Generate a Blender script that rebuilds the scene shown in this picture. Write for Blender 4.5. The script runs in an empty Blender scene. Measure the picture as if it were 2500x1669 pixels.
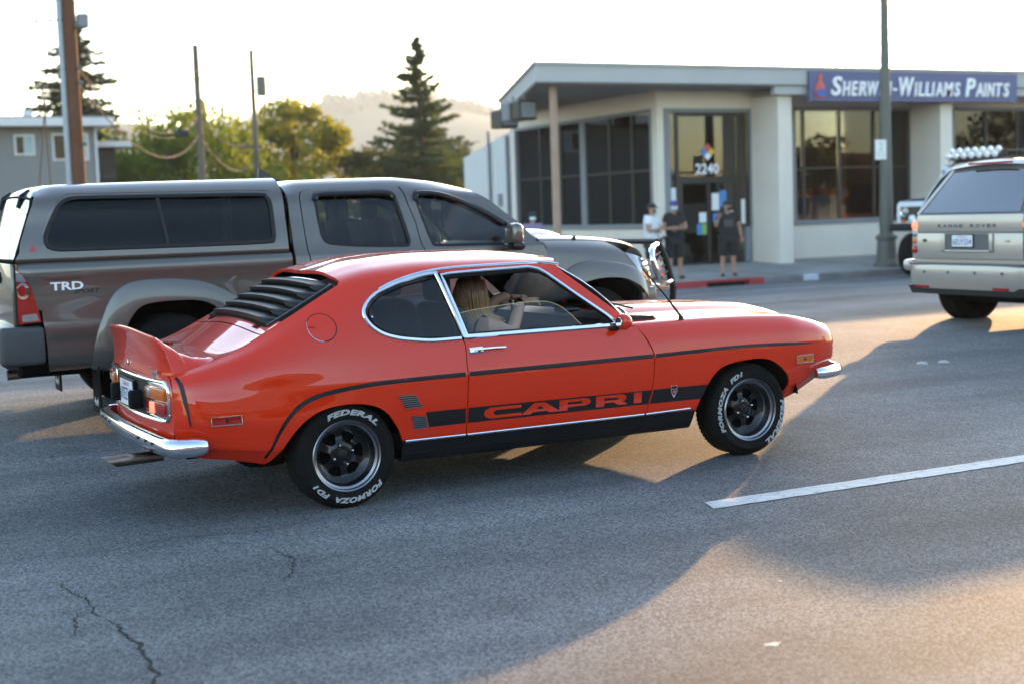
import bpy, bmesh, math, random
import numpy as np
from mathutils import Vector, Matrix
from mathutils.geometry import delaunay_2d_cdt
random.seed(7)
SC = bpy.context.scene
COL = SC.collection
R = math.radians

# ------------------------------------------------------------------ camera
PSI, PITCH, ROLL, CAMH = R(26.8), R(5.26), R(1.96), 1.505
f0 = Vector((math.sin(PSI), math.cos(PSI), 0)); r0 = Vector((math.cos(PSI), -math.sin(PSI), 0)); z0 = Vector((0, 0, 1))
fw = f0*math.cos(PITCH) - z0*math.sin(PITCH); u0 = z0*math.cos(PITCH) + f0*math.sin(PITCH)
up = u0*math.cos(ROLL) + r0*math.sin(ROLL); rt = r0*math.cos(ROLL) - u0*math.sin(ROLL)
cam = bpy.data.cameras.new('camera'); camo = bpy.data.objects.new('camera', cam); COL.objects.link(camo)
camo.matrix_world = Matrix(((rt.x, up.x, -fw.x, 0), (rt.y, up.y, -fw.y, 0), (rt.z, up.z, -fw.z, CAMH), (0, 0, 0, 1)))
cam.lens = 50; cam.sensor_width = 36; cam.clip_end = 6000; cam.clip_start = .05
cam.dof.use_dof = True; cam.dof.focus_distance = 7.85; cam.dof.aperture_fstop = 2.0
SC.camera = camo

# ------------------------------------------------------------------ sky, sun, exposure
SUN_AZ, SUN_EL = 50.0, 10.3            # degrees from +Y towards +X, degrees above the horizon
w = bpy.data.worlds.new('World'); SC.world = w; w.use_nodes = True
nt = w.node_tree; nt.nodes.clear()
sky = nt.nodes.new('ShaderNodeTexSky'); sky.sky_type = 'NISHITA'; sky.sun_disc = False
sky.sun_elevation = R(SUN_EL); sky.sun_rotation = R(SUN_AZ)
sky.air_density = 1.0; sky.dust_density = .9; sky.ozone_density = 1.1; sky.altitude = 20
bg = nt.nodes.new('ShaderNodeBackground'); bg.inputs[1].default_value = 0.15
wo = nt.nodes.new('ShaderNodeOutputWorld')
nt.links.new(sky.outputs[0], bg.inputs[0]); nt.links.new(bg.outputs[0], wo.inputs[0])
sl = bpy.data.lights.new('sun', 'SUN'); sl.energy = 2.0; sl.angle = R(0.6); sl.color = (1.0, 0.60, 0.28)
so = bpy.data.objects.new('sun', sl); COL.objects.link(so)
sd = Vector((math.sin(R(SUN_AZ))*math.cos(R(SUN_EL)), math.cos(R(SUN_AZ))*math.cos(R(SUN_EL)), math.sin(R(SUN_EL))))
so.rotation_euler = sd.to_track_quat('Z', 'Y').to_euler(); so.location = sd*60
SC.view_settings.view_transform = 'Standard'; SC.view_settings.look = 'None'
SC.view_settings.exposure = 2.45; SC.view_settings.gamma = 1
SC.render.engine = 'CYCLES'
cy = SC.cycles
cy.use_denoising = True; cy.max_bounces = 8; cy.transparent_max_bounces = 24; cy.glossy_bounces = 4; cy.diffuse_bounces = 3
cy.transmission_bounces = 6; cy.caustics_reflective = False; cy.caustics_refractive = False
cy.sample_clamp_indirect = 6.0

# ------------------------------------------------------------------ materials
M = {}
def nodes_of(name):
    m = bpy.data.materials.new(name); m.use_nodes = True
    n = m.node_tree; return m, n, n.nodes['Principled BSDF'], n.nodes['Material Output']
def mat(name, col, rough=.5, metal=0., coat=0., spec=.5, var=.12, vscale=6., bump=0., bscale=60., emit=None, es=1., rvar=0., coat_rough=.03, alpha=None):
    """plain surface with a little procedural wear: colour and roughness drift, fine relief"""
    m, n, b, o = nodes_of(name); L = n.links
    b.inputs['Roughness'].default_value = rough; b.inputs['Metallic'].default_value = metal
    b.inputs['Coat Weight'].default_value = coat; b.inputs['Coat Roughness'].default_value = coat_rough
    b.inputs['Specular IOR Level'].default_value = spec
    tc = n.nodes.new('ShaderNodeTexCoord')
    nz = n.nodes.new('ShaderNodeTexNoise'); nz.inputs['Scale'].default_value = vscale; nz.inputs['Detail'].default_value = 5
    L.new(tc.outputs['Object'], nz.inputs['Vector'])
    mx = n.nodes.new('ShaderNodeMix'); mx.data_type = 'RGBA'
    c = Vector(col[:3])
    mx.inputs[6].default_value = (*(c*(1-var)), 1); mx.inputs[7].default_value = (*(c*(1+var)), 1)
    L.new(nz.outputs['Fac'], mx.inputs[0]); L.new(mx.outputs[2], b.inputs['Base Color'])
    if rvar:
        mr = n.nodes.new('ShaderNodeMapRange'); mr.inputs[3].default_value = max(0, rough-rvar); mr.inputs[4].default_value = rough+rvar
        L.new(nz.outputs['Fac'], mr.inputs[0]); L.new(mr.outputs[0], b.inputs['Roughness'])
    if bump:
        n2 = n.nodes.new('ShaderNodeTexNoise'); n2.inputs['Scale'].default_value = bscale; n2.inputs['Detail'].default_value = 3
        L.new(tc.outputs['Object'], n2.inputs['Vector'])
        bp = n.nodes.new('ShaderNodeBump'); bp.inputs['Strength'].default_value = bump; bp.inputs['Distance'].default_value = .01
        L.new(n2.outputs['Fac'], bp.inputs['Height']); L.new(bp.outputs[0], b.inputs['Normal'])
    if emit: b.inputs['Emission Color'].default_value = (*emit, 1); b.inputs['Emission Strength'].default_value = es
    M[name] = m; return m
def glass(name, tint, refl=1.0, ior=1.5):
    m, n, b, o = nodes_of(name); n.nodes.remove(b); L = n.links
    t = n.nodes.new('ShaderNodeBsdfTransparent'); t.inputs[0].default_value = (*tint, 1)
    g = n.nodes.new('ShaderNodeBsdfGlossy'); g.inputs['Roughness'].default_value = .015; g.inputs[0].default_value = (refl, refl, refl, 1)
    f = n.nodes.new('ShaderNodeFresnel'); f.inputs[0].default_value = ior
    x = n.nodes.new('ShaderNodeMixShader')
    L.new(f.outputs[0], x.inputs[0]); L.new(t.outputs[0], x.inputs[1]); L.new(g.outputs[0], x.inputs[2]); L.new(x.outputs[0], o.inputs[0])
    M[name] = m; return m
mat('paint_red', (.60, .024, .003), .35, 0, 1., .06, .05, 3., coat_rough=.02)
mat('decal_black', (.007, .007, .008), .42, 0, 0, .32, .1)
mat('black_trim', (.008, .008, .009), .48, 0, 0, .3, .2, bump=.1)
mat('black_gloss', (.005, .005, .005), .22, 0, .3, .3, .1)
mat('rubber', (.0095, .0085, .008), .8, 0, 0, .13, .25, 12., bump=.25, bscale=120)
mat('chrome', (.78, .79, .81), .09, 1., 0, .5, .05, 20., rvar=.05)
mat('alu_rim', (.25, .245, .26), .30, 1., 0, .5, .1, 20., rvar=.08)
mat('dark_void', (.006, .006, .006), .9, 0, 0, .1, .1)
mat('lining', (.02, .018, .016), .85, 0, 0, .2, .2, bump=.2)
mat('vinyl', (.016, .015, .015), .5, 0, 0, .4, .2, bump=.2)
mat('amber_lens', (.50, .10, .008), .18, 0, .6, .3, .1, emit=(.9, .25, .02), es=.01)
mat('red_lens', (.22, .006, .007), .15, 0, .6, .3, .1, emit=(.8, .03, .02), es=.012)
mat('lit_red', (.7, .03, .02), .3, 0, .5, .5, .1, emit=(1, .10, .05), es=.9)
mat('clear_lens', (.30, .30, .31), .12, .5, .6, .5, .1)
mat('white_paint', (.78, .78, .77), .5, 0, 0, .4, .06)
mat('plate_white', (.75, .76, .78), .35, 0, .1, .5, .05)
mat('plate_blue', (.03, .05, .22), .4)
mat('plate_red', (.5, .03, .04), .4)
mat('tyre_letter', (.36, .355, .35), .6, 0, 0, .3, .12, 30.)
mat('exhaust_metal', (.28, .22, .18), .3, 1., 0, .5, .3, 15.)
mat('skin', (.52, .30, .21), .5, 0, 0, .4, .08, 20.)
mat('brass_edge', (.8, .6, .25), .3, .6)
glass('glass_clear', (.88, .91, .90)); glass('glass_tint', (.20, .22, .27), .85); glass('glass_dark', (.05, .065, .09), .5); glass('glass_smoke', (.50, .53, .54), .8); glass('glass_privacy', (.06, .06, .065), .28); glass('glass_green', (.60, .70, .66))

# ------------------------------------------------------------------ mesh helpers
def link(o, parent=None):
    COL.objects.link(o)
    if parent is not None: o.parent = parent
    return o
def mesh(name, V, F, m, parent=None, smooth=35, normals=None, loc=None):
    me = bpy.data.meshes.new(name)
    me.from_pydata([tuple(map(float, v)) for v in V], [], [tuple(map(int, f)) for f in F]); me.validate(); me.update()
    if m: me.materials.append(M[m])
    if normals is not None and len(normals) == len(me.vertices):
        me.shade_smooth(); me.normals_split_custom_set_from_vertices([tuple(map(float, q)) for q in normals])
    elif smooth:
        me.shade_smooth()
        if smooth < 180: me.set_sharp_from_angle(angle=R(smooth))
    o = bpy.data.objects.new(name, me)
    if loc: o.location = loc
    return link(o, parent)
def empty(name, loc=(0, 0, 0), rz=0):
    o = bpy.data.objects.new(name, None); o.location = loc; o.rotation_euler = (0, 0, rz); o.empty_display_size = .2
    return link(o)
def tag(o, label, cat, group=None):
    o['label'] = label; o['category'] = cat
    if group: o['group'] = group
    return o
def struct(o, kind='structure'): o['kind'] = kind; return o
def lab(o, label): o['label'] = label; return o
class MB:
    """collects simple shapes into one vertex / face list"""
    def __init__(s): s.V = []; s.F = []
    def add(s, V, F):
        k = len(s.V); s.V += [tuple(v) for v in V]; s.F += [tuple(i+k for i in f) for f in F]; return s
    def box(s, x0, x1, y0, y1, z0, z1, bev=0, seg=1):
        if bev <= 0:
            V = [(x, y, z) for x in (x0, x1) for y in (y0, y1) for z in (z0, z1)]
            return s.add(V, [(0, 1, 3, 2), (4, 6, 7, 5), (0, 4, 5, 1), (2, 3, 7, 6), (0, 2, 6, 4), (1, 5, 7, 3)])
        bm = bmesh.new(); bmesh.ops.create_cube(bm, size=1)
        for v in bm.verts: v.co = Vector(((x0+x1)/2+v.co.x*(x1-x0), (y0+y1)/2+v.co.y*(y1-y0), (z0+z1)/2+v.co.z*(z1-z0)))
        bmesh.ops.bevel(bm, geom=bm.edges[:], offset=bev, segments=seg, affect='EDGES', profile=.5)
        bm.verts.index_update(); s.add([v.co[:] for v in bm.verts], [[v.index for v in f.verts] for f in bm.faces]); bm.free(); return s
    def tube(s, pts, r, n=8, caps=True, closed=False, up=None, prof=None):
        P = [Vector(p) for p in pts]; k = len(P); rs = r if hasattr(r, '__len__') else [r]*k
        T = []
        for i in range(k):
            a = P[(i-1) % k] if closed or i > 0 else P[i]; b = P[(i+1) % k] if closed or i < k-1 else P[i]
            T.append((b-a).normalized())
        u = Vector(up) if up is not None else (Vector((0, 0, 1)) if abs(T[0].z) < .9 else Vector((1, 0, 0)))
        V = []; nrm = (u - T[0]*u.dot(T[0])).normalized()
        if prof is None: prof = [(math.cos(2*math.pi*j/n), math.sin(2*math.pi*j/n)) for j in range(n)]
        n = len(prof)
        for i in range(k):
            if up is not None and not callable(up): nn = (Vector(up) - T[i]*Vector(up).dot(T[i]))
            else: nn = nrm - T[i]*nrm.dot(T[i])
            nn.normalize(); nrm = nn; bi = T[i].cross(nn)
            for a, b in prof: V.append(P[i] + nn*(a*rs[i]) + bi*(b*rs[i]))
        F = []
        for i in range(k if closed else k-1):
            j = (i+1) % k
            for q in range(n): F.append((i*n+q, i*n+(q+1) % n, j*n+(q+1) % n, j*n+q))
        if caps and not closed: F += [tuple(range(n))[::-1], tuple((k-1)*n+q for q in range(n))]
        return s.add(V, F)
    def lathe(s, prof, c=(0, 0, 0), axis='y', n=48, a0=0, a1=2*math.pi, sgn=1):
        """prof: (radius, along-axis); axis y, x or z"""
        full = abs(a1-a0-2*math.pi) < 1e-6; cnt = n if full else n+1; V = []
        for i in range(cnt):
            a = a0+(a1-a0)*i/n; ca, sa = math.cos(a), math.sin(a)
            for r, h in prof:
                h = h*sgn
                V.append((c[0]+r*ca, c[1]+h, c[2]+r*sa) if axis == 'y' else (c[0]+h, c[1]+r*ca, c[2]+r*sa) if axis == 'x' else (c[0]+r*ca, c[1]+r*sa, c[2]+h))
        k = len(prof); F = []
        for i in range(n):
            j = (i+1) % cnt
            for q in range(k-1): F.append((i*k+q, i*k+q+1, j*k+q+1, j*k+q))
        return s.add(V, F)
    def prism(s, poly, d0, d1, axis='y'):
        """2-D outline extruded along an axis: y -> (x, z), x -> (y, z), z -> (x, y)"""
        k = len(poly)
        def p(a, b, d): return (a, d, b) if axis == 'y' else (d, a, b) if axis == 'x' else (a, b, d)
        V = [p(a, b, d0) for a, b in poly]+[p(a, b, d1) for a, b in poly]
        F = [tuple(range(k)), tuple(range(2*k-1, k-1, -1))]+[(i, i+k, (i+1) % k+k, (i+1) % k) for i in range(k)]
        return s.add(V, F)
    def strip(s, pts, nrm, wdt, h, closed=False, lift=0.):
        """raised moulding of width wdt lying along pts on a surface with normals nrm"""
        P = [Vector(p) for p in pts]; k = len(P); prof = [(-.5, 0), (-.5, .55), (-.3, 1), (.3, 1), (.5, .55), (.5, 0)]; V = []
        for i in range(k):
            a = P[(i-1) % k] if closed or i > 0 else P[i]; b = P[(i+1) % k] if closed or i < k-1 else P[i]
            t = (b-a).normalized(); nn = Vector(nrm[i]); nn = (nn-t*nn.dot(t)).normalized(); bi = t.cross(nn)
            for q, hh in prof: V.append(P[i]+bi*(q*wdt)+nn*(hh*h+lift))
        n = len(prof); F = []
        for i in range(k if closed else k-1):
            j = (i+1) % k
            for q in range(n-1): F.append((i*n+q, j*n+q, j*n+q+1, i*n+q+1))
        if not closed: F += [tuple(range(n)), tuple((k-1)*n+q for q in range(n))[::-1]]
        return s.add(V, F)
    def grid(s, nu, nv, fn, flip=False):
        V = [fn(i/(nu-1), j/(nv-1)) for i in range(nu) for j in range(nv)]
        F = [(i*nv+j, (i+1)*nv+j, (i+1)*nv+j+1, i*nv+j+1) for i in range(nu-1) for j in range(nv-1)]
        if flip: F = [f[::-1] for f in F]
        return s.add(V, F)
    def xf(s, fn): s.V = [tuple(fn(Vector(v))) for v in s.V]; return s
    def mirror_y(s):
        k = len(s.V); s.V += [(x, -y, z) for x, y, z in s.V]; s.F += [tuple(i+k for i in f)[::-1] for f in s.F]; return s
    def build(s, name, m, parent=None, smooth=35, loc=None): return mesh(name, s.V, s.F, m, parent, smooth, loc=loc)
def fixn(o):
    bm = bmesh.new(); bm.from_mesh(o.data); bmesh.ops.recalc_face_normals(bm, faces=bm.faces[:]); bm.to_mesh(o.data); bm.free(); return o
def text(body, size=1., shear=0., offset=0., extrude=0., space=1., align='CENTER', xs=1.):
    c = bpy.data.curves.new('t', 'FONT'); c.body = body; c.size = size; c.shear = shear; c.offset = offset; c.extrude = extrude
    c.space_character = space; c.align_x = align; c.align_y = 'CENTER'; c.resolution_u = 3
    o = bpy.data.objects.new('t', c); COL.objects.link(o); bpy.context.view_layer.update()
    me = bpy.data.meshes.new_from_object(o.evaluated_get(bpy.context.evaluated_depsgraph_get()))
    V = [(v.co.x*xs, v.co.y, v.co.z) for v in me.vertices]; F = [tuple(p.vertices) for p in me.polygons]
    bpy.data.objects.remove(o); bpy.data.curves.remove(c); bpy.data.meshes.remove(me)
    return V, F
def fit_text(body, w, h, **k):
    """text scaled to a box of w by h centred on the origin"""
    V, F = text(body, **k); A = np.array(V); lo, hi = A.min(0), A.max(0); c = (lo+hi)/2; d = hi-lo
    A[:, 0] = (A[:, 0]-c[0])/d[0]*w; A[:, 1] = (A[:, 1]-c[1])/d[1]*h
    return A.tolist(), F

# ------------------------------------------------------------------ lofted body surfaces
_PC = {}
def pchip(xs, ys, x):
    key = (tuple(xs), tuple(ys))
    if key not in _PC:
        X = np.asarray(xs, float); Y = np.asarray(ys, float); h = np.diff(X); d = np.diff(Y)/h; m = np.zeros_like(Y)
        m[0], m[-1] = d[0], d[-1]
        for i in range(1, len(X)-1):
            if d[i-1]*d[i] > 0:
                w1, w2 = 2*h[i]+h[i-1], h[i]+2*h[i-1]; m[i] = (w1+w2)/(w1/d[i-1]+w2/d[i])
        _PC[key] = (X, Y, h, m)
    xs, ys, h, m = _PC[key]; x = np.minimum(np.maximum(x, xs[0]), xs[-1])
    i = np.clip(np.searchsorted(xs, x)-1, 0, len(xs)-2); t = (x-xs[i])/h[i]
    return ys[i]*(2*t**3-3*t**2+1)+m[i]*h[i]*(t**3-2*t**2+t)+ys[i+1]*(-2*t**3+3*t**2)+m[i+1]*h[i]*(t**3-t**2)
class Loft:
    """cross-section through key lines; every line is (xs, ys, zs); y is the half width"""
    def __init__(s, lines, crease=(), ks=.2): s.L = lines; s.cr = set(crease); s.ks = ks
    def sec(s, x):
        n = len(s.L)
        Q = np.stack([np.stack([pchip(l[0], l[1], x), pchip(l[0], l[2], x)]) for l in s.L])
        D = np.maximum(np.sqrt(((Q[1:]-Q[:-1])**2).sum(1)), 1e-4)
        S = (Q[1:]-Q[:-1])/D[:, None]
        mi = np.zeros_like(Q); mo = np.zeros_like(Q)
        mo[0] = S[0]; mi[-1] = S[-1]; mi[0] = S[0]; mo[-1] = S[-1]
        for i in range(1, n-1):
            if i in s.cr: mi[i] = S[i-1]; mo[i] = S[i]
            else: mi[i] = mo[i] = (S[i-1]*D[i]+S[i]*D[i-1])/(D[i]+D[i-1])
        return Q, D, mi, mo
    def ev(s, C, x, t):
        Q, D, mi, mo = C; n = len(s.L)
        k = np.clip(np.floor(t).astype(int), 0, n-2); u = t-k; ar = np.arange(len(x))
        a, b = Q[k, :, ar], Q[k+1, :, ar]; d = D[k, ar][:, None]; ma, mb = mo[k, :, ar]*d, mi[k+1, :, ar]*d; u = u[:, None]
        r = a*(2*u**3-3*u**2+1)+ma*(u**3-2*u**2+u)+b*(-2*u**3+3*u**2)+mb*(u**3-u**2)
        return np.stack([x, r[:, 0], r[:, 1]], 1)
    def P(s, x, t):
        x = np.atleast_1d(np.asarray(x, float)); t = np.atleast_1d(np.asarray(t, float))
        return s.ev(s.sec(x), x, t)
    def N(s, x, t, e=.004):
        x = np.atleast_1d(np.asarray(x, float)); t = np.atleast_1d(np.asarray(t, float)); n = len(s.L)-1
        a = s.P(x+e, t)-s.P(x-e, t)
        fr = t-np.floor(t); lo = np.where(t-e < 0, t, t-e); hi = np.where(t+e > n, t, t+e)
        C = s.sec(x); b = s.ev(C, x, hi)-s.ev(C, x, lo); c = np.cross(a, b)
        c /= np.maximum(np.linalg.norm(c, axis=1), 1e-9)[:, None]
        return c
    def t_of(s, x, z, lo, hi):
        x = np.atleast_1d(np.asarray(x, float)); z = np.atleast_1d(np.asarray(z, float)); a = np.full_like(x, lo); b = np.full_like(x, hi)
        C = s.sec(x)
        for _ in range(22):
            m = (a+b)/2; g = s.ev(C, x, m)[:, 2] < z; a = np.where(g, m, a); b = np.where(g, b, m)
        return (a+b)/2
    def xz(s, pts, lo=0, hi=None):
        """side-view outline (x, z) -> surface coordinates (x, t)"""
        A = np.array(pts, float); t = s.t_of(A[:, 0], A[:, 1], lo, len(s.L)-1 if hi is None else hi)
        return [(float(a), float(b)) for a, b in zip(A[:, 0], t)]
def dens(poly, h, closed=True):
    out = []; k = len(poly)
    for i in range(k if closed else k-1):
        a, b = poly[i], poly[(i+1) % k]; n = max(1, int(math.ceil(math.hypot(b[0]-a[0], b[1]-a[1])/h)))
        out += [(a[0]+(b[0]-a[0])*j/n, a[1]+(b[1]-a[1])*j/n) for j in range(n)]
    if not closed: out.append(poly[-1])
    return out
def smooth_pts(pts, n=4):
    """Catmull-Rom through 2-D or 3-D points (open)"""
    P = [np.array(p, float) for p in pts]; P = [2*P[0]-P[1]]+P+[2*P[-1]-P[-2]]; out = []
    for i in range(1, len(P)-2):
        for j in range(n):
            t = j/n; a, b, c, d = P[i-1:i+3]
            out.append(tuple(.5*((2*b)+(c-a)*t+(2*a-5*b+4*c-d)*t*t+(3*b-a-3*c+d)*t**3)))
    out.append(tuple(P[-2])); return out
def inpoly(P, poly):
    x, y = P[:, 0], P[:, 1]; r = np.zeros(len(P), bool); k = len(poly)
    for i in range(k):
        x1, y1 = poly[i]; x2, y2 = poly[(i+1) % k]
        if y1 == y2: continue
        c = (y1 > y) != (y2 > y); r ^= c & (x < (x2-x1)*(y-y1)/(y2-y1)+x1)
    return r
def tri2d(poly, holes=(), h=.04, rows=()):
    """constrained triangulation of a planar outline; returns points, triangles, boundary loops"""
    loops = [dens(poly, h*.7)]+[dens(q, h*.7) for q in holes]; pts = []; edges = []; idx = []
    for lp in loops:
        k = len(pts); pts += lp; ii = list(range(k, k+len(lp))); idx.append(ii); edges += [(ii[i], ii[(i+1) % len(ii)]) for i in range(len(ii))]
    B = np.array(pts); lo, hi = B.min(0), B.max(0)
    gx, gy = np.meshgrid(np.arange(lo[0]+h/2, hi[0], h), np.arange(lo[1]+h/2, hi[1], h*.866)); gx[1::2] += h/2
    G = np.stack([gx.ravel(), gy.ravel()], 1)
    G = G[np.all([np.abs(G[:, 1]-r) > h*.3 for r in rows], axis=0)] if len(rows) and len(G) else G
    for r in rows:
        q = np.arange(lo[0]+h*.2, hi[0], h*.4); G = np.concatenate([G, np.stack([q, np.full_like(q, r)], 1)])
    if len(G):
        ok = inpoly(G, loops[0])
        for q in loops[1:]: ok &= ~inpoly(G, q)
        G = G[ok]
        if len(G):
            d = ((G[:, None, :]-B[None])**2).sum(2).min(1); G = G[d > (h*.3)**2]
    allp = [Vector(p) for p in pts]+[Vector(p) for p in G.tolist()]
    v, e, f, ov, oe, of = delaunay_2d_cdt(allp, edges, [], 0, 1e-7)
    VV = np.array([(q.x, q.y) for q in v]); FF = np.array(f)
    c = VV[FF].mean(1); ok = inpoly(c, loops[0])
    for q in loops[1:]: ok &= ~inpoly(c, q)
    mp = {}
    for i, l in enumerate(ov):
        for j in l: mp[j] = i
    return VV, FF[ok], [[mp[i] for i in ii] for ii in idx]
def panel(name, S, poly, m, parent, holes=(), h=.05, off=0., flange=.014, side=-1, smoothcrease=True):
    """sheet-metal panel: an outline in surface coordinates, trimmed exactly, with folded edges"""
    sc = lambda q: [(a, b*S.ks) for a, b in q]
    V2, F, loops = tri2d(sc(poly), [sc(q) for q in holes], h, [c*S.ks for c in S.cr])
    x, t = V2[:, 0], V2[:, 1]/S.ks
    P = S.P(x, t); N = S.N(x, t)
    if N[:, 1].mean()+N[:, 2].mean() < 0: N = -N
    P = P+N*off
    # winding to match the normals
    a = P[F[:, 1]]-P[F[:, 0]]; b = P[F[:, 2]]-P[F[:, 0]]; g = np.cross(a, b); s = (g*N[F[:, 0]]).sum(1)
    F = np.where((s < 0)[:, None], F[:, ::-1], F)
    V = [P]; NN = [N]; FF = F.tolist(); k = len(P)
    if flange > 0:
        for lp in loops:
            A = P[lp]; B = A-N[lp]*flange; n = len(lp); tng = np.roll(A, -1, 0)-np.roll(A, 1, 0); on = np.cross(tng, N[lp])
            on /= np.maximum(np.linalg.norm(on, axis=1), 1e-9)[:, None]
            V += [A, B]; NN += [on, on]
            FF += [[k+i, k+n+i, k+n+(i+1) % n, k+(i+1) % n] for i in range(n)]; k += 2*n
    V = np.concatenate(V); NN = np.concatenate(NN)
    outs = []
    for sd in ((-1, 1) if side == 'both' else (side,)):
        VV = V.copy(); N2 = NN.copy(); F2 = FF
        if sd < 0: VV[:, 1] *= -1; N2[:, 1] *= -1; F2 = [f[::-1] for f in FF]
        outs.append((VV, N2, F2))
    if side == 'both':
        k = len(outs[0][0]); VV = np.concatenate([outs[0][0], outs[1][0]]); N2 = np.concatenate([outs[0][1], outs[1][1]])
        F2 = [list(f) for f in outs[0][2]]+[[i+k for i in f] for f in outs[1][2]]
    else: VV, N2, F2 = outs[0]
    return mesh(name, VV, F2, m, parent, normals=N2)
def on_surf(S, xt, off=0., side=-1):
    A = np.array(xt, float); P = S.P(A[:, 0], A[:, 1]); N = S.N(A[:, 0], A[:, 1])
    if N[:, 1].mean()+N[:, 2].mean() < 0: N = -N
    P = P+N*off; P[:, 1] *= side; N[:, 1] *= side
    return P, N

def sh(p, dx): return [(x+dx, z) for x, z in p]

# ================================================================== road level
def road_z(y):
    """crowned street: flat by the camera, highest near the middle, falling to the far gutter"""
    if y < 7.2: return 0.
    if y < 12.: t = (y-7.2)/4.8; return .135*(3*t*t-2*t**3)
    t = min(1., (y-12.)/14.8); return .135-.515*(t+.12*math.sin(math.pi*t)*-1*(1-t))

# ================================================================== wheels
def make_wheel(parent, name, c, rad, wid, rim_r, side, style, letters=None, rot=0., steer=0):
    """wheel standing at c (axle centre, outer face); side -1 faces -y"""
    w = bpy.data.objects.new(name, None); w.location = c; w.rotation_euler = (0, rot, 0); w.empty_display_size = .1; link(w, parent)
    b = .62*wid
    prof = [(rim_r*.985, -.012), (rim_r*1.02, .004), (rim_r+(rad-rim_r)*.28, .014), (rim_r+(rad-rim_r)*.55, .017), (rad-.035, .008), (rad-.014, -.006), (rad-.004, -.022), (rad, -.04),
            (rad, -wid*.3), (rad-.007, -wid*.31), (rad-.007, -wid*.34), (rad, -wid*.35), (rad, -wid*.5), (rad-.007, -wid*.51), (rad-.007, -wid*.54), (rad, -wid*.55),
            (rad, -wid*.7), (rad, -wid+.05), (rad-.012, -wid+.02), (rad-.04, -wid), (rim_r, -wid+.02)]
    ty = MB().lathe(prof, n=72, sgn=side).build('tyre', 'rubber', w, 30); fixn(ty)
    # tread blocks along the shoulder
    tb = MB(); nb = 64
    for i in range(nb):
        a = 2*math.pi*i/nb
        q = MB().box(-.008, .008, -.05, 0, -.004, .004)
        for (dy0, dy1) in ((-.060, -.034), (-wid+.034, -wid+.060)):
            bx = MB().box(-.0075, .0075, dy0, dy1, rad-.006, rad+.0012)
            ca, sa = math.cos(a), math.sin(a)
            tb.add([(x*ca+z*sa, y*side, -x*sa+z*ca) for x, y, z in bx.V], bx.F)
    struct(fixn(tb.build('tread_block', 'rubber', w, 30)), 'stuff')
    if style == 'dish':
        rp = [(rim_r+.004, -.006), (rim_r+.006, .004), (rim_r, .010), (rim_r-.006, .006), (rim_r-.010, -.008), (rim_r-.022, -.014), (rim_r-.027, -.034), (rim_r-.029, -.06), (rim_r-.034, -.066)]
        fixn(MB().lathe(rp, n=72, sgn=side).build('rim', 'alu_rim', w, 40))
        R1 = rim_r-.033; d0 = -.064
        poly = [(R1*math.cos(2*math.pi*i/72), R1*math.sin(2*math.pi*i/72)) for i in range(72)]
        holes = []
        for k in range(6):
            a0 = 2*math.pi*k/6+.12; hs = []
            for r_, da in ((.070, .22), (.100, .34), (.118, .32)):
                hs.append((r_, da))
            pts = [(r_*math.cos(a0-da), r_*math.sin(a0-da)) for r_, da in hs]+[(.122*math.cos(a0), .122*math.sin(a0))]+[(r_*math.cos(a0+da), r_*math.sin(a0+da)) for r_, da in hs[::-1]]+[(.066*math.cos(a0), .066*math.sin(a0))]
            holes.append(pts)
        V2, F2, lps = tri2d(poly, holes, .022)
        def dz(r): return d0-.022*max(0, min(1, (R1-r)/.03)) + .020*max(0, min(1, (.085-r)/.03))
        V = [(x, side*dz(math.hypot(x, z)), z) for x, z in V2]; k = len(V)
        V += [(x, y-side*.016, z) for x, y, z in V]; F = F2.tolist()+[[i+k for i in f[::-1]] for f in F2.tolist()]
        for lp in lps:
            n = len(lp); F += [[lp[i], lp[(i+1) % n], lp[(i+1) % n]+k, lp[i]+k] for i in range(n)]
        fixn(mesh('wheel_disc', V, F, 'black_gloss', w, 40))
        hub = MB().lathe([(.0, -.058), (.02, -.058), (.026, -.062), (.028, -.075), (.06, -.075)], n=24, sgn=side); fixn(hub.build('hub_cap', 'black_trim', w))
        for k in range(4):
            a = math.pi/2*k+.35; cx, cz = .054*math.cos(a), .054*math.sin(a)
            nut = MB().lathe([(0, -.042), (.004, -.043), (.0075, -.047), (.0085, -.052), (.0085, -.07)], c=(cx, 0, cz), n=12, sgn=side)
            fixn(nut.build('lug_nut', 'chrome', w))
        fixn(MB().lathe([(0, -.13), (.145, -.13), (.15, -.10), (.15, -.07)], n=32, sgn=side).build('brake_drum', 'dark_void', w))
    else:
        rp = [(rim_r+.004, -.006), (rim_r+.004, .004), (rim_r-.006, .004), (rim_r-.016, -.02), (rim_r-.03, -.05)]
        fixn(MB().lathe(rp, n=48, sgn=side).build('rim', 'alu_rim', w, 40))
        sp = MB()
        for k in range(6):
            a = 2*math.pi*k/6
            pts = [(.03*math.cos(a), side*-.03, .03*math.sin(a)), ((rim_r-.02)*math.cos(a), side*-.045, (rim_r-.02)*math.sin(a))]
            sp.tube(pts, [.04, .032], n=6)
        sp.lathe([(0, -.01), (.05, -.012), (.07, -.03), (.07, -.07)], n=20, sgn=side)
        fixn(sp.build('spokes', 'alu_rim', w))
        fixn(MB().lathe([(0, -.12), (rim_r-.03, -.12), (rim_r-.03, -.05)], n=32, sgn=side).build('brake_drum', 'dark_void', w))
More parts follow.
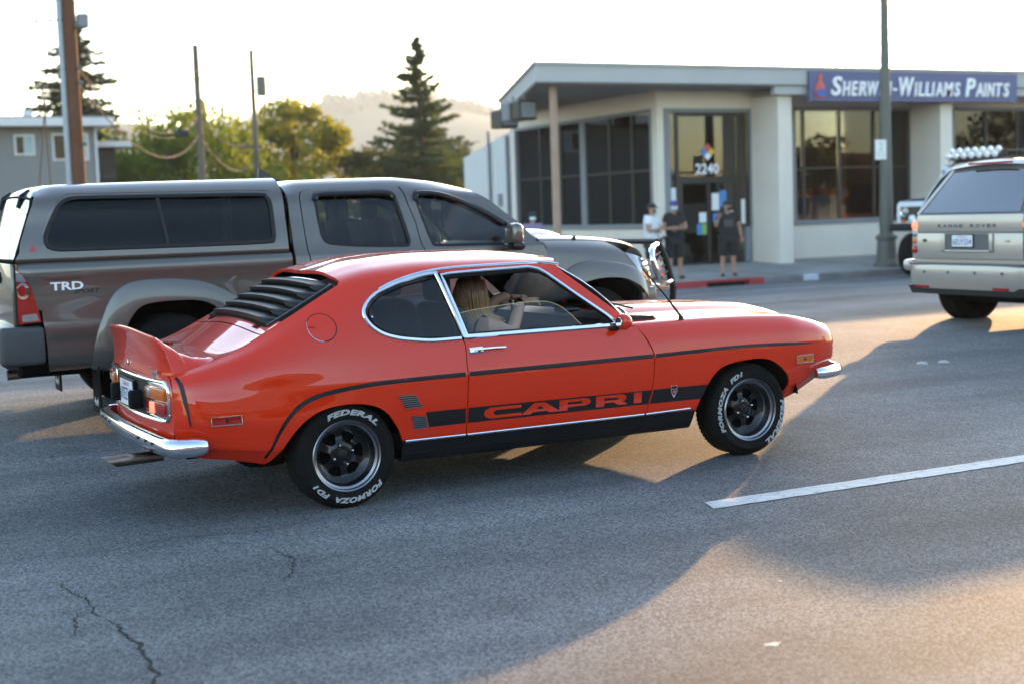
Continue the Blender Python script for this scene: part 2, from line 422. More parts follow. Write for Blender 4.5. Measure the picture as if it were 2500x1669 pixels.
    if letters:
        for body, ang, flip in letters:
            V, F = text(body, size=.05, shear=.25, offset=.0028, space=1.12)
            A = np.array(V); lo_, hi_ = A.min(0), A.max(0); A -= (lo_+hi_)/2; A[:, 1] *= .029/(hi_[1]-lo_[1]); A[:, 0] /= (hi_[0]-lo_[0])
            rm = rim_r+(rad-rim_r)*.50; out = []; hx = 1 if side < 0 else -1
            for x, y, z in A:
                a = ang-x*flip; r_ = rm+y
                s_ = (r_-rim_r)/(rad-rim_r); dep = .0125+.006*math.sin(min(1, max(0, s_))*math.pi)
                out.append((hx*r_*math.cos(a), side*dep, r_*math.sin(a)))
            o = mesh('tyre_lettering', out, F, 'tyre_letter', w, 0)
            # give the raised letters their height
            so_ = o.modifiers.new('s', 'SOLIDIFY'); so_.thickness = .0016; so_.offset = 0
    return w

# ================================================================== ground, road, pavements
def asphalt(name, dark, light, scale, seam=True):
    m, n, b, o = nodes_of(name); L = n.links; M[name] = m
    tc = n.nodes.new('ShaderNodeTexCoord')
    def noise(s, d=4, r=.6):
        q = n.nodes.new('ShaderNodeTexNoise'); q.inputs['Scale'].default_value = s; q.inputs['Detail'].default_value = d; q.inputs['Roughness'].default_value = r
        L.new(tc.outputs['Object'], q.inputs['Vector']); return q
    v = n.nodes.new('ShaderNodeTexVoronoi'); v.inputs['Scale'].default_value = scale; L.new(tc.outputs['Object'], v.inputs['Vector'])
    g = noise(scale*1.6, 2); big = noise(.5, 6); mid = noise(3.5, 5)
    ad = n.nodes.new('ShaderNodeMath'); ad.operation = 'MULTIPLY_ADD'; L.new(v.outputs['Color'], ad.inputs[0]); ad.inputs[1].default_value = .62; L.new(g.outputs['Fac'], ad.inputs[2])
    cr = n.nodes.new('ShaderNodeValToRGB'); L.new(ad.outputs[0], cr.inputs[0])
    cr.color_ramp.elements[0].position = .35; cr.color_ramp.elements[0].color = (*dark, 1); cr.color_ramp.elements[1].position = 1.05; cr.color_ramp.elements[1].color = (*light, 1)
    e = cr.color_ramp.elements.new(.72); e.color = (*[(a*.66+b_*.34) for a, b_ in zip(dark, light)], 1)
    mx = n.nodes.new('ShaderNodeMix'); mx.data_type = 'RGBA'; mx.blend_type = 'MULTIPLY'; mx.inputs[0].default_value = 1
    r2 = n.nodes.new('ShaderNodeMapRange'); r2.inputs[1].default_value = .3; r2.inputs[2].default_value = .7; r2.inputs[3].default_value = .62; r2.inputs[4].default_value = 1.2; L.new(big.outputs['Fac'], r2.inputs[0])
    r3 = n.nodes.new('ShaderNodeMapRange'); r3.inputs[1].default_value = .3; r3.inputs[2].default_value = .7; r3.inputs[3].default_value = .88; r3.inputs[4].default_value = 1.1; L.new(mid.outputs['Fac'], r3.inputs[0])
    mm = n.nodes.new('ShaderNodeMath'); mm.operation = 'MULTIPLY'; L.new(r2.outputs[0], mm.inputs[0]); L.new(r3.outputs[0], mm.inputs[1])
    if seam:   # faint wheel tracks and lane seams running along the street
        sp = n.nodes.new('ShaderNodeSeparateXYZ'); L.new(tc.outputs['Object'], sp.inputs[0])
        wv = n.nodes.new('ShaderNodeTexNoise'); wv.noise_dimensions = '2D'; wv.inputs['Scale'].default_value = 1.0; wv.inputs['Detail'].default_value = 3
        cb = n.nodes.new('ShaderNodeCombineXYZ'); mu = n.nodes.new('ShaderNodeMath'); mu.operation = 'MULTIPLY'; mu.inputs[1].default_value = .03
        L.new(sp.outputs[0], mu.inputs[0]); L.new(mu.outputs[0], cb.inputs[0]); L.new(sp.outputs[1], cb.inputs[1]); L.new(cb.outputs[0], wv.inputs['Vector'])
        r4 = n.nodes.new('ShaderNodeMapRange'); r4.inputs[1].default_value = .35; r4.inputs[2].default_value = .65; r4.inputs[3].default_value = .68; r4.inputs[4].default_value = 1.18; L.new(wv.outputs['Fac'], r4.inputs[0])
        m5 = n.nodes.new('ShaderNodeMath'); m5.operation = 'MULTIPLY'; L.new(mm.outputs[0], m5.inputs[0]); L.new(r4.outputs[0], m5.inputs[1]); mm = m5
    L.new(cr.outputs[0], mx.inputs[6]); L.new(mm.outputs[0], mx.inputs[7]); L.new(mx.outputs[2], b.inputs['Base Color'])
    b.inputs['Roughness'].default_value = .78; b.inputs['Specular IOR Level'].default_value = .32
    bp = n.nodes.new('ShaderNodeBump'); bp.inputs['Strength'].default_value = .9; bp.inputs['Distance'].default_value = .006
    L.new(ad.outputs[0], bp.inputs['Height']); L.new(bp.outputs[0], b.inputs['Normal'])
asphalt('asphalt', (.0125, .014, .017), (.235, .24, .245), 115)
asphalt('concrete', (.20, .195, .185), (.36, .35, .33), 60, False)
mat('crack', (.004, .004, .004), .95, var=.3)
mat('line_white', (.50, .50, .49), .7, 0, 0, .3, .4, 14., bump=.3, bscale=90)
mat('kerb_red', (.30, .035, .04), .7, 0, 0, .3, .35, 5., bump=.2)
mat('kerb_grey', (.16, .15, .15), .8, 0, 0, .3, .5, 3., bump=.3)
mat('kerb_pale', (.42, .45, .52), .8, 0, 0, .3, .3, 5.)
mat('drain_dark', (.01, .01, .01), .9)
mat('dry_ground', (.16, .13, .09), .95, 0, 0, .2, .3, .4)
mat('marker_white', (.32, .31, .30), .5, var=.2, vscale=40)
mat('stain', (.16, .155, .15), .8, var=.4, vscale=50)
struct(MB().grid(2, 2, lambda u, v: (-3000+6000*u, -3000+6000*v, -.47)).build('ground', 'dry_ground', None, 0))
ys = np.concatenate([np.linspace(-3.2, 7, 6), np.linspace(7.3, 26.78, 42)])
rd_ = MB(); xs = np.linspace(-140, 260, 41)
rd_.grid(41, len(ys), lambda u, v: (xs[int(round(u*40))], ys[int(round(v*(len(ys)-1)))], road_z(ys[int(round(v*(len(ys)-1)))]))); struct(rd_.build('road', 'asphalt', None, 180))
# far pavement in slabs, kerb in lengths (red by the drain)
pv = struct(empty('pavement', (0, 0, 0)))
def slab_z(y): return -.235+(y-27.0)*.036
for i in range(30):
    x0 = -30+i*3.0
    for (ya, yb) in ((27.02, 29.1), (29.11, 31.25)):
        V = [(x0, ya, slab_z(ya)), (x0+2.985, ya, slab_z(ya)), (x0+2.985, yb, slab_z(yb)), (x0, yb, slab_z(yb)), (x0, ya, -.5), (x0+2.985, ya, -.5), (x0+2.985, yb, -.5), (x0, yb, -.5)]
        mesh('paving_slab', V, [(0, 1, 2, 3), (4, 5, 1, 0), (5, 6, 2, 1), (6, 7, 3, 2), (7, 4, 0, 3)], 'concrete', pv, 0)
def kerb(x0, x1, m, par, y0=26.80, y1=27.015):
    prof = [(y0, -.50), (y0, -.26), (y0+.012, -.238), (y0+.03, -.232), (y1, -.232), (y1, -.5)]
    V = [(x, y, z) for x in (x0, x1) for y, z in prof]; k = len(prof)
    return fixn(mesh('kerb_stone', V, [(i, i+1, i+1+k, i+k) for i in range(k-1)]+[tuple(range(k)), tuple(range(k, 2*k))], m, par, 40))
kb = struct(empty('kerb', (0, 26.8, 0)))
kb.location = (0, 0, 0)
xx = -30.
for x1, m in [(-26+4*i, 'kerb_grey') for i in range(11)]+[(16.6, 'kerb_grey'), (18.55, 'kerb_red'), (19.72, None), (20.15, 'kerb_red'), (21.3, 'kerb_grey'), (21.75, 'kerb_pale'), (23.6, 'kerb_grey')]+[(26+4*i, 'kerb_grey') for i in range(9)]:
    if x1 <= xx: continue
    if m: kerb(xx+.004, x1-.004, m, kb)
    else:
        o_ = MB().box(xx, x1, 26.80, 27.015, -.285, -.232).build('drain_lintel', 'kerb_red', kb); MB().box(xx, x1, 26.98, 27.01, -.5, -.286).build('drain_mouth', 'drain_dark', kb)
    xx = x1
np_ = struct(empty('near_pavement', (0, 0, 0)))
for i in range(20): MB().box(-24+i*3.0, -21.015+i*3.0, -6.2, -3.22, -.4, .13, .008).build('paving_slab', 'concrete', np_, 0)
# lane line, markers, patches, cracks
def flat(name, pts, z, m, kind=None, lbl=None, cat=None):
    V = [(x, y, z+road_z(y)) for x, y in pts]; o = mesh(name, V, [tuple(range(len(V)))], m, None, 0)
    if (Vector(V[1])-Vector(V[0])).cross(Vector(V[2])-Vector(V[1])).z < 0: o.data.flip_normals()
    if lbl: tag(o, lbl, cat)
    return o
random.seed(3)
def ragged(x0, x1, y0, y1, n):
    a = [(x0+(x1-x0)*i/n, y0+random.uniform(-.004, .004)) for i in range(n+1)]; b = [(x0+(x1-x0)*i/n+.05, y1+random.uniform(-.004, .004)) for i in range(n, -1, -1)]; return a+b
hl_ = []
for k in range(46):   # worn-through chips
    cx, cy, r_ = random.uniform(4.1, 7.2), random.uniform(5.775, 5.905), random.uniform(.004, .012)
    if all(math.hypot(cx-a, cy-b) > .04 for a, b in [(q[0][0], q[0][1]) for q in hl_]): hl_.append([(cx+r_*random.uniform(.5, 1.6)*1.5*math.cos(a), cy+r_*.55*random.uniform(.5, 1.3)*math.sin(a)) for a in np.linspace(0, 2*math.pi, 8)[:-1]])
V2, F2, _l = tri2d(ragged(4.00, 7.3, 5.762, 5.918, 60), hl_, .09)
struct(fixn(mesh('lane_line', [(x, y, .004) for x, y in V2], F2.tolist(), 'line_white', None, 0)))
random.seed(5)
for a, b in ((-6.2, -2.9), (13.2, 16.5), (22.4, 25.7)): struct(flat('lane_line', ragged(a, b, 5.80, 5.915, 12), .004, 'line_white'))
def crack(pts, w):
    P = [Vector((x, y)) for x, y in pts]; Q = []
    for a, b in zip(P[:-1], P[1:]):
        n = max(2, int((b-a).length/.025))
        for i in range(n): q = a.lerp(b, i/n); Q.append(q+Vector((random.uniform(-1, 1), random.uniform(-1, 1)))*.011)
    Q.append(P[-1]); L = []; Rr = []
    for i, q in enumerate(Q):
        t = (Q[min(i+1, len(Q)-1)]-Q[max(i-1, 0)]).normalized(); nn = Vector((-t.y, t.x)); ww = w*(.25+.75*math.sin(math.pi*(i+.5)/len(Q))**.5)*random.uniform(.3, 1.2)
        L.append(q+nn*ww); Rr.append(q-nn*ww)
    k = len(Q); V = [(p.x, p.y, road_z(p.y)+.0025) for p in L+Rr]
    o = mesh('road_crack', V, [(i, i+k, i+k+1, i+1) for i in range(k-1)], 'crack', None, 0); return struct(o)
crack([(.925, 6.151), (.943, 5.973), (.97, 5.855), (.981, 5.751), (.964, 5.614), (.981, 5.531)], .0045)
crack([(.99, 5.45), (1.008, 5.375), (1.007, 5.179), (1.024, 5.075), (1.002, 4.94), (1.011, 4.848), (1.001, 4.771), (1.01, 4.712), (.97, 4.619), (.96, 4.4)], .008)
crack([(.957, 5.619), (.909, 5.633), (.868, 5.468), (.835, 5.324)], .005)
crack([(1.887, 6.282), (1.89, 6.128), (1.907, 5.994), (1.875, 5.898), (1.749, 5.631)], .005)
crack([(1.079, 6.644), (1.226, 6.642), (1.378, 6.693), (1.534, 6.745), (1.749, 6.677), (1.924, 6.609), (2.12, 6.672)], .0035)
crack([(1.078, 9.26), (1.477, 9.285), (1.837, 9.304), (2.058, 9.286)], .006)
for i, (x, y, r_) in enumerate(((2.905, 3.854, .030), (3.433, 4.497, .012))):
    struct(flat('road_stain', [(x+r_*random.uniform(.5, 1.3)*math.cos(a), y+.8*r_*random.uniform(.5, 1.3)*math.sin(a)) for a in np.linspace(0, 2*math.pi, 11)[:-1]], .0015, 'marker_white'))
for i, (x, y) in enumerate(((8.74, 9.39), (8.95, 9.35))):
    o = MB().lathe([(0, .018), (.03, .016), (.05, .004), (.052, -.01)], c=(x, y, road_z(y)), axis='z', n=16).build('lane_button', 'marker_white', None)
    tag(o, ('white lane button on the asphalt, nearer the red coupe', 'white lane button on the asphalt, nearer the silver suv')[i], 'road marker', 'pair of white lane buttons')

# ================================================================== paint shop
mat('wall_cream', (.69, .62, .55), .85, 0, 0, .2, .13, .9, bump=.15, bscale=40)
mat('fascia_grey', (.40, .40, .40), .75, 0, 0, .3, .08, 1.)
mat('soffit', (.30, .29, .28), .85, 0, 0, .2, .08, 1.)
mat('trim_grey', (.21, .215, .235), .6, 0, 0, .3, .08)
mat('frame_dark', (.035, .028, .022), .5, 0, 0, .4, .1)
mat('sign_blue', (.07, .085, .20), .45, 0, .1, .4, .1)
mat('sign_white', (.80, .80, .82), .5)
mat('logo_red', (.55, .08, .06), .5); mat('logo_blue', (.05, .10, .35), .5)
mat('post_wood', (.36, .25, .19), .8, 0, 0, .2, .15, 3.)
mat('paper_white', (.72, .73, .75), .8); mat('paper_blue', (.08, .22, .5), .8); mat('paper_green', (.25, .4, .12), .8); mat('paper_yellow', (.7, .42, .03), .7)
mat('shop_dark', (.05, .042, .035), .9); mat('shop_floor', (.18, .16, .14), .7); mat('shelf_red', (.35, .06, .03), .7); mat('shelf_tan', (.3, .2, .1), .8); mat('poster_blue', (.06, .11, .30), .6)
mat('shed_white', (.60, .60, .60), .7, 0, 0, .2, .05)
glass('shop_glass', (.72, .70, .66), 1.0, 1.55)
YP, YW, XC = 30.15, 31.35, 20.24
shop = tag(empty('paint_shop', (XC, YW, 0)), 'low cream paint shop with glass front, grey roof band and blue sign', 'building')
shop.location = (0, 0, 0)
rf = MB().prism([(15.93, 29.85), (44, 29.85), (44, 40.5), (20.25, 40.4)], 4.50, 4.90, 'z').build('roof', 'fascia_grey', shop, 0)
MB().prism([(15.86, 29.80), (44.05, 29.80), (44.05, 40.55), (20.2, 40.48)], 4.901, 4.97, 'z').build('flashing', 'fascia_grey', rf, 0)
MB().prism([(16.0, 29.93), (43.9, 29.93), (43.9, 40.4), (20.24, 40.3)], 4.47, 4.498, 'z').build('soffit', 'soffit', rf, 0)
MB().box(22.95, 44, 29.94, 30.10, 4.26, 4.466).build('lower_band', 'fascia_grey', rf, 0)
# front wall pieces around the openings
def wall(x0, x1, y0, y1, z0, z1, m='wall_cream'): return MB().box(x0, x1, y0, y1, z0, z1).build('wall', m, shop, 0)
wall(XC, 20.45, YW, YW+.25, -.3, 4.465); wall(20.45, 23.30, YW, YW+.25, 4.0, 4.465); wall(23.30, 24.62, YW, YW+.25, -.3, 4.465)
wall(24.62, 28.90, YW, YW+.25, -.3, .84); wall(24.62, 28.90, YW, YW+.25, 3.99, 4.465); wall(28.90, 30.40, YW, YW+.25, -.3, 4.465)
wall(30.40, 34.7, YW, YW+.25, -.3, .84); wall(30.40, 34.7, YW, YW+.25, 3.99, 4.465); wall(34.7, 44, YW, YW+.25, -.3, 4.465)
for x in (23.2, 28.8, 34.4, 40.0):
    p_ = MB().box(x, x+.44, YP, YW-.002, -.3, 4.258).build('pier', 'wall_cream', shop, 0); MB().box(x-.015, x+.455, YP-.015, YW-.004, -.28, -.02).build('pier_foot', 'wall_cream', p_, 0)
MB().box(24.64, 28.78, YW-.03, YW-.002, -.29, -.02).build('skirting', 'wall_cream', shop, 0)
# side wall running back
wall(XC, XC+.25, YW+.25, 39.4, -.3, .90); wall(XC, XC+.25, YW+.25, 39.4, 3.96, 4.465); wall(XC, XC+.25, 39.4, 39.7, -.3, 4.465)
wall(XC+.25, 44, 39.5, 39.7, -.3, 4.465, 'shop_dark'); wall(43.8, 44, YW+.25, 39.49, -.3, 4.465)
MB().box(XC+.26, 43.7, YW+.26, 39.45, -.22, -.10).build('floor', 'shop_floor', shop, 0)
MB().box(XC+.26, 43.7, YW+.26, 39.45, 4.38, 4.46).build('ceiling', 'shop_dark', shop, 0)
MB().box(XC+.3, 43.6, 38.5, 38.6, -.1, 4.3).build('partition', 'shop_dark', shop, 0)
def shopwin(axis, a, b, z0, z1, cuts, ztr, big=()):
    w_ = link(bpy.data.objects.new('window', None), shop)
    def bx(a0, a1, za, zb, d0, d1, nm, m):
        if axis == 'x': MB().box(a0, a1, YW+d0, YW+d1, za, zb).build(nm, m, w_, 0)
        else: MB().box(XC+d0, XC+d1, a0, a1, za, zb).build(nm, m, w_, 0)
    bx(a, b, z0-.13, z0, -.05, .12, 'sill', 'trim_grey'); bx(a, b, z1, z1+.09, -.04, .12, 'frame', 'trim_grey')
    bx(a, a+.08, z0+.001, z1-.001, -.03, .12, 'frame', 'trim_grey'); bx(b-.08, b, z0+.001, z1-.001, -.03, .12, 'frame', 'trim_grey')
    e = [a+.08]+list(cuts)+[b-.08]
    for c in cuts:
        k = .14 if c in big else .045
        bx(c-k, c+k, z0+.001, z1-.001, -.02 if c in big else 0, .1, 'mullion', 'trim_grey' if c in big else 'frame_dark')
    for p, q in zip(e[:-1], e[1:]):
        bx(p+.05, q-.05, ztr-.025, ztr+.025, .012, .08, 'transom', 'frame_dark')
        for za, zb in ((z0+.002, ztr-.026), (ztr+.026, z1-.002)): bx(p+.046, q-.046, za, zb, .04, .05, 'pane', 'shop_glass')
shopwin('x', 24.62, 28.90, .97, 3.95, (24.98, 26.24, 27.46, 28.70), 2.39)
shopwin('x', 30.40, 34.7, .97, 3.95, (31.74, 32.99, 34.0), 2.39)
shopwin('y', YW+.25, 39.4, 1.03, 3.92, (32.61, 33.79, 35.22, 36.54, 37.80), 2.43, (35.22,))
# entrance
en = link(bpy.data.objects.new('entrance', None), shop)
for q in ((20.45, 20.60, -.2, 4.0), (23.15, 23.30, .84, 4.0)): MB().box(q[0], q[1], YW-.05, YW+.12, q[2], q[3]).build('frame', 'trim_grey', en, 0)
MB().box(20.601, 23.149, YW-.05, YW+.12, 3.90, 4.0).build('frame', 'trim_grey', en, 0)
MB().box(22.98, 23.149, YW-.04, YW+.12, -.2, .86).build('frame', 'trim_grey', en, 0)
for x0, x1, z0, z1 in ((20.60, 20.64, -.2, 3.9), (20.80, 20.90, -.2, 3.9), (22.76, 22.86, -.2, 3.9), (23.11, 23.149, .85, 3.9), (20.9, 22.76, 2.06, 2.22), (20.9, 22.76, 3.8, 3.9), (21.79, 21.87, -.05, 2.06), (20.9, 22.76, -.2, -.04), (20.901, 21.0, -.04, 2.06), (22.66, 22.759, -.04, 2.06)):
    MB().box(x0, x1, YW+.01, YW+.09, z0, z1).build('door_rail', 'frame_dark', en, 0)
for x0, x1, z0, z1 in ((20.64, 20.80, -.2, 3.88), (22.86, 23.11, .86, 3.88), (20.9, 22.76, 2.22, 3.8), (21.0, 21.79, -.04, 2.06), (21.87, 22.66, -.04, 2.06)):
    MB().box(x0+.002, x1-.002, YW+.04, YW+.05, z0, z1).build('pane', 'shop_glass', en, 0)
def wtext(body, x, y, z, w_, h_, m, par, nm='lettering', **k):
    V, F = fit_text(body, w_, h_, **k); return mesh(nm, [(x+a, y-c, z+b) for a, b, c in V], F, m, par, 0)
wtext('2240', 21.805, YW+.03, 2.43, .74, .27, 'sign_white', en, 'street_number', offset=.02)
for (dx, dz), m in (((0, .115), 'logo_red'), ((-.115, 0), 'paper_blue'), ((.115, 0), 'paper_yellow'), ((0, -.115), 'paper_white')):
    MB().prism([(21.83+dx-.11, 2.87+dz), (21.83+dx, 2.87+dz-.11), (21.83+dx+.11, 2.87+dz), (21.83+dx, 2.87+dz+.11)], YW+.026, YW+.034).build('hazard_diamond', m, en, 0)
for x0, x1, z0, z1, m in ((20.62, 20.80, 1.5, 1.95, 'paper_white'), (20.62, 20.80, .95, 1.38, 'paper_white'), (21.93, 22.16, 1.33, 1.78, 'paper_white'), (22.18, 22.40, 1.42, 1.85, 'paper_blue'), (21.96, 22.15, 1.0, 1.25, 'paper_blue'), (21.52, 21.74, 1.02, 1.28, 'paper_white'), (21.44, 21.58, .70, .98, 'paper_blue'), (21.59, 21.75, .70, .98, 'paper_green'), (22.42, 22.62, .75, 1.3, 'paper_white'), (22.88, 23.0, .95, 1.6, 'paper_white')):
    MB().box(x0, x1, YW+.028, YW+.036, z0, z1).build('notice', m, en, 0)
# shelves and posters seen inside
for i, (x0, x1, z0, z1, y, m) in enumerate(((26.5, 28.6, .0, 2.1, 33.4, 'shelf_red'), (24.7, 25.2, .0, 1.6, 33.5, 'shelf_tan'), (30.6, 34.5, 0, 2.0, 34.0, 'shelf_tan'))):
    s_ = link(bpy.data.objects.new('shelf', None), shop)
    for k in range(4):
        zz = z0+k*(z1-z0)/4; MB().box(x0, x1, y, y+.4, zz, zz+.04).build('board', 'shelf_tan', s_, 0)
        for j in range(int((x1-x0)/.3)): MB().lathe([(0, .24), (.09, .24), (.1, .22), (.1, 0), (0, 0)], c=(x0+.15+j*.3, y+.15, zz+.041), axis='z', n=10).build('paint_can', random.choice(['shelf_red', 'paper_white', 'shelf_tan', 'logo_blue']), s_, 40)
MB().box(24.82, 25.9, YW+.075, YW+.085, .99, 1.62).build('poster', 'poster_blue', shop, 0)
MB().box(25.95, 26.18, YW+.075, YW+.085, .99, 1.62).build('poster', 'paper_white', shop, 0)
# sign
sg = MB().box(23.93, 31.31, 29.76, 29.845, 4.075, 4.85).build('sign_board', 'sign_blue', shop, 0)
def cap_small(x, big, small, zb, hb, hs, kb=.36, ks=.262):
    """large first letter, small capitals after it; returns the end"""
    V, F = fit_text(big, kb, hb, shear=.18, offset=.02, extrude=.05); mesh('sign_letter', [(x+kb/2+a, 29.735-c*.6, zb+hb/2+b) for a, b, c in V], F, 'sign_white', sg, 0); x += kb+.02
    for ch in small:
        w_ = ks*{'I': .36, 'W': 1.45, 'M': 1.3, 'N': 1.05, 'L': .8, 'E': .82, 'S': .85}.get(ch, 1)
        V, F = fit_text(ch, w_, hs, shear=.18, offset=.02, extrude=.05); mesh('sign_letter', [(x+w_/2+a, 29.735-c*.6, zb+hs/2+b) for a, b, c in V], F, 'sign_white', sg, 0); x += w_+.035
    return x
x = cap_small(24.62, 'S', 'HERWIN', 4.215, .50, .38)
MB().box(x+.02, x+.17, 29.72, 29.758, 4.36, 4.42).build('sign_letter', 'sign_white', sg, 0); x += .24
x = cap_small(x, 'W', 'ILLIAMS', 4.215, .50, .38, .52); x = cap_small(x+.17, 'P', 'AINTS', 4.215, .50, .38)
lg = MB().lathe([(0, 0), (.12, .0), (.17, .08), (.17, .22), (.12, .36), (.05, .44), (.05, .50), (.07, .54), (.05, .60), (0, .62)], c=(24.27, 29.74, 4.15), axis='z', n=20); lg.xf(lambda v: Vector((v.x, 29.745+(v.y-29.74)*.25, v.z)))
lo = lg.build('sign_emblem', 'logo_red', sg)
MB().prism([(24.12, 4.20), (24.42, 4.20), (24.43, 4.30), (24.40, 4.38), (24.14, 4.38), (24.11, 4.30)], 29.68, 29.70).build('emblem_band', 'logo_blue', lo, 0)
# timber post, lamps under the roof edge, lean-to
ps = MB().tube([(16.72, 30.45, -.25), (16.72, 30.45, 4.468)], .10, n=10).build('porch_post', 'post_wood', shop)
for k, (x, y, zz) in enumerate(((17.05, 32.2, 4.05), (17.35, 33.4, 4.10), (17.75, 34.6, 4.0), (18.4, 36.2, 4.1))):
    fl_ = MB().box(x-.42, x+.10, y-.12, y+.30, zz-.28, zz+.22, .04).build('hanging_cabinet', 'frame_dark' if k != 1 else 'trim_grey', shop)
    MB().box(x-.36, x+.04, y-.15, y-.122, zz-.22, zz+.16).build('cabinet_face', 'trim_grey' if k in (0, 2) else 'black_gloss', fl_, 0)
    MB().tube([(x-.16, y+.1, zz+.20), (x-.16, y+.1, 4.469)], .03).build('hanger', 'trim_grey', fl_)
shed = tag(empty('white_shed', (20.35, 39.8, -.45)), 'white boarded outbuilding attached behind the paint shop', 'shed')
MB().prism([(0, 0), (3.6, 0), (3.6, 3.75), (0, 4.45)], 0, 4, 'x').build('wall', 'shed_white', shed, 0)
for k in range(12): MB().box(-.012, -.001, .15+k*.3, .17+k*.3, .05, 4.40-.058*k).build('board_batten', 'shed_white', shed, 0)
MB().tube([(-.07, 1.55, 0), (-.07, 1.55, 4.5)], .05).build('downpipe', 'trim_grey', shed); MB().tube([(-.07, .25, 0), (-.07, .25, 4.3)], .06).build('downpipe', 'trim_grey', shed)
MB().box(-.05, -.001, .8, 1.05, 2.1, 2.5, .01).build('meter_box', 'trim_grey', shed)

# ================================================================== the red coupe
XR, YC = 2.498, 7.68
coupe = tag(empty('coupe', (XR, YC, 0)), 'orange-red fastback coupe with black side stripe and slatted rear window', 'car')
xa = [-.86, -.80, -.60, -.30, .30, 1.80]
SA = Loft([
    ([-.86, -.75, -.6, -.44, -.3, .3, 1.8, 2.2], [.64, .71, .735, .74, .745, .75, .75, .75], [.40, .335, .31, .275, .24, .215, .215, .215]),
    (xa, [.685, .745, .80, .812, .812, .812], [.44, .405, .375, .345, .33, .33]),
    (xa, [.704, .770, .818, .829, .827, .827], [.52, .50, .49, .48, .48, .48]),
    (xa, [.700, .762, .802, .814, .829, .829], [.63, .63, .635, .64, .648, .650]),
    ([-.86, -.8, -.6, -.3, 0, .3, .7, 1.8], [.69, .74, .772, .787, .787, .782, .778, .778], [.705, .715, .745, .79, .825, .835, .830, .832]),
    ([-.86, -.8, -.6, -.3, 0, .3, .7, 1.8], [.675, .712, .735, .733, .718, .708, .702, .70], [.734, .745, .79, .885, .985, 1.03, 1.03, 1.03]),
    ([-.86, -.78, -.65, -.577, -.455, -.368, -.193, -.014, .072, .3, .65, 1.3, 1.8], [.645, .668, .668, .662, .65, .64, .625, .61, .605, .60, .60, .595, .59],
     [.750, .769, .808, .829, .879, .923, 1.013, 1.108, 1.150, 1.195, 1.21, 1.207, 1.19]),
    ([0, .07, .3, .65, 1.0, 1.3, 1.6], [.43, .43, .43, .43, .43, .43, .43], [1.185, 1.200, 1.246, 1.266, 1.262, 1.243, 1.20]),
    ([0, .07, .3, .65, 1.0, 1.2, 1.35, 1.6], [0]*8, [1.20, 1.216, 1.268, 1.292, 1.290, 1.281, 1.266, 1.22]),
], crease=(1, 3))
xb = [1.75, 2.2, 2.86, 3.07, 3.19, 3.26, 3.295]
SB = Loft([
    (xb, [.75, .75, .74, .71, .68, .65, .60], [.215, .215, .315, .39, .435, .455, .47]),
    (xb, [.812, .812, .80, .76, .72, .68, .62], [.33, .33, .40, .45, .48, .495, .505]),
    (xb, [.827, .827, .818, .785, .748, .708, .64], [.48, .48, .50, .52, .54, .55, .56]),
    (xb, [.829, .829, .82, .79, .755, .715, .645], [.650, .650, .646, .638, .632, .628, .625]),
    (xb, [.806, .80, .79, .768, .735, .698, .635], [.755, .765, .755, .725, .70, .68, .662]),
    (xb, [.762, .74, .728, .71, .685, .658, .61], [.832, .832, .812, .775, .742, .716, .688]),
    (xb, [.66, .64, .63, .62, .605, .59, .565], [.850, .846, .822, .785, .752, .725, .697]),
    (xb, [.37, .37, .35, .345, .34, .335, .33], [.866, .860, .834, .796, .763, .736, .706]),
    (xb, [.29, .29, .275, .27, .265, .26, .255], [.896, .889, .862, .822, .785, .754, .718]),
    (xb, [0]*7, [.905, .897, .869, .829, .791, .760, .722]),
], crease=(1, 3, 7))
rarch = smooth_pts([(-.435, .262), (-.40, .285), (-.371, .317), (-.327, .372), (-.283, .428), (-.235, .475), (-.188, .504), (-.145, .524), (-.094, .538), (-.043, .545), (.017, .547), (.081, .542), (.137, .531), (.184, .512), (.23, .475), (.267, .421), (.292, .377), (.306, .335), (.308, .322)], 2)
farch = smooth_pts([(2.158, .312), (2.166, .328), (2.20, .40), (2.241, .463), (2.273, .504), (2.321, .543), (2.374, .563), (2.442, .575), (2.522, .582), (2.60, .583), (2.66, .576), (2.72, .556), (2.785, .512), (2.827, .467), (2.846, .421), (2.839, .377), (2.822, .325), (2.815, .306)], 2)
gap_r = [(.678, .322), (.684, .45), (.689, .557), (.697, .634), (.695, .683), (.702, .77), (.703, .80), (.690, .826)]
gap_f = [(1.785, .826), (1.821, .777), (1.861, .702), (1.876, .649), (1.869, .567), (1.855, .475), (1.827, .364), (1.806, .322)]
qwin = [(.690, .829), (.524, .832), (.424, .842), (.326, .858), (.246, .884), (.193, .920), (.165, .958), (.156, .993), (.169, 1.026), (.196, 1.057), (.239, 1.088), (.305, 1.114), (.404, 1.144), (.538, 1.170), (.63, 1.183)]
dtop = [(.9, 1.190), (1.18, 1.195), (1.245, 1.182), (1.295, 1.150), (1.45, 1.028), (1.60, .912), (1.665, .858)]
apf = [(1.765, .850), (1.714, .884), (1.60, .978), (1.492, 1.069), (1.40, 1.143), (1.362, 1.182)]
g = .0028
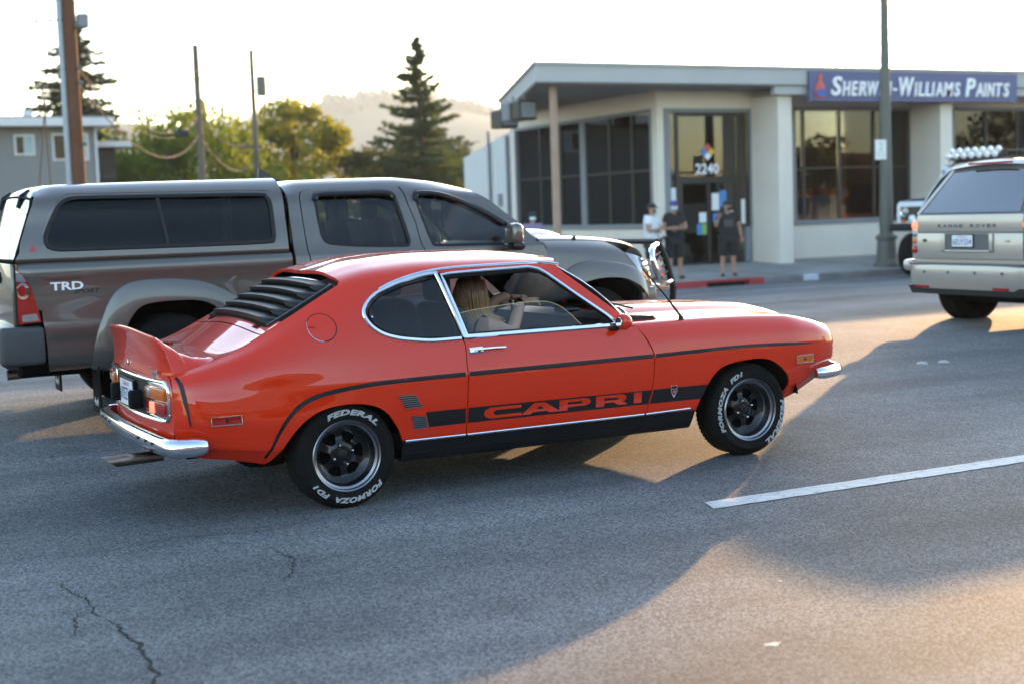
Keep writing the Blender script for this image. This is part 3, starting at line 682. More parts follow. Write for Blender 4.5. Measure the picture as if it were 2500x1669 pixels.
# quarter panels, roof and front pillars: one pressing
quarter = SA.xz(sh(gap_r, -g)[:-1], 0, 6)+SA.xz(smooth_pts(qwin, 3), 3, 6)+SA.xz(dtop, 3, 6.0)+SA.xz(apf, 3, 6.05)
header = [(1.372, 6.12), (1.40, 6.5), (1.435, 7.0), (1.462, 7.5), (1.47, 8.0)]
rheader = [(.055, 8.0), (.06, 7.5), (.068, 7.0), (.075, 6.5), (.078, 6.15), (.06, 6.0)]
ridge = [(x, 6.0) for x in (.0, -.1, -.2, -.3, -.4, -.5, -.6, -.7, -.78, -.83, -.857)]
tailedge = [(-.857, t) for t in (5.5, 5, 4.5, 4, 3.5, 3, 2.5, 2, 1.5, 1, .5, 0.02)]
lowrear = [(-.80, .02), (-.75, .02), (-.65, .02), (-.55, .02), (-.46, .02)]
body_poly = quarter+header+rheader+ridge+tailedge+lowrear+SA.xz(rarch, 0, 6)
body = panel('body_shell', SA, body_poly, 'paint_red', coupe, h=.035, side='both', flange=.018)
panel('inner_lining', SA, [(x, t) for x, t in SA.xz([(.68, .50), (.68, .825)]+qwin, 0, 6)+SA.xz(dtop, 3, 6)+SA.xz(apf, 3, 6.05)+header+rheader+[(.0, 6.0), (-.2, 6.), (-.3, 5.8), (-.3, 3), (.3, 2.5)]], 'lining', coupe, h=.08, off=-.022, flange=0, side='both')
door_poly = SA.xz(sh(gap_r, g)[:-1]+[(.70, .827)]+[(1.0, .828), (1.3, .829), (1.6, .829), (1.745, .828)]+sh(gap_f, -g), 0, 6)
fend_poly = SB.xz(sh(gap_f, g)[::-1], 0, 5.2)+[(1.762, 5.0), (1.757, 5.5), (1.76, 6.0)]+[(x, 5.97) for x in (1.9, 2.1, 2.3, 2.5, 2.7, 2.9, 3.05, 3.15, 3.22, 3.28)]+[(3.292, t) for t in (5.5, 5, 4.5, 4, 3.5, 3, 2.5, 2, 1.5, 1, .5, .02)]+[(3.25, .02), (3.17, .02), (3.07, .02), (2.95, .02), (2.86, .02)]+SB.xz(farch[::-1], 0, 5)
for s_ in (-1, 1):
    d = panel('door', SA, door_poly, 'paint_red', coupe, h=.045, side=s_)
    panel('inner_door_card', SA, SA.xz([(.70, .36), (.70, .826), (1.74, .826), (1.84, .65), (1.80, .36)], 0, 6), 'lining', d, h=.12, off=-.026, flange=0, side=s_)
    panel('fender', SB, fend_poly, 'paint_red', coupe, h=.04, side=s_)
# hood with its raised centre, cowl end shaped to the windscreen
hood_poly = [(1.775, 6.03), (1.80, 6.5), (1.86, 7.0), (1.93, 7.6), (1.975, 8.2), (1.99, 9.0)]+[(3.290, 9.0), (3.290, 8.5), (3.290, 8), (3.290, 7.5), (3.288, 7), (3.285, 6.5), (3.28, 6.03)]+[(x, 6.03) for x in (3.2, 3.1, 3.0, 2.8, 2.6, 2.4, 2.2, 2.0, 1.9)]
panel('hood', SB, hood_poly, 'paint_red', coupe, h=.045, side='both', flange=.012)
# black sills below the bright strip
SAS = Loft([([.3, 2.2], [.70, .70], [.20, .20]), ([.3, 2.2], [.752, .752], [.205, .205]), ([.3, 2.2], [.775, .775], [.25, .25]), ([.3, 2.2], [.802, .802], [.318, .318]), ([.3, 2.2], [.79, .79], [.33, .33])], crease=(1, 3))
for s_ in (-1, 1):
    sl_ = panel('sill', SAS, [(.318, 0), (2.115, 0), (2.15, 1.2), (2.155, 2), (2.165, 3), (2.165, 4), (.312, 4), (.315, 3)], 'decal_black', coupe, h=.06, side=s_, flange=.01)
    P, N = on_surf(SAS, [(x, 2.0) for x in np.linspace(.33, 1.78, 12)], 0, s_); MB().strip(P, N, .004, .0015).build('seam', 'black_trim', sl_)
# nose and tail panels
def endcap(S, x, name, bulge, m, n_top, sgn, parent, top=None, inner=None):
    t = np.linspace(.02, n_top, 30); P = S.P(np.full(30, x), t)
    half = [(p[1], p[2]) for p in P]; poly = half+[(-a, b) for a, b in half[::-1]]
    V2, F, lp = tri2d(poly, inner or [], .06); ym = V2[:, 0].max()
    X = x+sgn*bulge*(1-(np.abs(V2[:, 0])/ym)**2.6)
    V = np.stack([X, V2[:, 0], V2[:, 1]], 1)
    o = mesh(name, V, F.tolist(), m, parent, 180); return fixn(o)
tp = endcap(SA, -.857, 'tail_panel', .055, 'paint_red', 6.0, -1, coupe)
def tail_x(y): return -.857-.055*(1-(min(abs(y), .7)/.7)**2.6)
npn = endcap(SB, 3.292, 'nose_panel', .05, 'paint_red', 6.0, 1, coupe)
gr = MB().prism([(-.50, .52), (.50, .52), (.52, .63), (-.52, .63)], 3.335, 3.352, 'x').build('grille', 'black_trim', coupe)
for k in range(7): MB().box(3.350, 3.358, -.5, .5, .53+k*.014, .534+k*.014).build('slat', 'chrome', gr)
for s_ in (-1, 1):
    for yy in (.47, .36):
        hl = fixn(MB().lathe([(0, .03), (.04, .027), (.062, .012), (.068, 0)], c=(3.348, s_*yy, .575), axis='x', n=24).build('headlight', 'clear_lens', coupe))
        fixn(MB().lathe([(.066, .004), (.074, .010), (.078, 0)], c=(3.348, s_*yy, .575), axis='x', n=24).build('bezel', 'chrome', hl))
# ---- windscreen
def wsc(u, v):
    y = (u*2-1); yb, yt = y*.665, y*.575; c = 1-y*y
    b = Vector((1.762+.215*c**.75, yb, .862+.034*c)); t = Vector((1.362+.105*c**.8, yt, 1.178+.042*c))
    p = b.lerp(t, v); p.x += .03*math.sin(math.pi*v)*.6; p.z += .03*math.sin(math.pi*v)*.6; return p
ws = MB().grid(25, 9, wsc).build('windscreen', 'glass_clear', coupe, 180)
edge = [wsc(i/24, 0) for i in range(25)]+[wsc(1, j/8) for j in range(1, 9)]+[wsc(1-i/24, 1) for i in range(1, 25)]+[wsc(0, 1-j/8) for j in range(1, 8)]
MB().tube(edge, .017, n=6, closed=True).build('rubber_seal', 'rubber', ws)
MB().tube([Vector(e)+Vector((.006, 0, .012)) for e in edge], .0062, n=6, closed=True).build('bright_trim', 'chrome', ws)
MB().grid(21, 4, lambda u, v: (1.80+.20*(1-(u*2-1)**2)**.75+.06*v-.01, (u*2-1)*.64, .853+.03*(1-(u*2-1)**2)-.004*v)).build('cowl_panel', 'black_trim', coupe, 180)
for s_ in (-.42, .12):
    wp = MB().tube([(1.985, s_, .90), (1.93, s_+.16, .925), (1.87, s_+.36, .935)], .006, n=6).build('wiper', 'black_trim', coupe)
# ---- side glass and bright frames
qgl = [(.665, .845), (.53, .85), (.43, .858), (.335, .874), (.262, .898), (.212, .930), (.188, .962), (.180, .993), (.192, 1.022), (.216, 1.05), (.256, 1.076), (.318, 1.1), (.414, 1.128), (.54, 1.152), (.60, 1.162)]
dgl_in = [(.765, .838), (.668, 1.165), (.9, 1.171), (1.18, 1.178), (1.235, 1.166), (1.278, 1.138), (1.43, 1.02), (1.585, .898), (1.64, .845)]
for s_ in (-1, 1):
    qg = panel('quarter_glass', SA, SA.xz(smooth_pts(qwin, 2)+[(.70, .9)], 3, 6), 'glass_tint', coupe, h=.06, off=-.008, flange=0, side=s_)
    op = smooth_pts([(.684, .836)]+[(a, b+.004) for a, b in qwin[1:-1]]+[(.622, 1.182)], 4)
    P, N = on_surf(SA, SA.xz(op, 3, 6), -.002, s_); MB().strip(P, N, .021, .012).build('bright_frame', 'chrome', qg)
    P, N = on_surf(SA, SA.xz(dens([(.703, .838), (.613, 1.176)], .05, False), 3, 6), -.001, s_); MB().strip(P, N, .02, .012).build('bright_frame', 'chrome', qg)
    gi = smooth_pts([(a+.004, b) for a, b in qgl], 3); P, N = on_surf(SA, SA.xz(gi, 3, 6), -.006, s_); MB().strip(P, N, .009, .006).build('rubber_seal', 'rubber', qg)
    P, N = on_surf(SA, SA.xz([(.197, .978)], 3, 6), -.004, s_)
    kn = MB().lathe([(0, .012), (.004, .0115), (.007, .008), (.008, 0)], c=(0, 0, 0), n=12, sgn=s_).xf(lambda v, p=P[0]: v+Vector(p)); fixn(kn.build('latch_knob', 'chrome', qg))
    # wound-down door glass
    gl = SA.xz([(.72, .835), (.693, .968)]+smooth_pts([(.80, .982), (1.0, .998), (1.14, 1.004), (1.235, 1.002), (1.30, .985), (1.36, .945), (1.455, .845)], 3), 3, 6)
    dg = panel('door_glass', SA, gl, 'glass_clear', coupe, h=.08, off=-.014, flange=0, side=s_)
    P, N = on_surf(SA, gl[1:], -.014, s_); MB().tube(P, .0018, n=5).build('glass_edge', 'brass_edge', dg)
    fr = [(.722, .836), (.640, 1.170), (.70, 1.176), (.9, 1.182), (1.18, 1.187), (1.24, 1.175), (1.288, 1.145), (1.44, 1.024), (1.60, .905), (1.652, .860)]
    fr = dens(fr[:2], .04, False)+fr[2:]
    P, N = on_surf(SA, SA.xz(fr, 3, 6), -.002, s_); df = MB().strip(P, N, .019, .013).build('door_window_frame', 'chrome', coupe)
    P, N = on_surf(SA, SA.xz([(a+.012 if i > 4 else a+.014, b-.014) for i, (a, b) in enumerate(fr)], 3, 6), -.012, s_); MB().strip(P, N, .02, .012).build('rubber_seal', 'rubber', df)
    P, N = on_surf(SA, SA.xz(dens([(.70, .842), (1.72, .842)], .06, False), 3, 6), -.004, s_); MB().strip(P, N, .026, .014).build('belt_moulding', 'chrome', coupe)
    P, N = on_surf(SA, SA.xz(dens([(.72, .858), (1.46, .856)], .06, False), 3, 6), -.012, s_); MB().strip(P, N, .010, .012).build('belt_seal', 'rubber', coupe)
    dr = smooth_pts([(.262, 1.112), (.346, 1.144), (.481, 1.177), (.65, 1.199), (.9, 1.206), (1.2, 1.207), (1.30, 1.203), (1.378, 1.190)], 4)
    P, N = on_surf(SA, SA.xz(dr, 3, 6.2), -.002, s_); MB().strip(P, N, .014, .016).build('drip_rail', 'chrome', coupe)
    # sill strip, swage stripe and broad lower stripe
    ss = [(.325, .321), (.674, .320)], [(.684, .320), (1.803, .322)], [(1.815, .322), (2.118, .328)]
    for a in ss:
        P, N = on_surf(SA if a[0][0] < 1.81 else SB, (SA if a[0][0] < 1.81 else SB).xz(dens(a, .1, False), 0, 5), 0, s_); MB().strip(P, N, .015, .008).build('sill_strip', 'chrome', coupe)
    top = smooth_pts([(-.434, .31), (-.40, .375), (-.362, .451), (-.312, .518), (-.253, .571), (-.157, .612), (-.012, .636), (.184, .652), (.45, .657), (.68, .659)], 3)
    bot = smooth_pts([(-.421, .302), (-.388, .366), (-.347, .440), (-.296, .504), (-.238, .552), (-.148, .590), (-.008, .613), (.184, .629), (.45, .634), (.68, .635)], 3)
    panel('swage_stripe', SA, SA.xz([(a, b) for a, b in top]+bot[::-1], 0, 6), 'decal_black', coupe, h=.03, off=.0012, flange=0, side=s_)
    panel('swage_stripe', SA, SA.xz(dens([(.706, .659), (1.868, .665)], .1, False)+dens([(1.866, .642), (.704, .635)], .1, False), 0, 6), 'decal_black', coupe, h=.03, off=.0012, flange=0, side=s_)
    panel('swage_stripe', SB, SB.xz(smooth_pts([(1.884, .665), (2.378, .671), (2.60, .669), (2.838, .660), (3.0, .648), (3.09, .638)], 4)+smooth_pts([(3.0, .638), (2.838, .643), (2.60, .650), (2.378, .652), (1.882, .642)], 4), 0, 5), 'decal_black', coupe, h=.03, off=.0012, flange=0, side=s_)
    panel('side_stripe', SA, SA.xz([(.441, .466), (.675, .466), (.674, .384), (.459, .383)], 0, 6), 'decal_black', coupe, h=.05, off=.0012, flange=0, side=s_)
    panel('side_stripe', SA, SA.xz([(.690, .466), (1.848, .461), (1.826, .381), (.687, .384)], 0, 6), 'decal_black', coupe, h=.05, off=.0012, flange=0, side=s_)
    panel('side_stripe', SB, SB.xz([(1.862, .461), (2.236, .461), (2.193, .379), (1.838, .381)], 0, 5), 'decal_black', coupe, h=.05, off=.0012, flange=0, side=s_)
    # word cut out of the stripe in body colour: wide slanted capitals
    T = .0135
    GL = {'C': [[(.235, .062), (.045, .062), (.012, .050), (0, .031), (.012, .012), (.045, 0), (.235, 0), (.235, .017), (.075, .017), (.055, .031), (.075, .045), (.235, .045)]],
          'A': [[(0, 0), (.085, .062), (.155, .062), (.255, 0), (.185, 0), (.168, .011), (.077, .011), (.062, 0)], [(.098, .025), (.147, .025), (.122, .045)]],
          'P': [[(0, 0), (0, .062), (.17, .062), (.198, .055), (.208, .040), (.198, .026), (.17, .019), (.055, .019), (.055, 0)], [(.055, .033), (.145, .033), (.152, .040), (.145, .047), (.055, .047)]],
          'R': [[(0, 0), (0, .062), (.17, .062), (.198, .055), (.208, .040), (.198, .026), (.178, .021), (.215, 0), (.150, 0), (.118, .019), (.055, .019), (.055, 0)], [(.055, .033), (.145, .033), (.152, .040), (.145, .047), (.055, .047)]],
          'I': [[(0, 0), (0, .062), (.055, .062), (.055, 0)]]}
    xs_ = [('C', .78), ('A', 1.005), ('P', 1.245), ('R', 1.480), ('I', 1.728)]
    for ch, x0 in xs_:
        gls = [[(x0+a*.97, .3945+b*.97) for a, b in q] for q in GL[ch]]
        if s_ > 0: gls = [[(.78+1.78-a, b) for a, b in q] for q in gls]
        panel('stripe_letter', SA, SA.xz(gls[0], 0, 6), 'paint_red', coupe, holes=[SA.xz(q, 0, 6) for q in gls[1:]], h=.03, off=.0024, flange=0, side=s_)
    # rear side vents
    for vq in ([(.284, .570), (.385, .567), (.424, .494), (.326, .492)], [(.355, .454), (.439, .451), (.458, .379), (.374, .377)]):
        pv = panel('side_vent', SA, SA.xz(vq, 0, 6), 'black_trim', coupe, h=.04, off=.0015, flange=0, side=s_)
        for k in range(7):
            f_ = (k+.5)/7; a = (vq[0][0]+(vq[3][0]-vq[0][0])*f_, vq[0][1]+(vq[3][1]-vq[0][1])*f_); b = (vq[1][0]+(vq[2][0]-vq[1][0])*f_, vq[1][1]+(vq[2][1]-vq[1][1])*f_)
            P, N = on_surf(SA, SA.xz([a, b], 0, 6), .001, s_); MB().strip(P, N, .0045, .006).build('vent_slat', 'chrome', pv)
        P, N = on_surf(SA, SA.xz(vq, 0, 6), 0, s_); MB().strip(P, N, .006, .004, closed=True).build('vent_rim', 'paint_red', pv)
    # marker lamps
    for S_, (x0, x1, z0, z1), lens in ((SA, (-.698, -.55, .502, .543), 'red_lens'), (SB, (2.888, 3.022, .530, .574), 'amber_lens')):
        q = [(x0, z0), (x1, z0), (x1, z1), (x0, z1)]
        ml = panel('marker_lamp', S_, S_.xz(q, 0, 5), lens, coupe, h=.03, off=.007, flange=.01, side=s_)
        P, N = on_surf(S_, S_.xz(dens(q, .03), 0, 5), 0, s_); MB().strip(P, N, .008, .012, closed=True).build('bezel', 'chrome', ml)
        P, N = on_surf(S_, S_.xz([((x0+x1)/2, (z0+z1)/2)], 0, 5), .006, s_)
        fixn(MB().lathe([(0, .004), (.008, .003), (.01, 0)], n=12, sgn=s_).xf(lambda v, p=P[0]: v+Vector(p)).build('screw', 'black_trim', ml))
    # door handle
    P, N = on_surf(SA, SA.xz([(.72, .765), (.74, .766), (.80, .768), (.87, .769), (.93, .767)], 0, 6), 0, s_)
    hd = MB().strip(P[:3], N[:3], .032, .012).strip(P[1:], N[1:], .013, .02, lift=.008).build('door_handle', 'chrome', coupe)
    P, N = on_surf(SA, SA.xz([(.775, .764)], 0, 6), .010, s_); fixn(MB().lathe([(0, .006), (.009, .005), (.011, 0)], n=14, sgn=s_).xf(lambda v, p=P[0]: v+Vector(p)).build('lock', 'alu_rim', hd))
    # scoop behind the handle
    ci = [(.835+.052*math.cos(a), .757+.030*math.sin(a)) for a in np.linspace(0, 2*math.pi, 20)[:-1]]
    panel('handle_scoop', SA, SA.xz(ci, 0, 6), 'paint_red', hd, h=.03, off=.0008, flange=0, side=s_)
    # mirror
    mr = MB().grid(14, 9, lambda u, v: Vector((1.655+.045*math.cos(2*math.pi*u)*math.sin(math.pi*v)**.7*(1.15 if math.cos(2*math.pi*u) > 0 else .55), s_*(.845-.058*math.cos(math.pi*v)), .862+.047*math.sin(2*math.pi*u)*math.sin(math.pi*v)**.6)))
    mo = fixn(mr.build('door_mirror', 'paint_red', coupe, 180))
    MB().box(1.60, 1.67, min(s_*.74, s_*.80), max(s_*.74, s_*.80), .812, .838, .008).build('mirror_stalk', 'black_trim', mo)
    fixn(MB().lathe([(0, 0), (.026, 0), (.028, .004)], c=(0, 0, 0), axis='x', n=20).xf(lambda v: Vector((1.628+v.x, s_*(.845+v.y*1.2), .862+v.z))).build('mirror_glass', 'chrome', mo))
for s_ in (-1, 1): panel('corner_stripe', SA, SA.xz([(-.843, .742), (-.828, .746), (-.79, .505), (-.797, .500), (-.82, .63)], 0, 6), 'decal_black', coupe, h=.02, off=.0014, flange=0, side=s_)
# fuel cap and aerial sit on the near side only
fc = [(-.081+.072*math.cos(a), .940+.066*math.sin(a)) for a in np.linspace(0, 2*math.pi, 36)[:-1]]
fcl = panel('fuel_flap', SA, SA.xz(fc, 3, 6), 'paint_red', coupe, h=.04, off=.0035, flange=.006, side=-1)
fc2 = [(-.081+.075*math.cos(a), .940+.069*math.sin(a)) for a in np.linspace(0, 2*math.pi, 36)[:-1]]
P, N = on_surf(SA, SA.xz(fc2, 3, 6), 0, -1); MB().strip(P, N, .004, .0025, closed=True).build('flap_gap', 'black_trim', fcl)
P, N = on_surf(SA, SA.xz(smooth_pts([fc2[i] for i in range(15, 27)], 1), 3, 6), .001, -1); MB().strip(P, N, .004, .003).build('flap_ring', 'chrome', fcl)
P, N = on_surf(SA, SA.xz([(-.150, .948), (-.118, .946)], 3, 6), .003, -1); MB().strip(P, N, .018, .008).build('finger_tab', 'paint_red', fcl)
P, N = on_surf(SB, [(2.13, 5.25)], 0, -1); p = Vector(P[0])
ae = MB().tube([p+Vector((0, 0, -.01)), p+Vector((0, 0, .012)), p+Vector((-.012, 0, .03)), p+Vector((-.11, 0, .15)), p+Vector((-.255, .0, .305))], [.02, .014, .007, .0055, .003], n=8).build('aerial', 'black_trim', coupe)
# fender badge: small shield
sh_ = [(2.0-.022, .478), (2.0-.022, .438), (2.0, .402), (2.022, .438), (2.022, .478), (2.012, .472), (1.988, .472)]
bd = panel('shield_badge', SB, SB.xz(sh_, 0, 5), 'chrome', coupe, h=.02, off=.004, flange=.003, side=-1)
panel('badge_enamel', SB, SB.xz([(1.983, .468), (2.017, .468), (2.017, .456), (1.983, .456)], 0, 5), 'decal_black', bd, h=.02, off=.0052, flange=0, side=-1)
panel('badge_enamel', SB, SB.xz([(1.985, .450), (2.015, .450), (2.015, .438), (2.0, .412), (1.985, .438)], 0, 5), 'red_lens', bd, h=.02, off=.0052, flange=0, side=-1)
ci = [(2.0+.009*math.cos(a), .438+.008*math.sin(a)) for a in np.linspace(0, 2*math.pi, 14)[:-1]]
panel('badge_ring', SB, SB.xz(ci, 0, 5), 'chrome', bd, h=.02, off=.006, flange=0, side=-1)
# ---- rear deck, glass, slats, ducktail
_rx = np.linspace(-.87, .09, 120); _rp = SA.P(_rx, np.full(120, 6.0))
def ridge_at(x): return (x, float(np.interp(x, _rx, _rp[:, 1])), float(np.interp(x, _rx, _rp[:, 2])))
def deck_pt(x, y):
    r = ridge_at(x); q = max(-1, min(1, y/(r[1]-.004)))
    drop = .014*(1-abs(q)**6)
    return Vector((x, q*(r[1]-.002), r[2]-drop+.040*(1-q*q)))
MB().grid(16, 21, lambda u, v: deck_pt(-.84+.46*u, (v*2-1)*.66)).build('boot_lid', 'paint_red', coupe, 180)
ff = MB().grid(8, 21, lambda u, v: deck_pt(-.373+.11*u, (v*2-1)*.65)).build('rear_scuttle', 'paint_red', coupe, 180)
for s_ in (-1, 1):
    for k in range(8):
        y = s_*(.40+.012*k); a = deck_pt(-.352, y)+Vector((0, 0, .002)); b = deck_pt(-.300, y)+Vector((0, 0, .002))
        MB().strip([a, b], [(-.4, 0, .9)]*2, .004, .0015).build('vent_slit', 'dark_void', ff, 0)
Pt, Pb = Vector((.055, 0, 1.195)), Vector((-.315, 0, .935))
def rw(u, v, lift=0):
    y = (v*2-1)*.59; r = ridge_at(Pb.x+(Pt.x-Pb.x)*u)
    p = Pb.lerp(Pt, u); p.y = y*(1.0-.02*u); p.z = r[2]-.018+.030*(1-(y/.59)**2)+lift; return p
rg = MB().grid(12, 15, lambda u, v: rw(u, v)).build('rear_glass', 'glass_dark', coupe, 180)
fr = [rw(0, i/14, .004) for i in range(15)]+[rw(j/11, 1, .004) for j in range(1, 12)]+[rw(1, 1-i/14, .004) for i in range(1, 15)]+[rw(1-j/11, 0, .004) for j in range(1, 11)]
MB().tube(fr, .013, n=6, closed=True).build('rubber_seal', 'rubber', rg)
MB().tube([p+Vector((-.004, 0, .010)) for p in fr[15:40]], .005, n=6).build('bright_trim', 'chrome', rg)
lv = link(bpy.data.objects.new('louvre', None), coupe)
NS = 5
for k in range(NS):
    u1 = 1.0-(k/NS)*.99; u0_ = 1.0-((k+1)/NS)*.99
    rows = []
    YS = [-.545]+[-.43+.86*j/16 for j in range(17)]+[.545]
    x1, x0 = Pb.x+(Pt.x-Pb.x)*u1, Pb.x+(Pt.x-Pb.x)*u0_
    z1, z0_ = rw(u1, .5).z+.002, rw(u0_, .5).z+.002
    for y in YS:
        e = max(0., min(1., (.545-abs(y))/.115)); cr_ = .011*(1-min(1, abs(y)/.43)**2)
        a = Vector((x1, y, z1+cr_*.6)); b = Vector((x0-.014, y, z1-.008+cr_)); c_ = Vector((x0-.002, y, z0_+cr_*.6))
        if e < 1:
            ra, rc = rw(u1, (y/.59+1)/2, .012), rw(u0_, (y/.59+1)/2, .012); ra.y = rc.y = y
            a = ra.lerp(a, e); c_ = rc.lerp(c_, e); b = ra.lerp(rc, .55).lerp(b, e)
        rows.append([a, b, b+Vector((.001, 0, -.006)), c_])
    V = [p for r_ in rows for p in r_]; n = 4
    F = [(j*n+q, j*n+q+1, (j+1)*n+q+1, (j+1)*n+q) for j in range(len(YS)-1) for q in range(3)]
    o = mesh('louvre_slat', V, F, 'black_trim', lv, 20)
    so_ = o.modifiers.new('s', 'SOLIDIFY'); so_.thickness = .004
for s_ in (-1, 1):
    MB().strip([rw(i/10, .5+s_*.475, .012) for i in range(11)], [(0, 0, 1)]*11, .03, .014).build('louvre_rail', 'black_trim', lv)
# ducktail spoiler: concave top, upright concave back
def spo(u, v):
    y = (v*2-1); ay = abs(y); Y = y*.652
    e = max(0., 1-max(0, (ay-.80)/.20)**2.2)
    prof = [(-.610, 0), (-.66, .012), (-.72, .040), (-.78, .088), (-.83, .140), (-.872, .178), (-.885, .184), (-.888, .176), (-.876, .12), (-.870, .06), (-.872, .0), (-.878, -.03)]
    i = u*(len(prof)-1); a = int(min(i, len(prof)-2)); t = i-a
    x = prof[a][0]*(1-t)+prof[a+1][0]*t; hh = prof[a][1]*(1-t)+prof[a+1][1]*t
    if hh > 0: hh *= e**.5
    base = deck_pt(max(x, -.855), Y).z
    xx = x-(.04*(1-ay**2.5) if x < -.8 else .04*(1-ay**2.5)*max(0, (-.61-x)/.2))
    if e < 1 and x < -.63: xx += (1-e)*.05*(1 if x < -.8 else .5)
    return Vector((xx, Y, base+hh+.003))
sp = fixn(MB().grid(34, 41, spo).build('ducktail_spoiler', 'paint_red', coupe, 50))
# roundel on the tail lip and the small script badge
fixn(MB().lathe([(0, .006), (.012, .005), (.015, 0)], axis='x', n=20, sgn=-1).xf(lambda v: Vector((-.918+v.x, .02+v.y, .770+v.z*1.2))).build('boot_lock', 'chrome', coupe))
V, F = fit_text('Capri', .20, .062, shear=.5, offset=.012, extrude=.06)
mesh('script_badge', [(tail_x(-.47)-.006-.02*z, -.47-x, .752+y) for x, y, z in V], F, 'chrome', coupe, 0)
# ---- tail lamps, plate, over-riders, bumper
def tframe(w_, z0, z1, r=.05):
    pts = []
    for cx, cz, a0 in ((w_-r, z0+r, -90), (w_-r, z1-r, 0), (-w_+r, z1-r, 90), (-w_+r, z0+r, 180)):
        pts += [(cx+r*math.cos(R(a0+q*30)), cz+r*math.sin(R(a0+q*30))) for q in range(4)]
    return pts
TF = tframe(.665, .520, .715)
V2, F, lp = tri2d(TF, [], .06)
tb = fixn(mesh('tail_recess', [(tail_x(a)-.003, a, b) for a, b in V2], F.tolist(), 'black_trim', coupe, 180))
MB().tube([(tail_x(a)-.004, a, b) for a, b in dens(TF, .05)], .010, n=8, closed=True).build('bright_surround', 'chrome', tb)
for s_ in (-1, 1):
    yc = s_*.515; lw = .135
    def lens(y0, y1, z0, z1, d, nm, m, par, bev=.006):
        q = MB().box(-d, .02, min(y0, y1), max(y0, y1), z0, z1, bev, 2)
        return q.xf(lambda v: Vector((v.x+tail_x(v.y), v.y, v.z))).build(nm, m, par)
    tl = lens(yc-lw, yc+lw, .530, .706, .008, 'tail_lamp', 'chrome', coupe)
    lens(yc-lw*.97, yc+lw*.97, .622, .684, .026, 'amber_section', 'amber_lens', tl, .007)
    lens(yc-s_*lw*.55-.024, yc-s_*lw*.55+.024, .630, .676, .029, 'reversing_lens', 'clear_lens', tl)
    lens(yc-lw*.96, yc+lw*.96, .545, .615, .022, 'red_section', 'red_lens', tl, .007)
    lens(yc-s_*lw*.30-.034, yc-s_*lw*.30+.034, .552, .608, .0245, 'lit_bulb', 'lit_red', tl)
    MB().box(-.975, -.90, s_*.225-.030, s_*.225+.030, .548, .645, .016, 3).build('over_rider', 'rubber', coupe, 60)
pl = MB().box(tail_x(0)-.024, tail_x(0)-.012, -.158, .158, .535, .690, .003).build('number_plate', 'black_trim', coupe)
MB().box(tail_x(0)-.027, tail_x(0)-.0235, -.148, .148, .545, .680).build('plate_face', 'plate_white', pl, 0)
def ontail(V, x, y, z): return [(x-.0, y-a, z+b) for a, b, c in V]
V, F = fit_text('6YEZ145', .27, .068, offset=.006); mesh('plate_number', ontail(V, tail_x(0)-.0285, 0, .606), F, 'plate_blue', pl, 0)
V, F = fit_text('California', .15, .028, shear=.3); mesh('plate_script', ontail(V, tail_x(0)-.0285, 0, .663), F, 'plate_red', pl, 0)
def bump_path(front):
    if not front:
        P = [(-.735, -.836), (-.80, -.836), (-.862, -.826), (-.898, -.796), (-.914, -.74), (-.924, -.6), (-.936, -.35), (-.942, -.1)]
    else: P = [(3.05, -.80), (3.11, -.798), (3.19, -.778), (3.27, -.73), (3.33, -.65), (3.365, -.5), (3.385, -.3), (3.39, -.1)]
    P = smooth_pts(P, 3); return P+[(a, -b) for a, b in P[::-1]]
def bumper(path, zc, hgt, name):
    prof = [(-.012, -.5), (.004, -.5), (.020, -.42), (.030, -.2), (.032, .05), (.026, .28), (.010, .46), (-.008, .5), (-.014, .46), (-.014, -.44)]
    V = []; k = len(path); n = len(prof)
    for i, (x, y) in enumerate(path):
        a = path[max(0, i-1)]; b = path[min(k-1, i+1)]; t = Vector((b[0]-a[0], b[1]-a[1])).normalized(); nn = Vector((t.y, -t.x))
        e = min(1, min(i, k-1-i)/3); sc_ = .72+.28*e**.5
        for d_, h_ in prof: V.append((x+nn.x*d_*sc_*bsg, y+nn.y*d_*sc_*bsg, zc+h_*hgt*sc_))
    F = [(i*n+q, (i+1)*n+q, (i+1)*n+(q+1) % n, i*n+(q+1) % n) for i in range(k-1) for q in range(n)]+[tuple(range(n)), tuple((k-1)*n+q for q in range(n))]
    return fixn(mesh(name, V, F, 'chrome', coupe, 40))
_p = bump_path(False); _m = len(_p)//2; _t = Vector((_p[_m+1][0]-_p[_m-1][0], _p[_m+1][1]-_p[_m-1][1])); bsg = 1 if Vector((_t.y, -_t.x)).x < 0 else -1
rb = bumper(bump_path(False), .408, .092, 'rear_bumper')
for y in (-.62, -.5, -.36, .36, .5, .62):
    fixn(MB().lathe([(0, .006), (.006, .005), (.009, 0)], axis='x', n=10, sgn=-1).xf(lambda v: Vector((-.942-.030+.05*(abs(y)-.3)+v.x, y+v.y, .418+v.z))).build('bumper_bolt', 'black_trim', rb))
bsg = -bsg; bumper(bump_path(True), .455, .075, 'front_bumper')
ex = MB().lathe([(.030, -.14), (.030, .14), (.026, .14), (.026, -.14)], n=20, axis='x', c=(-.95, -.20, .285)); ex.xf(lambda v: Vector((v.x-(.04 if v.x < -1 else 0)*((v.z-.285)/.03), v.y, v.z-.06*(v.x+.81)*-1*.4)))
fixn(ex.build('exhaust_tip', 'exhaust_metal', coupe))
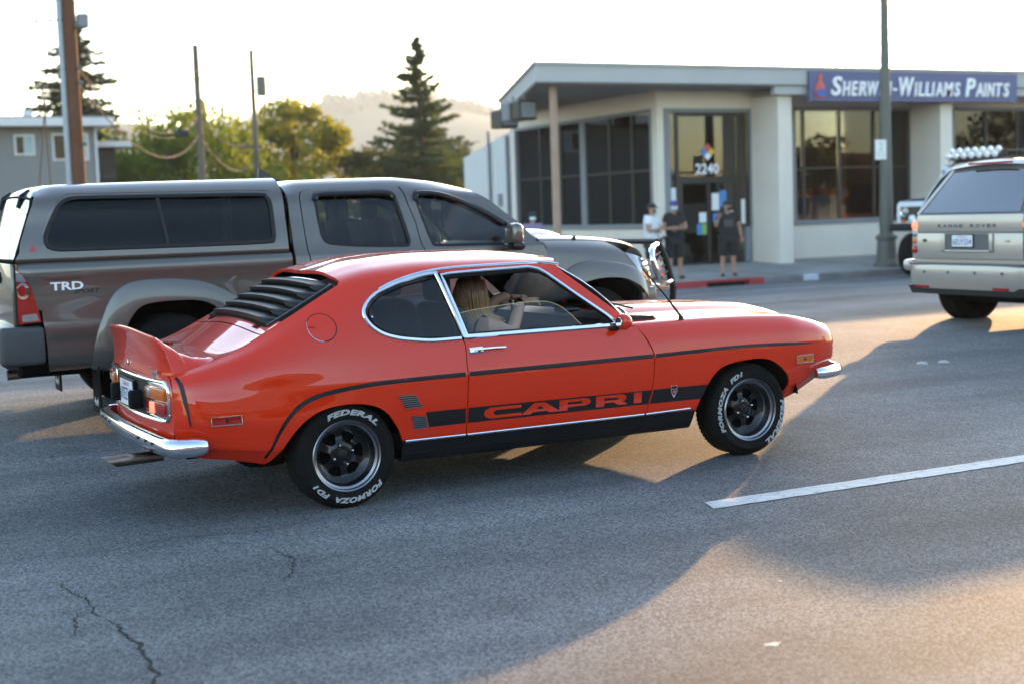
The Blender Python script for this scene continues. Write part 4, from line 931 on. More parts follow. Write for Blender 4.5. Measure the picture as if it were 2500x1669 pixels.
# ---- underbody, wells
MB().box(.34, 2.12, -.70, .70, .19, .25, .02).build('floor_pan', 'dark_void', coupe)
MB().box(-.80, .32, -.60, .60, .31, .38, .03).build('boot_floor', 'dark_void', coupe)
MB().box(2.1, 2.95, -.52, .52, .30, .40, .03).build('engine_tray', 'dark_void', coupe)
MB().box(2.05, 2.12, -.70, .70, .25, .80).build('firewall', 'dark_void', coupe)
MB().box(-.34, -.30, -.66, .66, .3, .86).build('rear_bulkhead', 'lining', coupe)
MB().tube([(0, -.7, .27), (0, .7, .27)], .035, n=10).build('rear_axle', 'dark_void', coupe)
MB().tube([(2.56, -.7, .25), (2.56, .7, .25)], .03, n=10).build('front_beam', 'dark_void', coupe)
for s_ in (-1, 1):
    for cx, rr in ((0., .345), (2.56, .36)):
        b_ = MB().lathe([(rr, -.80), (rr+.004, -.45), (.05, -.44)], c=(cx, 0, .285), n=24, a0=.16, a1=math.pi-.16, sgn=-s_)
        b_.build('wheel_well', 'dark_void', coupe)
# ---- cabin
for s_ in (-1, 1):
    yy = s_*.36
    st = MB()
    st.box(.92, 1.42, yy-.24, yy+.24, .34, .50, .05, 2)
    st.build('seat_cushion', 'vinyl', coupe)
    bk = MB(); bk.box(-.065, .065, -.24, .24, 0, .58, .05, 2)
    bk.xf(lambda v: Vector((.90+v.x-.36*v.z*.75, yy+v.y, .44+v.z*.97))).build('seat_back', 'vinyl', coupe)
    hr = MB(); hr.box(-.05, .05, -.12, .12, 0, .15, .04, 2); hr.xf(lambda v: Vector((.735+v.x, yy+v.y, 1.01+v.z))).build('head_restraint', 'vinyl', coupe)
MB().box(.02, .40, -.58, .58, .36, .56, .05, 2).build('rear_seat', 'vinyl', coupe)
rs = MB().box(-.06, .06, -.58, .58, 0, .42, .05, 2); rs.xf(lambda v: Vector((.0+v.x-.3*v.z, v.y, .50+v.z))).build('rear_seat_back', 'vinyl', coupe)
MB().box(-.30, -.08, -.60, .60, .86, .885, .01).build('parcel_shelf', 'lining', coupe)
MB().prism([(1.62, .60), (1.58, .80), (1.62, .868), (1.75, .885), (1.98, .865), (2.05, .80), (2.05, .55), (1.80, .52)], -.66, .66).build('dashboard', 'vinyl', coupe, 50)
MB().box(1.66, 1.78, -.16, -.02, .880, .905, .012).build('dash_top_tray', 'black_gloss', coupe)
sw = MB().tube([(1.47+.05*math.sin(a), .36+.19*math.cos(a), .80+.18*math.sin(a)) for a in np.linspace(0, 2*math.pi, 29)[:-1]], .013, n=8, closed=True)
for a in (0.4, 2.74, 4.71): sw.tube([(1.52, .36, .79), (1.47+.05*math.sin(a), .36+.18*math.cos(a), .80+.17*math.sin(a))], .011, n=6)
sw.tube([(1.50, .36, .79), (1.66, .36, .74)], .03, n=10); sw.build('steering_wheel', 'vinyl', coupe)
for s_ in (-1, 1): MB().box(1.22, 1.40, s_*.34-.19, s_*.34+.19, 1.165, 1.185, .008).build('sun_visor', 'lining', coupe)
MB().box(1.36, 1.375, -.08, .08, 1.12, 1.165, .008).build('rear_view_mirror', 'black_gloss', coupe)
# ---- wheels
WR = .276; RIM = .1835
make_wheel(coupe, 'wheel', (0, -.800, WR), WR, .20, RIM, -1, 'dish', [('FEDERAL', R(80), 1.32), ('FORMOZA  FD1', R(-92), 1.85)], rot=R(0))
make_wheel(coupe, 'wheel', (2.56, -.790, WR), WR, .20, RIM, -1, 'dish', [('FEDERAL', R(-26), 1.32), ('FORMOZA  FD1', R(158), 1.85)])
make_wheel(coupe, 'wheel', (0, .800, WR), WR, .20, RIM, 1, 'dish', [('FEDERAL', R(90), 1.32), ('FORMOZA  FD1', R(-90), 1.85)])
make_wheel(coupe, 'wheel', (2.56, .790, WR), WR, .20, RIM, 1, 'dish', [('FEDERAL', R(60), 1.32), ('FORMOZA  FD1', R(240), 1.85)])

# ================================================================== grey pickup with a canopy
mat('paint_grey', (.10, .088, .077), .32, .45, 1., .5, .05, 4., coat_rough=.03)
mat('grey_plastic', (.05, .05, .052), .55, 0, 0, .4, .15, bump=.1)
mat('lamp_white', (.72, .72, .74), .2, .1, .8)
TX, TY, TZ = 1.3255, 10.795, .10
truck = tag(empty('pickup_truck', (TX, TY, TZ)), 'grey-brown double-cab pickup with matching canopy over its bed', 'pickup truck')
def ln(x, y, z): return (x, y, z)
xt_ = [0, 1.93]
TB = Loft([(xt_, [.86, .86], [.43, .45]), ([0, .15, 1.93], [.885, .905, .905], [.46, .46, .46]), ([0, .15, 1.93], [.915, .94, .94], [.66, .66, .66]), ([0, .15, 1.93], [.918, .943, .945], [.73, .73, .73]),
           ([0, .15, 1.93], [.915, .938, .942], [.78, .78, .78]), ([0, .15, 1.93], [.915, .937, .94], [1.0, 1.0, 1.0]), ([0, .15, 1.93], [.905, .927, .932], [1.15, 1.15, 1.15]), ([0, .15, 1.93], [.88, .90, .905], [1.172, 1.168, 1.165])], crease=(2, 4))
r_in = smooth_pts([(.585, .45), (.63, .60), (.70, .715), (.77, .815), (.86, .858), (1.05, .868), (1.22, .855), (1.33, .80), (1.42, .69), (1.47, .58), (1.49, .45)], 3)
r_out = smooth_pts([(.455, .45), (.50, .67), (.575, .86), (.665, .975), (.79, 1.018), (1.0, 1.022), (1.21, .998), (1.37, .935), (1.50, .85), (1.60, .72), (1.65, .58), (1.665, .45)], 3)
f_in = smooth_pts([(4.00, .46), (4.05, .60), (4.14, .72), (4.25, .80), (4.40, .838), (4.546, .845), (4.70, .825), (4.83, .755), (4.92, .65), (4.95, .52)], 3)
f_out = smooth_pts([(3.86, .46), (3.92, .66), (4.03, .83), (4.18, .935), (4.30, .975), (4.47, .985), (4.714, .948), (4.88, .873), (4.985, .77), (5.02, .66)], 3)
def flare(S, a, b, s_, base=.0):
    """wheel-arch flare: standing proud at the opening, meeting the body at its outer line"""
    P1, N1 = on_surf(S, S.xz(a, 0.02, 6.9), .042, s_); P2, N2 = on_surf(S, S.xz(b, 0.02, 6.9), .004, s_)
    n = min(len(P1), len(P2)); i1 = np.linspace(0, len(P1)-1, n).round().astype(int); i2 = np.linspace(0, len(P2)-1, n).round().astype(int)
    A, B = P1[i1], P2[i2]; rows = []
    for k in range(n):
        a_, b_ = Vector(A[k]), Vector(B[k]); nn = Vector(N1[i1[k]])
        rows.append([a_-nn*.06, a_, a_.lerp(b_, .12)+nn*.004, a_.lerp(b_, .5)+nn*.012, a_.lerp(b_, .88)+nn*.013, a_.lerp(b_, .97)+nn*.009, b_-nn*.004])
    V = [p for r_ in rows for p in r_]; m_ = 7
    F = [(k*m_+q, k*m_+q+1, (k+1)*m_+q+1, (k+1)*m_+q) for k in range(n-1) for q in range(m_-1)]
    return fixn(mesh('arch_flare', V, F, 'paint_grey', truck, 40))
bed_poly = [(.02, t) for t in (7, 6, 5, 4, 3)]+TB.xz([(.03, .86), (.155, .85), (.17, .70), (.18, .50)], 0, 6.5)+[(.19, .1), (.4, .1)]+TB.xz(r_in, .0, 7)+[(1.7, .1), (1.905, .1)]+[(1.905, t) for t in (1, 2, 3, 4, 5, 6, 7)]
for s_ in (-1, 1):
    panel('bed_side', TB, bed_poly, 'paint_grey', truck, h=.07, side=s_)
    flare(TB, r_in, r_out, s_)
    fixn(MB().lathe([(.50, -.93), (.50, -.5), (.05, -.5)], c=(1.03, 0, .40), n=20, a0=-.1, a1=math.pi+.1, sgn=-s_).build('wheel_well', 'dark_void', truck))
    fixn(MB().lathe([(.48, -.93), (.48, -.5), (.05, -.5)], c=(4.44, 0, .38), n=20, a0=-.1, a1=math.pi+.1, sgn=-s_).build('wheel_well', 'dark_void', truck))
    # tail lamp wraps the bed corner
    tlp = TB.xz([(.005, 1.125), (.045, 1.10), (.092, 1.01), (.128, .86), (.15, .775), (.005, .765)], 0, 6.6)
    tl = panel('tail_lamp', TB, tlp, 'red_lens', truck, h=.04, off=.012, flange=.03, side=s_)
    panel('lamp_lens', TB, TB.xz([(.03, .825), (.118, .832), (.132, .785), (.03, .778)], 0, 6.6), 'clear_lens', tl, h=.03, off=.0145, flange=0, side=s_)
    c_ = [(.045+.040*math.cos(a), .985+.058*math.sin(a)) for a in np.linspace(0, 2*math.pi, 18)[:-1]]
    panel('lamp_ring', TB, TB.xz(c_, 0, 6.6), 'chrome', tl, h=.03, off=.015, flange=.003, side=s_)
    c_ = [(.040+.024*math.cos(a), .985+.038*math.sin(a)) for a in np.linspace(0, 2*math.pi, 18)[:-1]]
    panel('lamp_bulb', TB, TB.xz(c_, 0, 6.6), 'red_lens', tl, h=.03, off=.018, flange=0, side=s_)
    panel('lamp_top', TB, TB.xz([(.006, 1.118), (.044, 1.095), (.07, 1.045), (.006, 1.05)], 0, 6.6), 'clear_lens', tl, h=.03, off=.0145, flange=0, side=s_)
# lettering on the bed side (near side reads front to back as in the picture)
def side_text(body, x, z, w_, h_, m, **k):
    V, F = fit_text(body, w_, h_, **k); A = np.array(V); q = TB.xz([(x+a, z+b) for a, b, c in V], 0, 6.9)
    P, N = on_surf(TB, q, .003, -1); return mesh('side_lettering', P, F, m, truck, 0)
side_text('TRD', .325, 1.005, .215, .056, 'white_paint', offset=.03)
side_text('SPORT', .455, .965, .175, .030, 'decal_black', shear=.3, offset=.014)
side_text('TOYOTA RACING DEVELOPMENT', .30, 1.052, .25, .011, 'decal_black')
V, F = fit_text('TACOMA', .27, .036, offset=.02); TACOMA = ([(3.70+a, .765+b) for a, b, c in V], F)
# canopy
CAP = Loft([([0, 1.9], [.905, .915], [1.172, 1.166]), ([0, 1.9], [.912, .92], [1.19, 1.185]), ([0, 1.9], [.905, .912], [1.235, 1.235]), ([0, 1.9], [.86, .868], [1.40, 1.40]), ([0, .15, 1.9], [.795, .805, .805], [1.575, 1.59, 1.60]),
            ([0, .15, .35, 1.9], [.69, .70, .71, .71], [1.60, 1.63, 1.660, 1.672]), ([0, .15, .35, 1.9], [.40, .40, .40, .40], [1.61, 1.65, 1.69, 1.705]), ([0, .15, .35, 1.9], [0]*4, [1.615, 1.66, 1.70, 1.715])], crease=(1,))
cwin = smooth_pts([(.213, 1.30), (.225, 1.36), (.30, 1.505), (.352, 1.565), (.42, 1.59), (.60, 1.593), (1.2, 1.589), (1.70, 1.583), (1.770, 1.565), (1.793, 1.50), (1.793, 1.33), (1.782, 1.262), (1.72, 1.243), (1.17, 1.242), (.42, 1.247), (.28, 1.252), (.228, 1.27)], 3)
cap_rear = CAP.xz([(.01, 1.19), (.05, 1.30), (.10, 1.43), (.15, 1.55)], 0, 5)+[(.21, 5.0), (.26, 5.6), (.285, 6.3), (.295, 7.0)]
cap_poly = [(.012, .02)]+cap_rear+[(1.89, t) for t in (7, 6, 5, 4, 3, 2, 1, .02)]
cp = panel('canopy', CAP, cap_poly, 'paint_grey', truck, holes=[CAP.xz(cwin, .1, 5)], h=.06, side='both', flange=.02)
for s_ in (-1, 1):
    cg = panel('canopy_window', CAP, CAP.xz(cwin, .1, 5), 'glass_dark', truck, h=.09, off=-.012, flange=0, side=s_)
    P, N = on_surf(CAP, CAP.xz(cwin, .1, 5), -.004, s_); MB().strip(P, N, .03, .010, closed=True).build('window_frame', 'black_trim', cg)
    P, N = on_surf(CAP, CAP.xz([(1.03, 1.25), (1.01, 1.42), (.99, 1.585)], .1, 5), -.006, s_); MB().strip(P, N, .022, .008).build('sash', 'black_trim', cg)
    P, N = on_surf(CAP, CAP.xz(smooth_pts([(.195, 1.35), (.25, 1.48), (.31, 1.57), (.38, 1.615), (.5, 1.622), (1.2, 1.618), (1.74, 1.612), (1.79, 1.60)], 3), .1, 5.2), -.001, s_)
    MB().strip(P, N, .006, .004).build('moulding', 'exhaust_metal', cp)
    panel('maker_badge', CAP, CAP.xz([(.105, 1.243), (.148, 1.243), (.136, 1.275), (.118, 1.275)], .1, 5), 'plate_red', cp, h=.02, off=.004, flange=.002, side=s_)
_hz = np.linspace(1.18, 1.60, 12); _hy = CAP.P(np.full(12, .02), CAP.t_of(np.full(12, .02), _hz, .1, 5))[:, 1]
def hatch(u, v):
    y = (v*2-1); z = 1.185+.405*u; q = (0, float(np.interp(z, _hz, _hy)))
    x = .005+.155*u+.02*0-.05*(1-y*y)*(1-u*.5); return Vector((x, y*(q[1]-.01), z+.03*u*(1-y*y)))
hg = MB().grid(9, 17, hatch, True).build('rear_hatch_glass', 'glass_dark', truck, 180)
ed = [hatch(0, i/16) for i in range(17)]+[hatch(j/8, 1) for j in range(1, 9)]+[hatch(1, 1-i/16) for i in range(1, 17)]+[hatch(1-j/8, 0) for j in range(1, 8)]
MB().tube(ed, .009, n=6, closed=True).build('hatch_seal', 'rubber', hg)
for y in (-.50, .50):
    a = hatch(1.0, (y/.8+1)/2); MB().tube([a+Vector((.05, 0, .05)), a+Vector((-.01, 0, .012)), a+Vector((-.035, 0, -.07))], .013, n=6).build('hinge', 'black_trim', hg)
_ce = np.array(cap_rear[3:]); _cp = CAP.P(_ce[:, 0], _ce[:, 1]); _o = np.argsort(_cp[:, 1])
def brow(u, v):
    a = hatch(1, v)+Vector((.004, 0, .004)); y = abs(a.y)/.80*float(_cp[:, 1].max()); b = Vector((float(np.interp(y, _cp[_o, 1], _cp[_o, 0])), math.copysign(y, a.y), float(np.interp(y, _cp[_o, 1], _cp[_o, 2]))))
    return a.lerp(b, u)+Vector((-.012, 0, .012))*math.sin(math.pi*u)
MB().grid(6, 25, brow, True).build('canopy_brow', 'paint_grey', truck, 180)
# tailgate and bumper
MB().box(-.012, .03, -.80, .80, .55, 1.165, .012, 2).build('tailgate', 'paint_grey', truck)
MB().prism([(-.02, 1.02), (-.05, 1.06), (-.02, 1.10)], -.3, .3).build('tailgate_handle', 'black_trim', truck)
bp_ = MB().box(-.13, .02, -.90, .90, .50, .735, .03, 3).build('rear_bumper', 'paint_grey', truck)
for s_ in (-1, 1): MB().box(-.125, .165, s_*.905-.045, s_*.905+.045, .49, .745, .03, 3).build('bumper_corner', 'grey_plastic', bp_)
MB().box(-.16, -.1, -.22, .22, .56, .70, .01).build('plate_recess', 'black_trim', bp_)
MB().tube([(-.02, -.35, .38), (.5, -.35, .40)], .035, n=10).build('exhaust_pipe', 'exhaust_metal', truck)
MB().box(.05, 4.9, -.45, .45, .36, .50, .02).build('chassis', 'dark_void', truck)
MB().box(.06, 1.88, -.84, .84, .50, .56).build('bed_floor', 'dark_void', truck)
MB().box(1.86, 1.90, -.82, .82, .5, 1.2).build('bed_bulkhead', 'dark_void', truck)
for s_ in (-1, 1):
    fl_ = MB().box(1.52, 1.535, s_*.78-.13, s_*.78+.13, .16, .52, .005).build('mud_flap', 'rubber', truck)
    f2_ = MB().box(.50, .515, s_*.80-.12, s_*.80+.12, .12, .48, .005).build('mud_flap', 'rubber', truck)
    V, F = fit_text('4x4', .14, .06, offset=.01); mesh('flap_lettering', [(.498, s_*.80-a, .20+b) for a, b, c in V], F, 'white_paint', f2_, 0)
# cab
xc = [1.93, 4.05]
CB = Loft([(xc, [.87, .87], [.42, .42]), (xc, [.90, .90], [.46, .46]), (xc, [.938, .938], [.66, .66]), (xc, [.944, .944], [.73, .73]), (xc, [.936, .936], [.78, .78]), (xc, [.935, .935], [.98, .98]), (xc, [.915, .92], [1.125, 1.125]),
           (xc, [.895, .90], [1.165, 1.16]), (xc, [.83, .83], [1.37, 1.37]), ([1.93, 3.0, 3.4, 4.05], [.755, .755, .74, .70], [1.575, 1.575, 1.56, 1.52]),
           ([1.93, 2.1, 2.8, 3.1, 3.4, 4.05], [.665, .67, .67, .66, .64, .6], [1.625, 1.645, 1.652, 1.635, 1.59, 1.45]), ([1.93, 2.1, 2.8, 3.1, 3.4, 4.05], [.35]*6, [1.65, 1.685, 1.692, 1.672, 1.62, 1.45]), ([1.93, 2.1, 2.8, 3.1, 3.4, 4.05], [0]*6, [1.655, 1.692, 1.70, 1.68, 1.63, 1.46])], crease=(2, 4, 6))
rd = [(2.075, .50), (2.05, 1.09), (2.034, 1.42), (2.034, 1.55), (2.06, 1.595), (2.13, 1.612), (2.5, 1.622), (2.834, 1.625), (2.88, 1.48), (2.92, 1.35), (2.953, 1.15), (2.975, .95), (2.985, .50)]
fd = [(2.985, .50), (2.975, .95), (2.953, 1.15), (2.92, 1.35), (2.88, 1.48), (2.845, 1.615), (3.0, 1.618), (3.12, 1.603), (3.25, 1.573), (3.40, 1.52), (3.55, 1.448), (3.716, 1.34), (3.91, 1.19), (3.97, 1.13), (4.00, 1.07), (4.01, .99), (4.0, .9), (3.93, .70), (3.90, .50)]
rwin = smooth_pts([(2.148, 1.515), (2.150, 1.565), (2.20, 1.588), (2.45, 1.590), (2.72, 1.588), (2.775, 1.555), (2.80, 1.46), (2.845, 1.24), (2.838, 1.185), (2.79, 1.172), (2.466, 1.186), (2.26, 1.206), (2.19, 1.228), (2.165, 1.28)], 3)
fwin = smooth_pts([(2.945, 1.53), (2.955, 1.568), (3.0, 1.580), (3.117, 1.573), (3.23, 1.545), (3.40, 1.475), (3.551, 1.395), (3.70, 1.295), (3.745, 1.235), (3.755, 1.175), (3.735, 1.152), (3.40, 1.156), (3.07, 1.165), (3.035, 1.19), (3.01, 1.27)], 3)
cab_front = [(4.00, 1.085), (3.965, 1.14), (3.79, 1.295), (3.62, 1.44), (3.45, 1.553)]
cab_poly = CB.xz([(1.935, .46)]+sh(rd, -.004)[:7], 0.02, 10)+CB.xz(fd[5:14], 0, 10)+CB.xz([(4.00, 1.09), (3.98, 1.15), (3.80, 1.305), (3.62, 1.455), (3.46, 1.558)], 0, 10.4)+[(3.46, 10.6), (3.50, 11.3), (3.51, 12)]+[(1.94, t) for t in (12, 11, 10, 9, 8, 7, 6, 5, 4, 3, 2, 1)]
panel('cab_shell', CB, cab_poly, 'paint_grey', truck, h=.06, side='both', flange=.02)
panel('headlining', CB, [(2.0, 10), (3.45, 10.4), (3.50, 12), (2.0, 12)], 'lining', truck, h=.15, off=-.03, flange=0, side='both')
for s_ in (-1, 1):
    for nm, ol, wn in (('rear_door', rd, rwin), ('front_door', fd, fwin)):
        ins = [(a+(.004 if a < (ol[0][0]+ol[-1][0])/2 else -.004), b) for a, b in ol]
        d = panel(nm, CB, CB.xz(ins, .02, 10), 'paint_grey', truck, holes=[CB.xz(wn, 5, 10)], h=.06, side=s_)
        gw = panel('side_glass', CB, CB.xz(wn, 5, 10), 'glass_smoke' if nm == 'rear_door' else 'glass_clear', d, h=.12, off=-.015, flange=0, side=s_)
        P, N = on_surf(CB, CB.xz(wn, 5, 10), -.006, s_); MB().strip(P, N, .026, .010, closed=True).build('window_seal', 'black_trim', d)
        tp_ = [q for q in wn if q[1] > 1.45 or (q[0] > 3.3 and q[1] > 1.30)]
        tp_ = sorted(tp_); tp_ = [q for i, q in enumerate(tp_) if q[1] > 1.5 or q[0] > 3.2] if nm == 'front_door' else [q for q in tp_ if q[1] > 1.54]
        if len(tp_) > 3:
            P, N = on_surf(CB, CB.xz([(a, b-.022) for a, b in tp_], 5, 10), .004, s_); MB().strip(P, N, .042, .016).build('rain_visor', 'black_gloss', d)
        xh = 2.80 if nm == 'rear_door' else 3.02
        P, N = on_surf(CB, CB.xz([(xh-.13, 1.0), (xh-.07, 1.0), (xh, 1.0)], 0, 10), .02, s_); MB().strip(P, N, .03, .02).build('door_handle', 'paint_grey', d)
        panel('door_card', CB, CB.xz([(ol[0][0]+.03, .55), (ol[0][0]+.03, 1.14), (ol[-1][0]-.06 if nm == 'rear_door' else 3.8, 1.14), (ol[-1][0]-.04, .55)], 0, 10), 'lining', d, h=.2, off=-.06, flange=0, side=s_)
    # mirror
    mm = MB().box(3.60, 3.70, min(s_*.95, s_*1.14), max(s_*.95, s_*1.14), 1.14, 1.31, .045, 3).build('door_mirror', 'paint_grey', truck)
    MB().box(3.595, 3.705, min(s_*.94, s_*1.142), max(s_*.94, s_*1.142), 1.10, 1.17, .03, 2).build('mirror_base', 'black_gloss', mm)
    MB().box(3.702, 3.712, min(s_*.99, s_*1.10), max(s_*.99, s_*1.10), 1.175, 1.20).build('turn_lamp', 'clear_lens', mm)
    MB().prism([(3.62, 1.16), (3.78, 1.16), (3.74, 1.27)], min(s_*.87, s_*.92), max(s_*.87, s_*.92)).build('mirror_sail', 'black_gloss', mm)
P, N = on_surf(CB, CB.xz(TACOMA[0], 0, 10), .004, -1); mesh('side_lettering', P, TACOMA[1], 'chrome', truck, 0)
# windscreen, rear screen
def tws(u, v):
    y = u*2-1; b = Vector((3.985+.17*(1-y*y), y*.80, 1.115+.04*(1-y*y))); t = Vector((3.475+.045*(1-y*y), y*.63, 1.545+.045*(1-y*y))); return b.lerp(t, v)+Vector((.012, 0, .012))*math.sin(math.pi*v)
wsn = MB().grid(17, 7, tws).build('windscreen', 'glass_green', truck, 180)
for s_ in (0, 1): MB().tube([tws(s_, j/6)+Vector((0, 0, .004)) for j in range(7)], .018, n=6).build('pillar_seal', 'black_trim', wsn)
MB().box(1.94, 1.955, -.75, .75, 1.16, 1.55).build('rear_screen', 'glass_tint', truck)
# front end
xf_ = [3.9, 4.4, 4.8, 5.0, 5.12]
FB = Loft([(xf_, [.87, .87, .86, .80, .66], [.42, .42, .45, .48, .50]), (xf_, [.90, .90, .89, .825, .68], [.46, .46, .50, .53, .55]), (xf_, [.938, .938, .92, .845, .69], [.66, .66, .66, .66, .66]), (xf_, [.944, .944, .925, .845, .69], [.73]*5), (xf_, [.936, .936, .918, .838, .68], [.78]*5), (xf_, [.93, .925, .90, .81, .65], [.97, .96, .93, .89, .86]),
           (xf_, [.90, .88, .85, .76, .61], [1.10, 1.085, 1.04, .98, .92]), (xf_, [.82, .80, .77, .69, .56], [1.165, 1.145, 1.10, 1.03, .955]), (xf_, [.45, .45, .44, .42, .40], [1.205, 1.185, 1.145, 1.08, .99]), (xf_, [0]*5, [1.215, 1.195, 1.155, 1.09, 1.0])], crease=(2, 4))
lamp_o = [(4.74, 1.035), (4.83, .91), (4.93, .80), (4.99, .755), (5.11, .80), (5.11, .90)]
fp = FB.xz(sh(fd[13:], .004)[::-1], 0, 7)+[(3.985, 7), (4.3, 7), (4.6, 7)]+FB.xz(lamp_o[:4], 0, 7)+FB.xz([(5.0, .62)], 0, 7)+FB.xz(f_in[::-1][1:-1], .02, 7)
for s_ in (-1, 1):
    panel('fender', FB, fp, 'paint_grey', truck, h=.06, side=s_)
    flare(FB, f_in, f_out, s_)
    hl = panel('headlight', FB, FB.xz(lamp_o, 0, 7), 'clear_lens', truck, h=.05, off=.004, flange=.03, side=s_)
    panel('turn_lens', FB, FB.xz([(4.88, .885), (4.94, .81), (4.99, .775), (5.0, .83)], 0, 7), 'amber_lens', hl, h=.05, off=.008, flange=0, side=s_)
panel('hood', FB, [(3.985, 7.04), (4.08, 8), (4.15, 9), (5.115, 9), (5.115, 8), (5.11, 7.04), (4.6, 7.04)], 'paint_grey', truck, h=.07, side='both')
sc_ = MB().grid(14, 11, lambda u, v: Vector((4.16+.56*u, (v*2-1)*.30*(1-.15*u), 1.205-.12*u**1.6+.062*math.sin(math.pi*min(1, u*.93+.07))**.6*(1-abs(v*2-1)**4)))).build('hood_scoop', 'paint_grey', truck, 180)
MB().tube([(4.32, -.78, 1.16), (4.33, -.78, 1.185)], [.018, .01], n=8).build('washer_nozzle', 'black_trim', truck)
ht = MB().grid(12, 3, lambda u, v: Vector((5.08+.06*v-.20*abs(u*2-1)**2, (u*2-1)*.66, 1.03+.06*v-.0*abs(u*2-1)))).build('hood_shield', 'black_gloss', truck, 180)
MB().box(5.08, 5.20, -.52, .52, .62, .94, .03).build('grille', 'black_trim', truck)
fbm = MB().grid(25, 8, lambda u, v: Vector((5.30-.42*abs(u*2-1)**3-.03*(2*v-1)**2, (u*2-1)*.925, .44+.30*v))).build('front_bumper', 'paint_grey', truck, 180)
for s_ in (-1, 1):
    MB().box(4.88, 5.02, min(s_*.82, s_*.925), max(s_*.82, s_*.915), .50, .745, .03, 3).build('bumper_end', 'paint_grey', fbm)
# bright tubular brush guard
gd = link(bpy.data.objects.new('brush_guard', None), truck)
for s_ in (-1, 1):
    lp_ = smooth_pts([(5.40, s_*.42, 1.075), (5.25, s_*.63, 1.075), (5.11, s_*.79, 1.05), (5.06, s_*.86, .98), (5.09, s_*.86, .89), (5.17, s_*.81, .79), (5.28, s_*.70, .755), (5.51, s_*.46, .755)], 4)
    lp_ = [(a-.05, b, c) for a, b, c in lp_]; MB().tube(lp_, .026, n=10).build('guard_hoop', 'chrome', gd)
    for k in range(4): MB().tube([(5.07+.02*k, s_*.83, 1.0-.055*k), (5.36+.022*k, s_*.46, 1.01-.055*k)], .013, n=8).build('guard_bar', 'chrome', gd)
    up_ = MB().tube([(5.31, s_*.48, 1.11), (5.39, s_*.48, .95), (5.46, s_*.48, .70), (5.44, s_*.48, .40)], .03, n=8).build('guard_upright', 'black_trim', gd)
MB().tube([(5.31, -.48, 1.10), (5.31, .48, 1.10)], .025, n=8).build('guard_bar', 'black_trim', gd)
MB().tube([(5.45, -.48, .70), (5.45, .48, .70)], .025, n=8).build('guard_bar', 'chrome', gd)
# shark-fin aerial
MB().prism([(1.96, 1.68), (2.18, 1.69), (2.10, 1.715), (2.03, 1.765), (1.975, 1.80)], -.02, .02).build('roof_fin', 'grey_plastic', truck, 60)
# cabin
for xx, zz, nm in ((2.62, 0, 'rear'), (3.18, 0, 'front')):
    for s_ in (-1, 1):
        yy = s_*.40
        MB().box(xx-.02, xx+.48, yy-.26, yy+.26, .72, .86, .05, 2).build('seat_cushion', 'vinyl', truck)
        b_ = MB().box(-.07, .07, -.25, .25, 0, .60, .05, 2); b_.xf(lambda v: Vector((xx+v.x-.22*v.z, yy+v.y, .80+v.z*.98))).build('seat_back', 'vinyl', truck)
        h_ = MB().box(-.05, .05, -.13, .13, 0, .18, .045, 2); h_.xf(lambda v: Vector((xx-.15+v.x, yy+v.y, 1.36+v.z))).build('head_restraint', 'vinyl', truck)
MB().prism([(3.72, .80), (3.68, 1.04), (3.74, 1.14), (3.95, 1.16), (4.10, 1.12), (4.10, .75)], -.80, .80).build('dashboard', 'vinyl', truck, 50)
sw = MB().tube([(3.56+.06*math.sin(a), .40+.19*math.cos(a), 1.06+.18*math.sin(a)) for a in np.linspace(0, 2*math.pi, 25)[:-1]], .014, n=8, closed=True)
sw.tube([(3.57, .40, 1.05), (3.75, .40, .98)], .03); sw.tube([(3.56, .22, 1.06), (3.56, .58, 1.06)], .014); sw.build('steering_wheel', 'vinyl', truck)
MB().box(3.47, 3.49, -.11, .11, 1.42, 1.50, .012).build('rear_view_mirror', 'black_gloss', truck)
MB().box(1.95, 4.0, -.85, .85, .46, .52).build('floor_pan', 'dark_void', truck)
MB().box(4.08, 4.12, -.85, .85, .5, 1.1).build('firewall', 'dark_void', truck)
MB().box(4.2, 5.05, -.5, .5, .5, .96).build('engine', 'dark_void', truck)
for x_ in (1.03, 4.44):
    for s_ in (-1, 1): make_wheel(truck, 'wheel', (x_, s_*.90, .385), .385, .26, .21, s_, 'spoke')

# ================================================================== silver estate 4x4 ahead
mat('paint_silver', (.50, .45, .395), .34, .5, 1., .5, .04, 4.)
mat('grey_trim', (.12, .115, .11), .5, 0, 0, .4, .1)
RX, RY, RZ = 10.9, 11.12, .10
suv = tag(empty('suv', (RX, RY, RZ)), 'silver-beige luxury off-roader seen from behind, cut by the right edge', 'suv')
xr = [.13, .18, .30, .60, 4.3, 4.75, 4.9]
SU = Loft([(xr, [.78, .82, .86, .88, .88, .85, .80], [.45, .45, .45, .42, .42, .45, .48]), (xr, [.82, .875, .93, .955, .955, .90, .84], [.60]*7), (xr, [.83, .885, .94, .968, .968, .91, .85], [.85]*7), (xr, [.825, .88, .935, .962, .962, .90, .84], [1.05]*6+[1.0]),
           (xr, [.795, .85, .905, .930, .925, .86, .80], [1.165, 1.17, 1.175, 1.18, 1.16, 1.12, 1.06]), (xr, [.765, .82, .875, .90, .88, .82, .76], [1.195, 1.20, 1.205, 1.21, 1.19, 1.15, 1.09]),
           (xr, [.70, .75, .80, .82, .80, .7, .6], [1.40]*7), (xr, [.63, .66, .70, .715, .70, .6, .5], [1.62]*7), (xr, [.58, .60, .64, .66, .64, .5, .4], [1.69]*7), (xr, [.3]*7, [1.735, 1.74, 1.75, 1.765, 1.72, 1.7, 1.7]), (xr, [0]*7, [1.745, 1.75, 1.76, 1.778, 1.73, 1.7, 1.7])], crease=(5,))
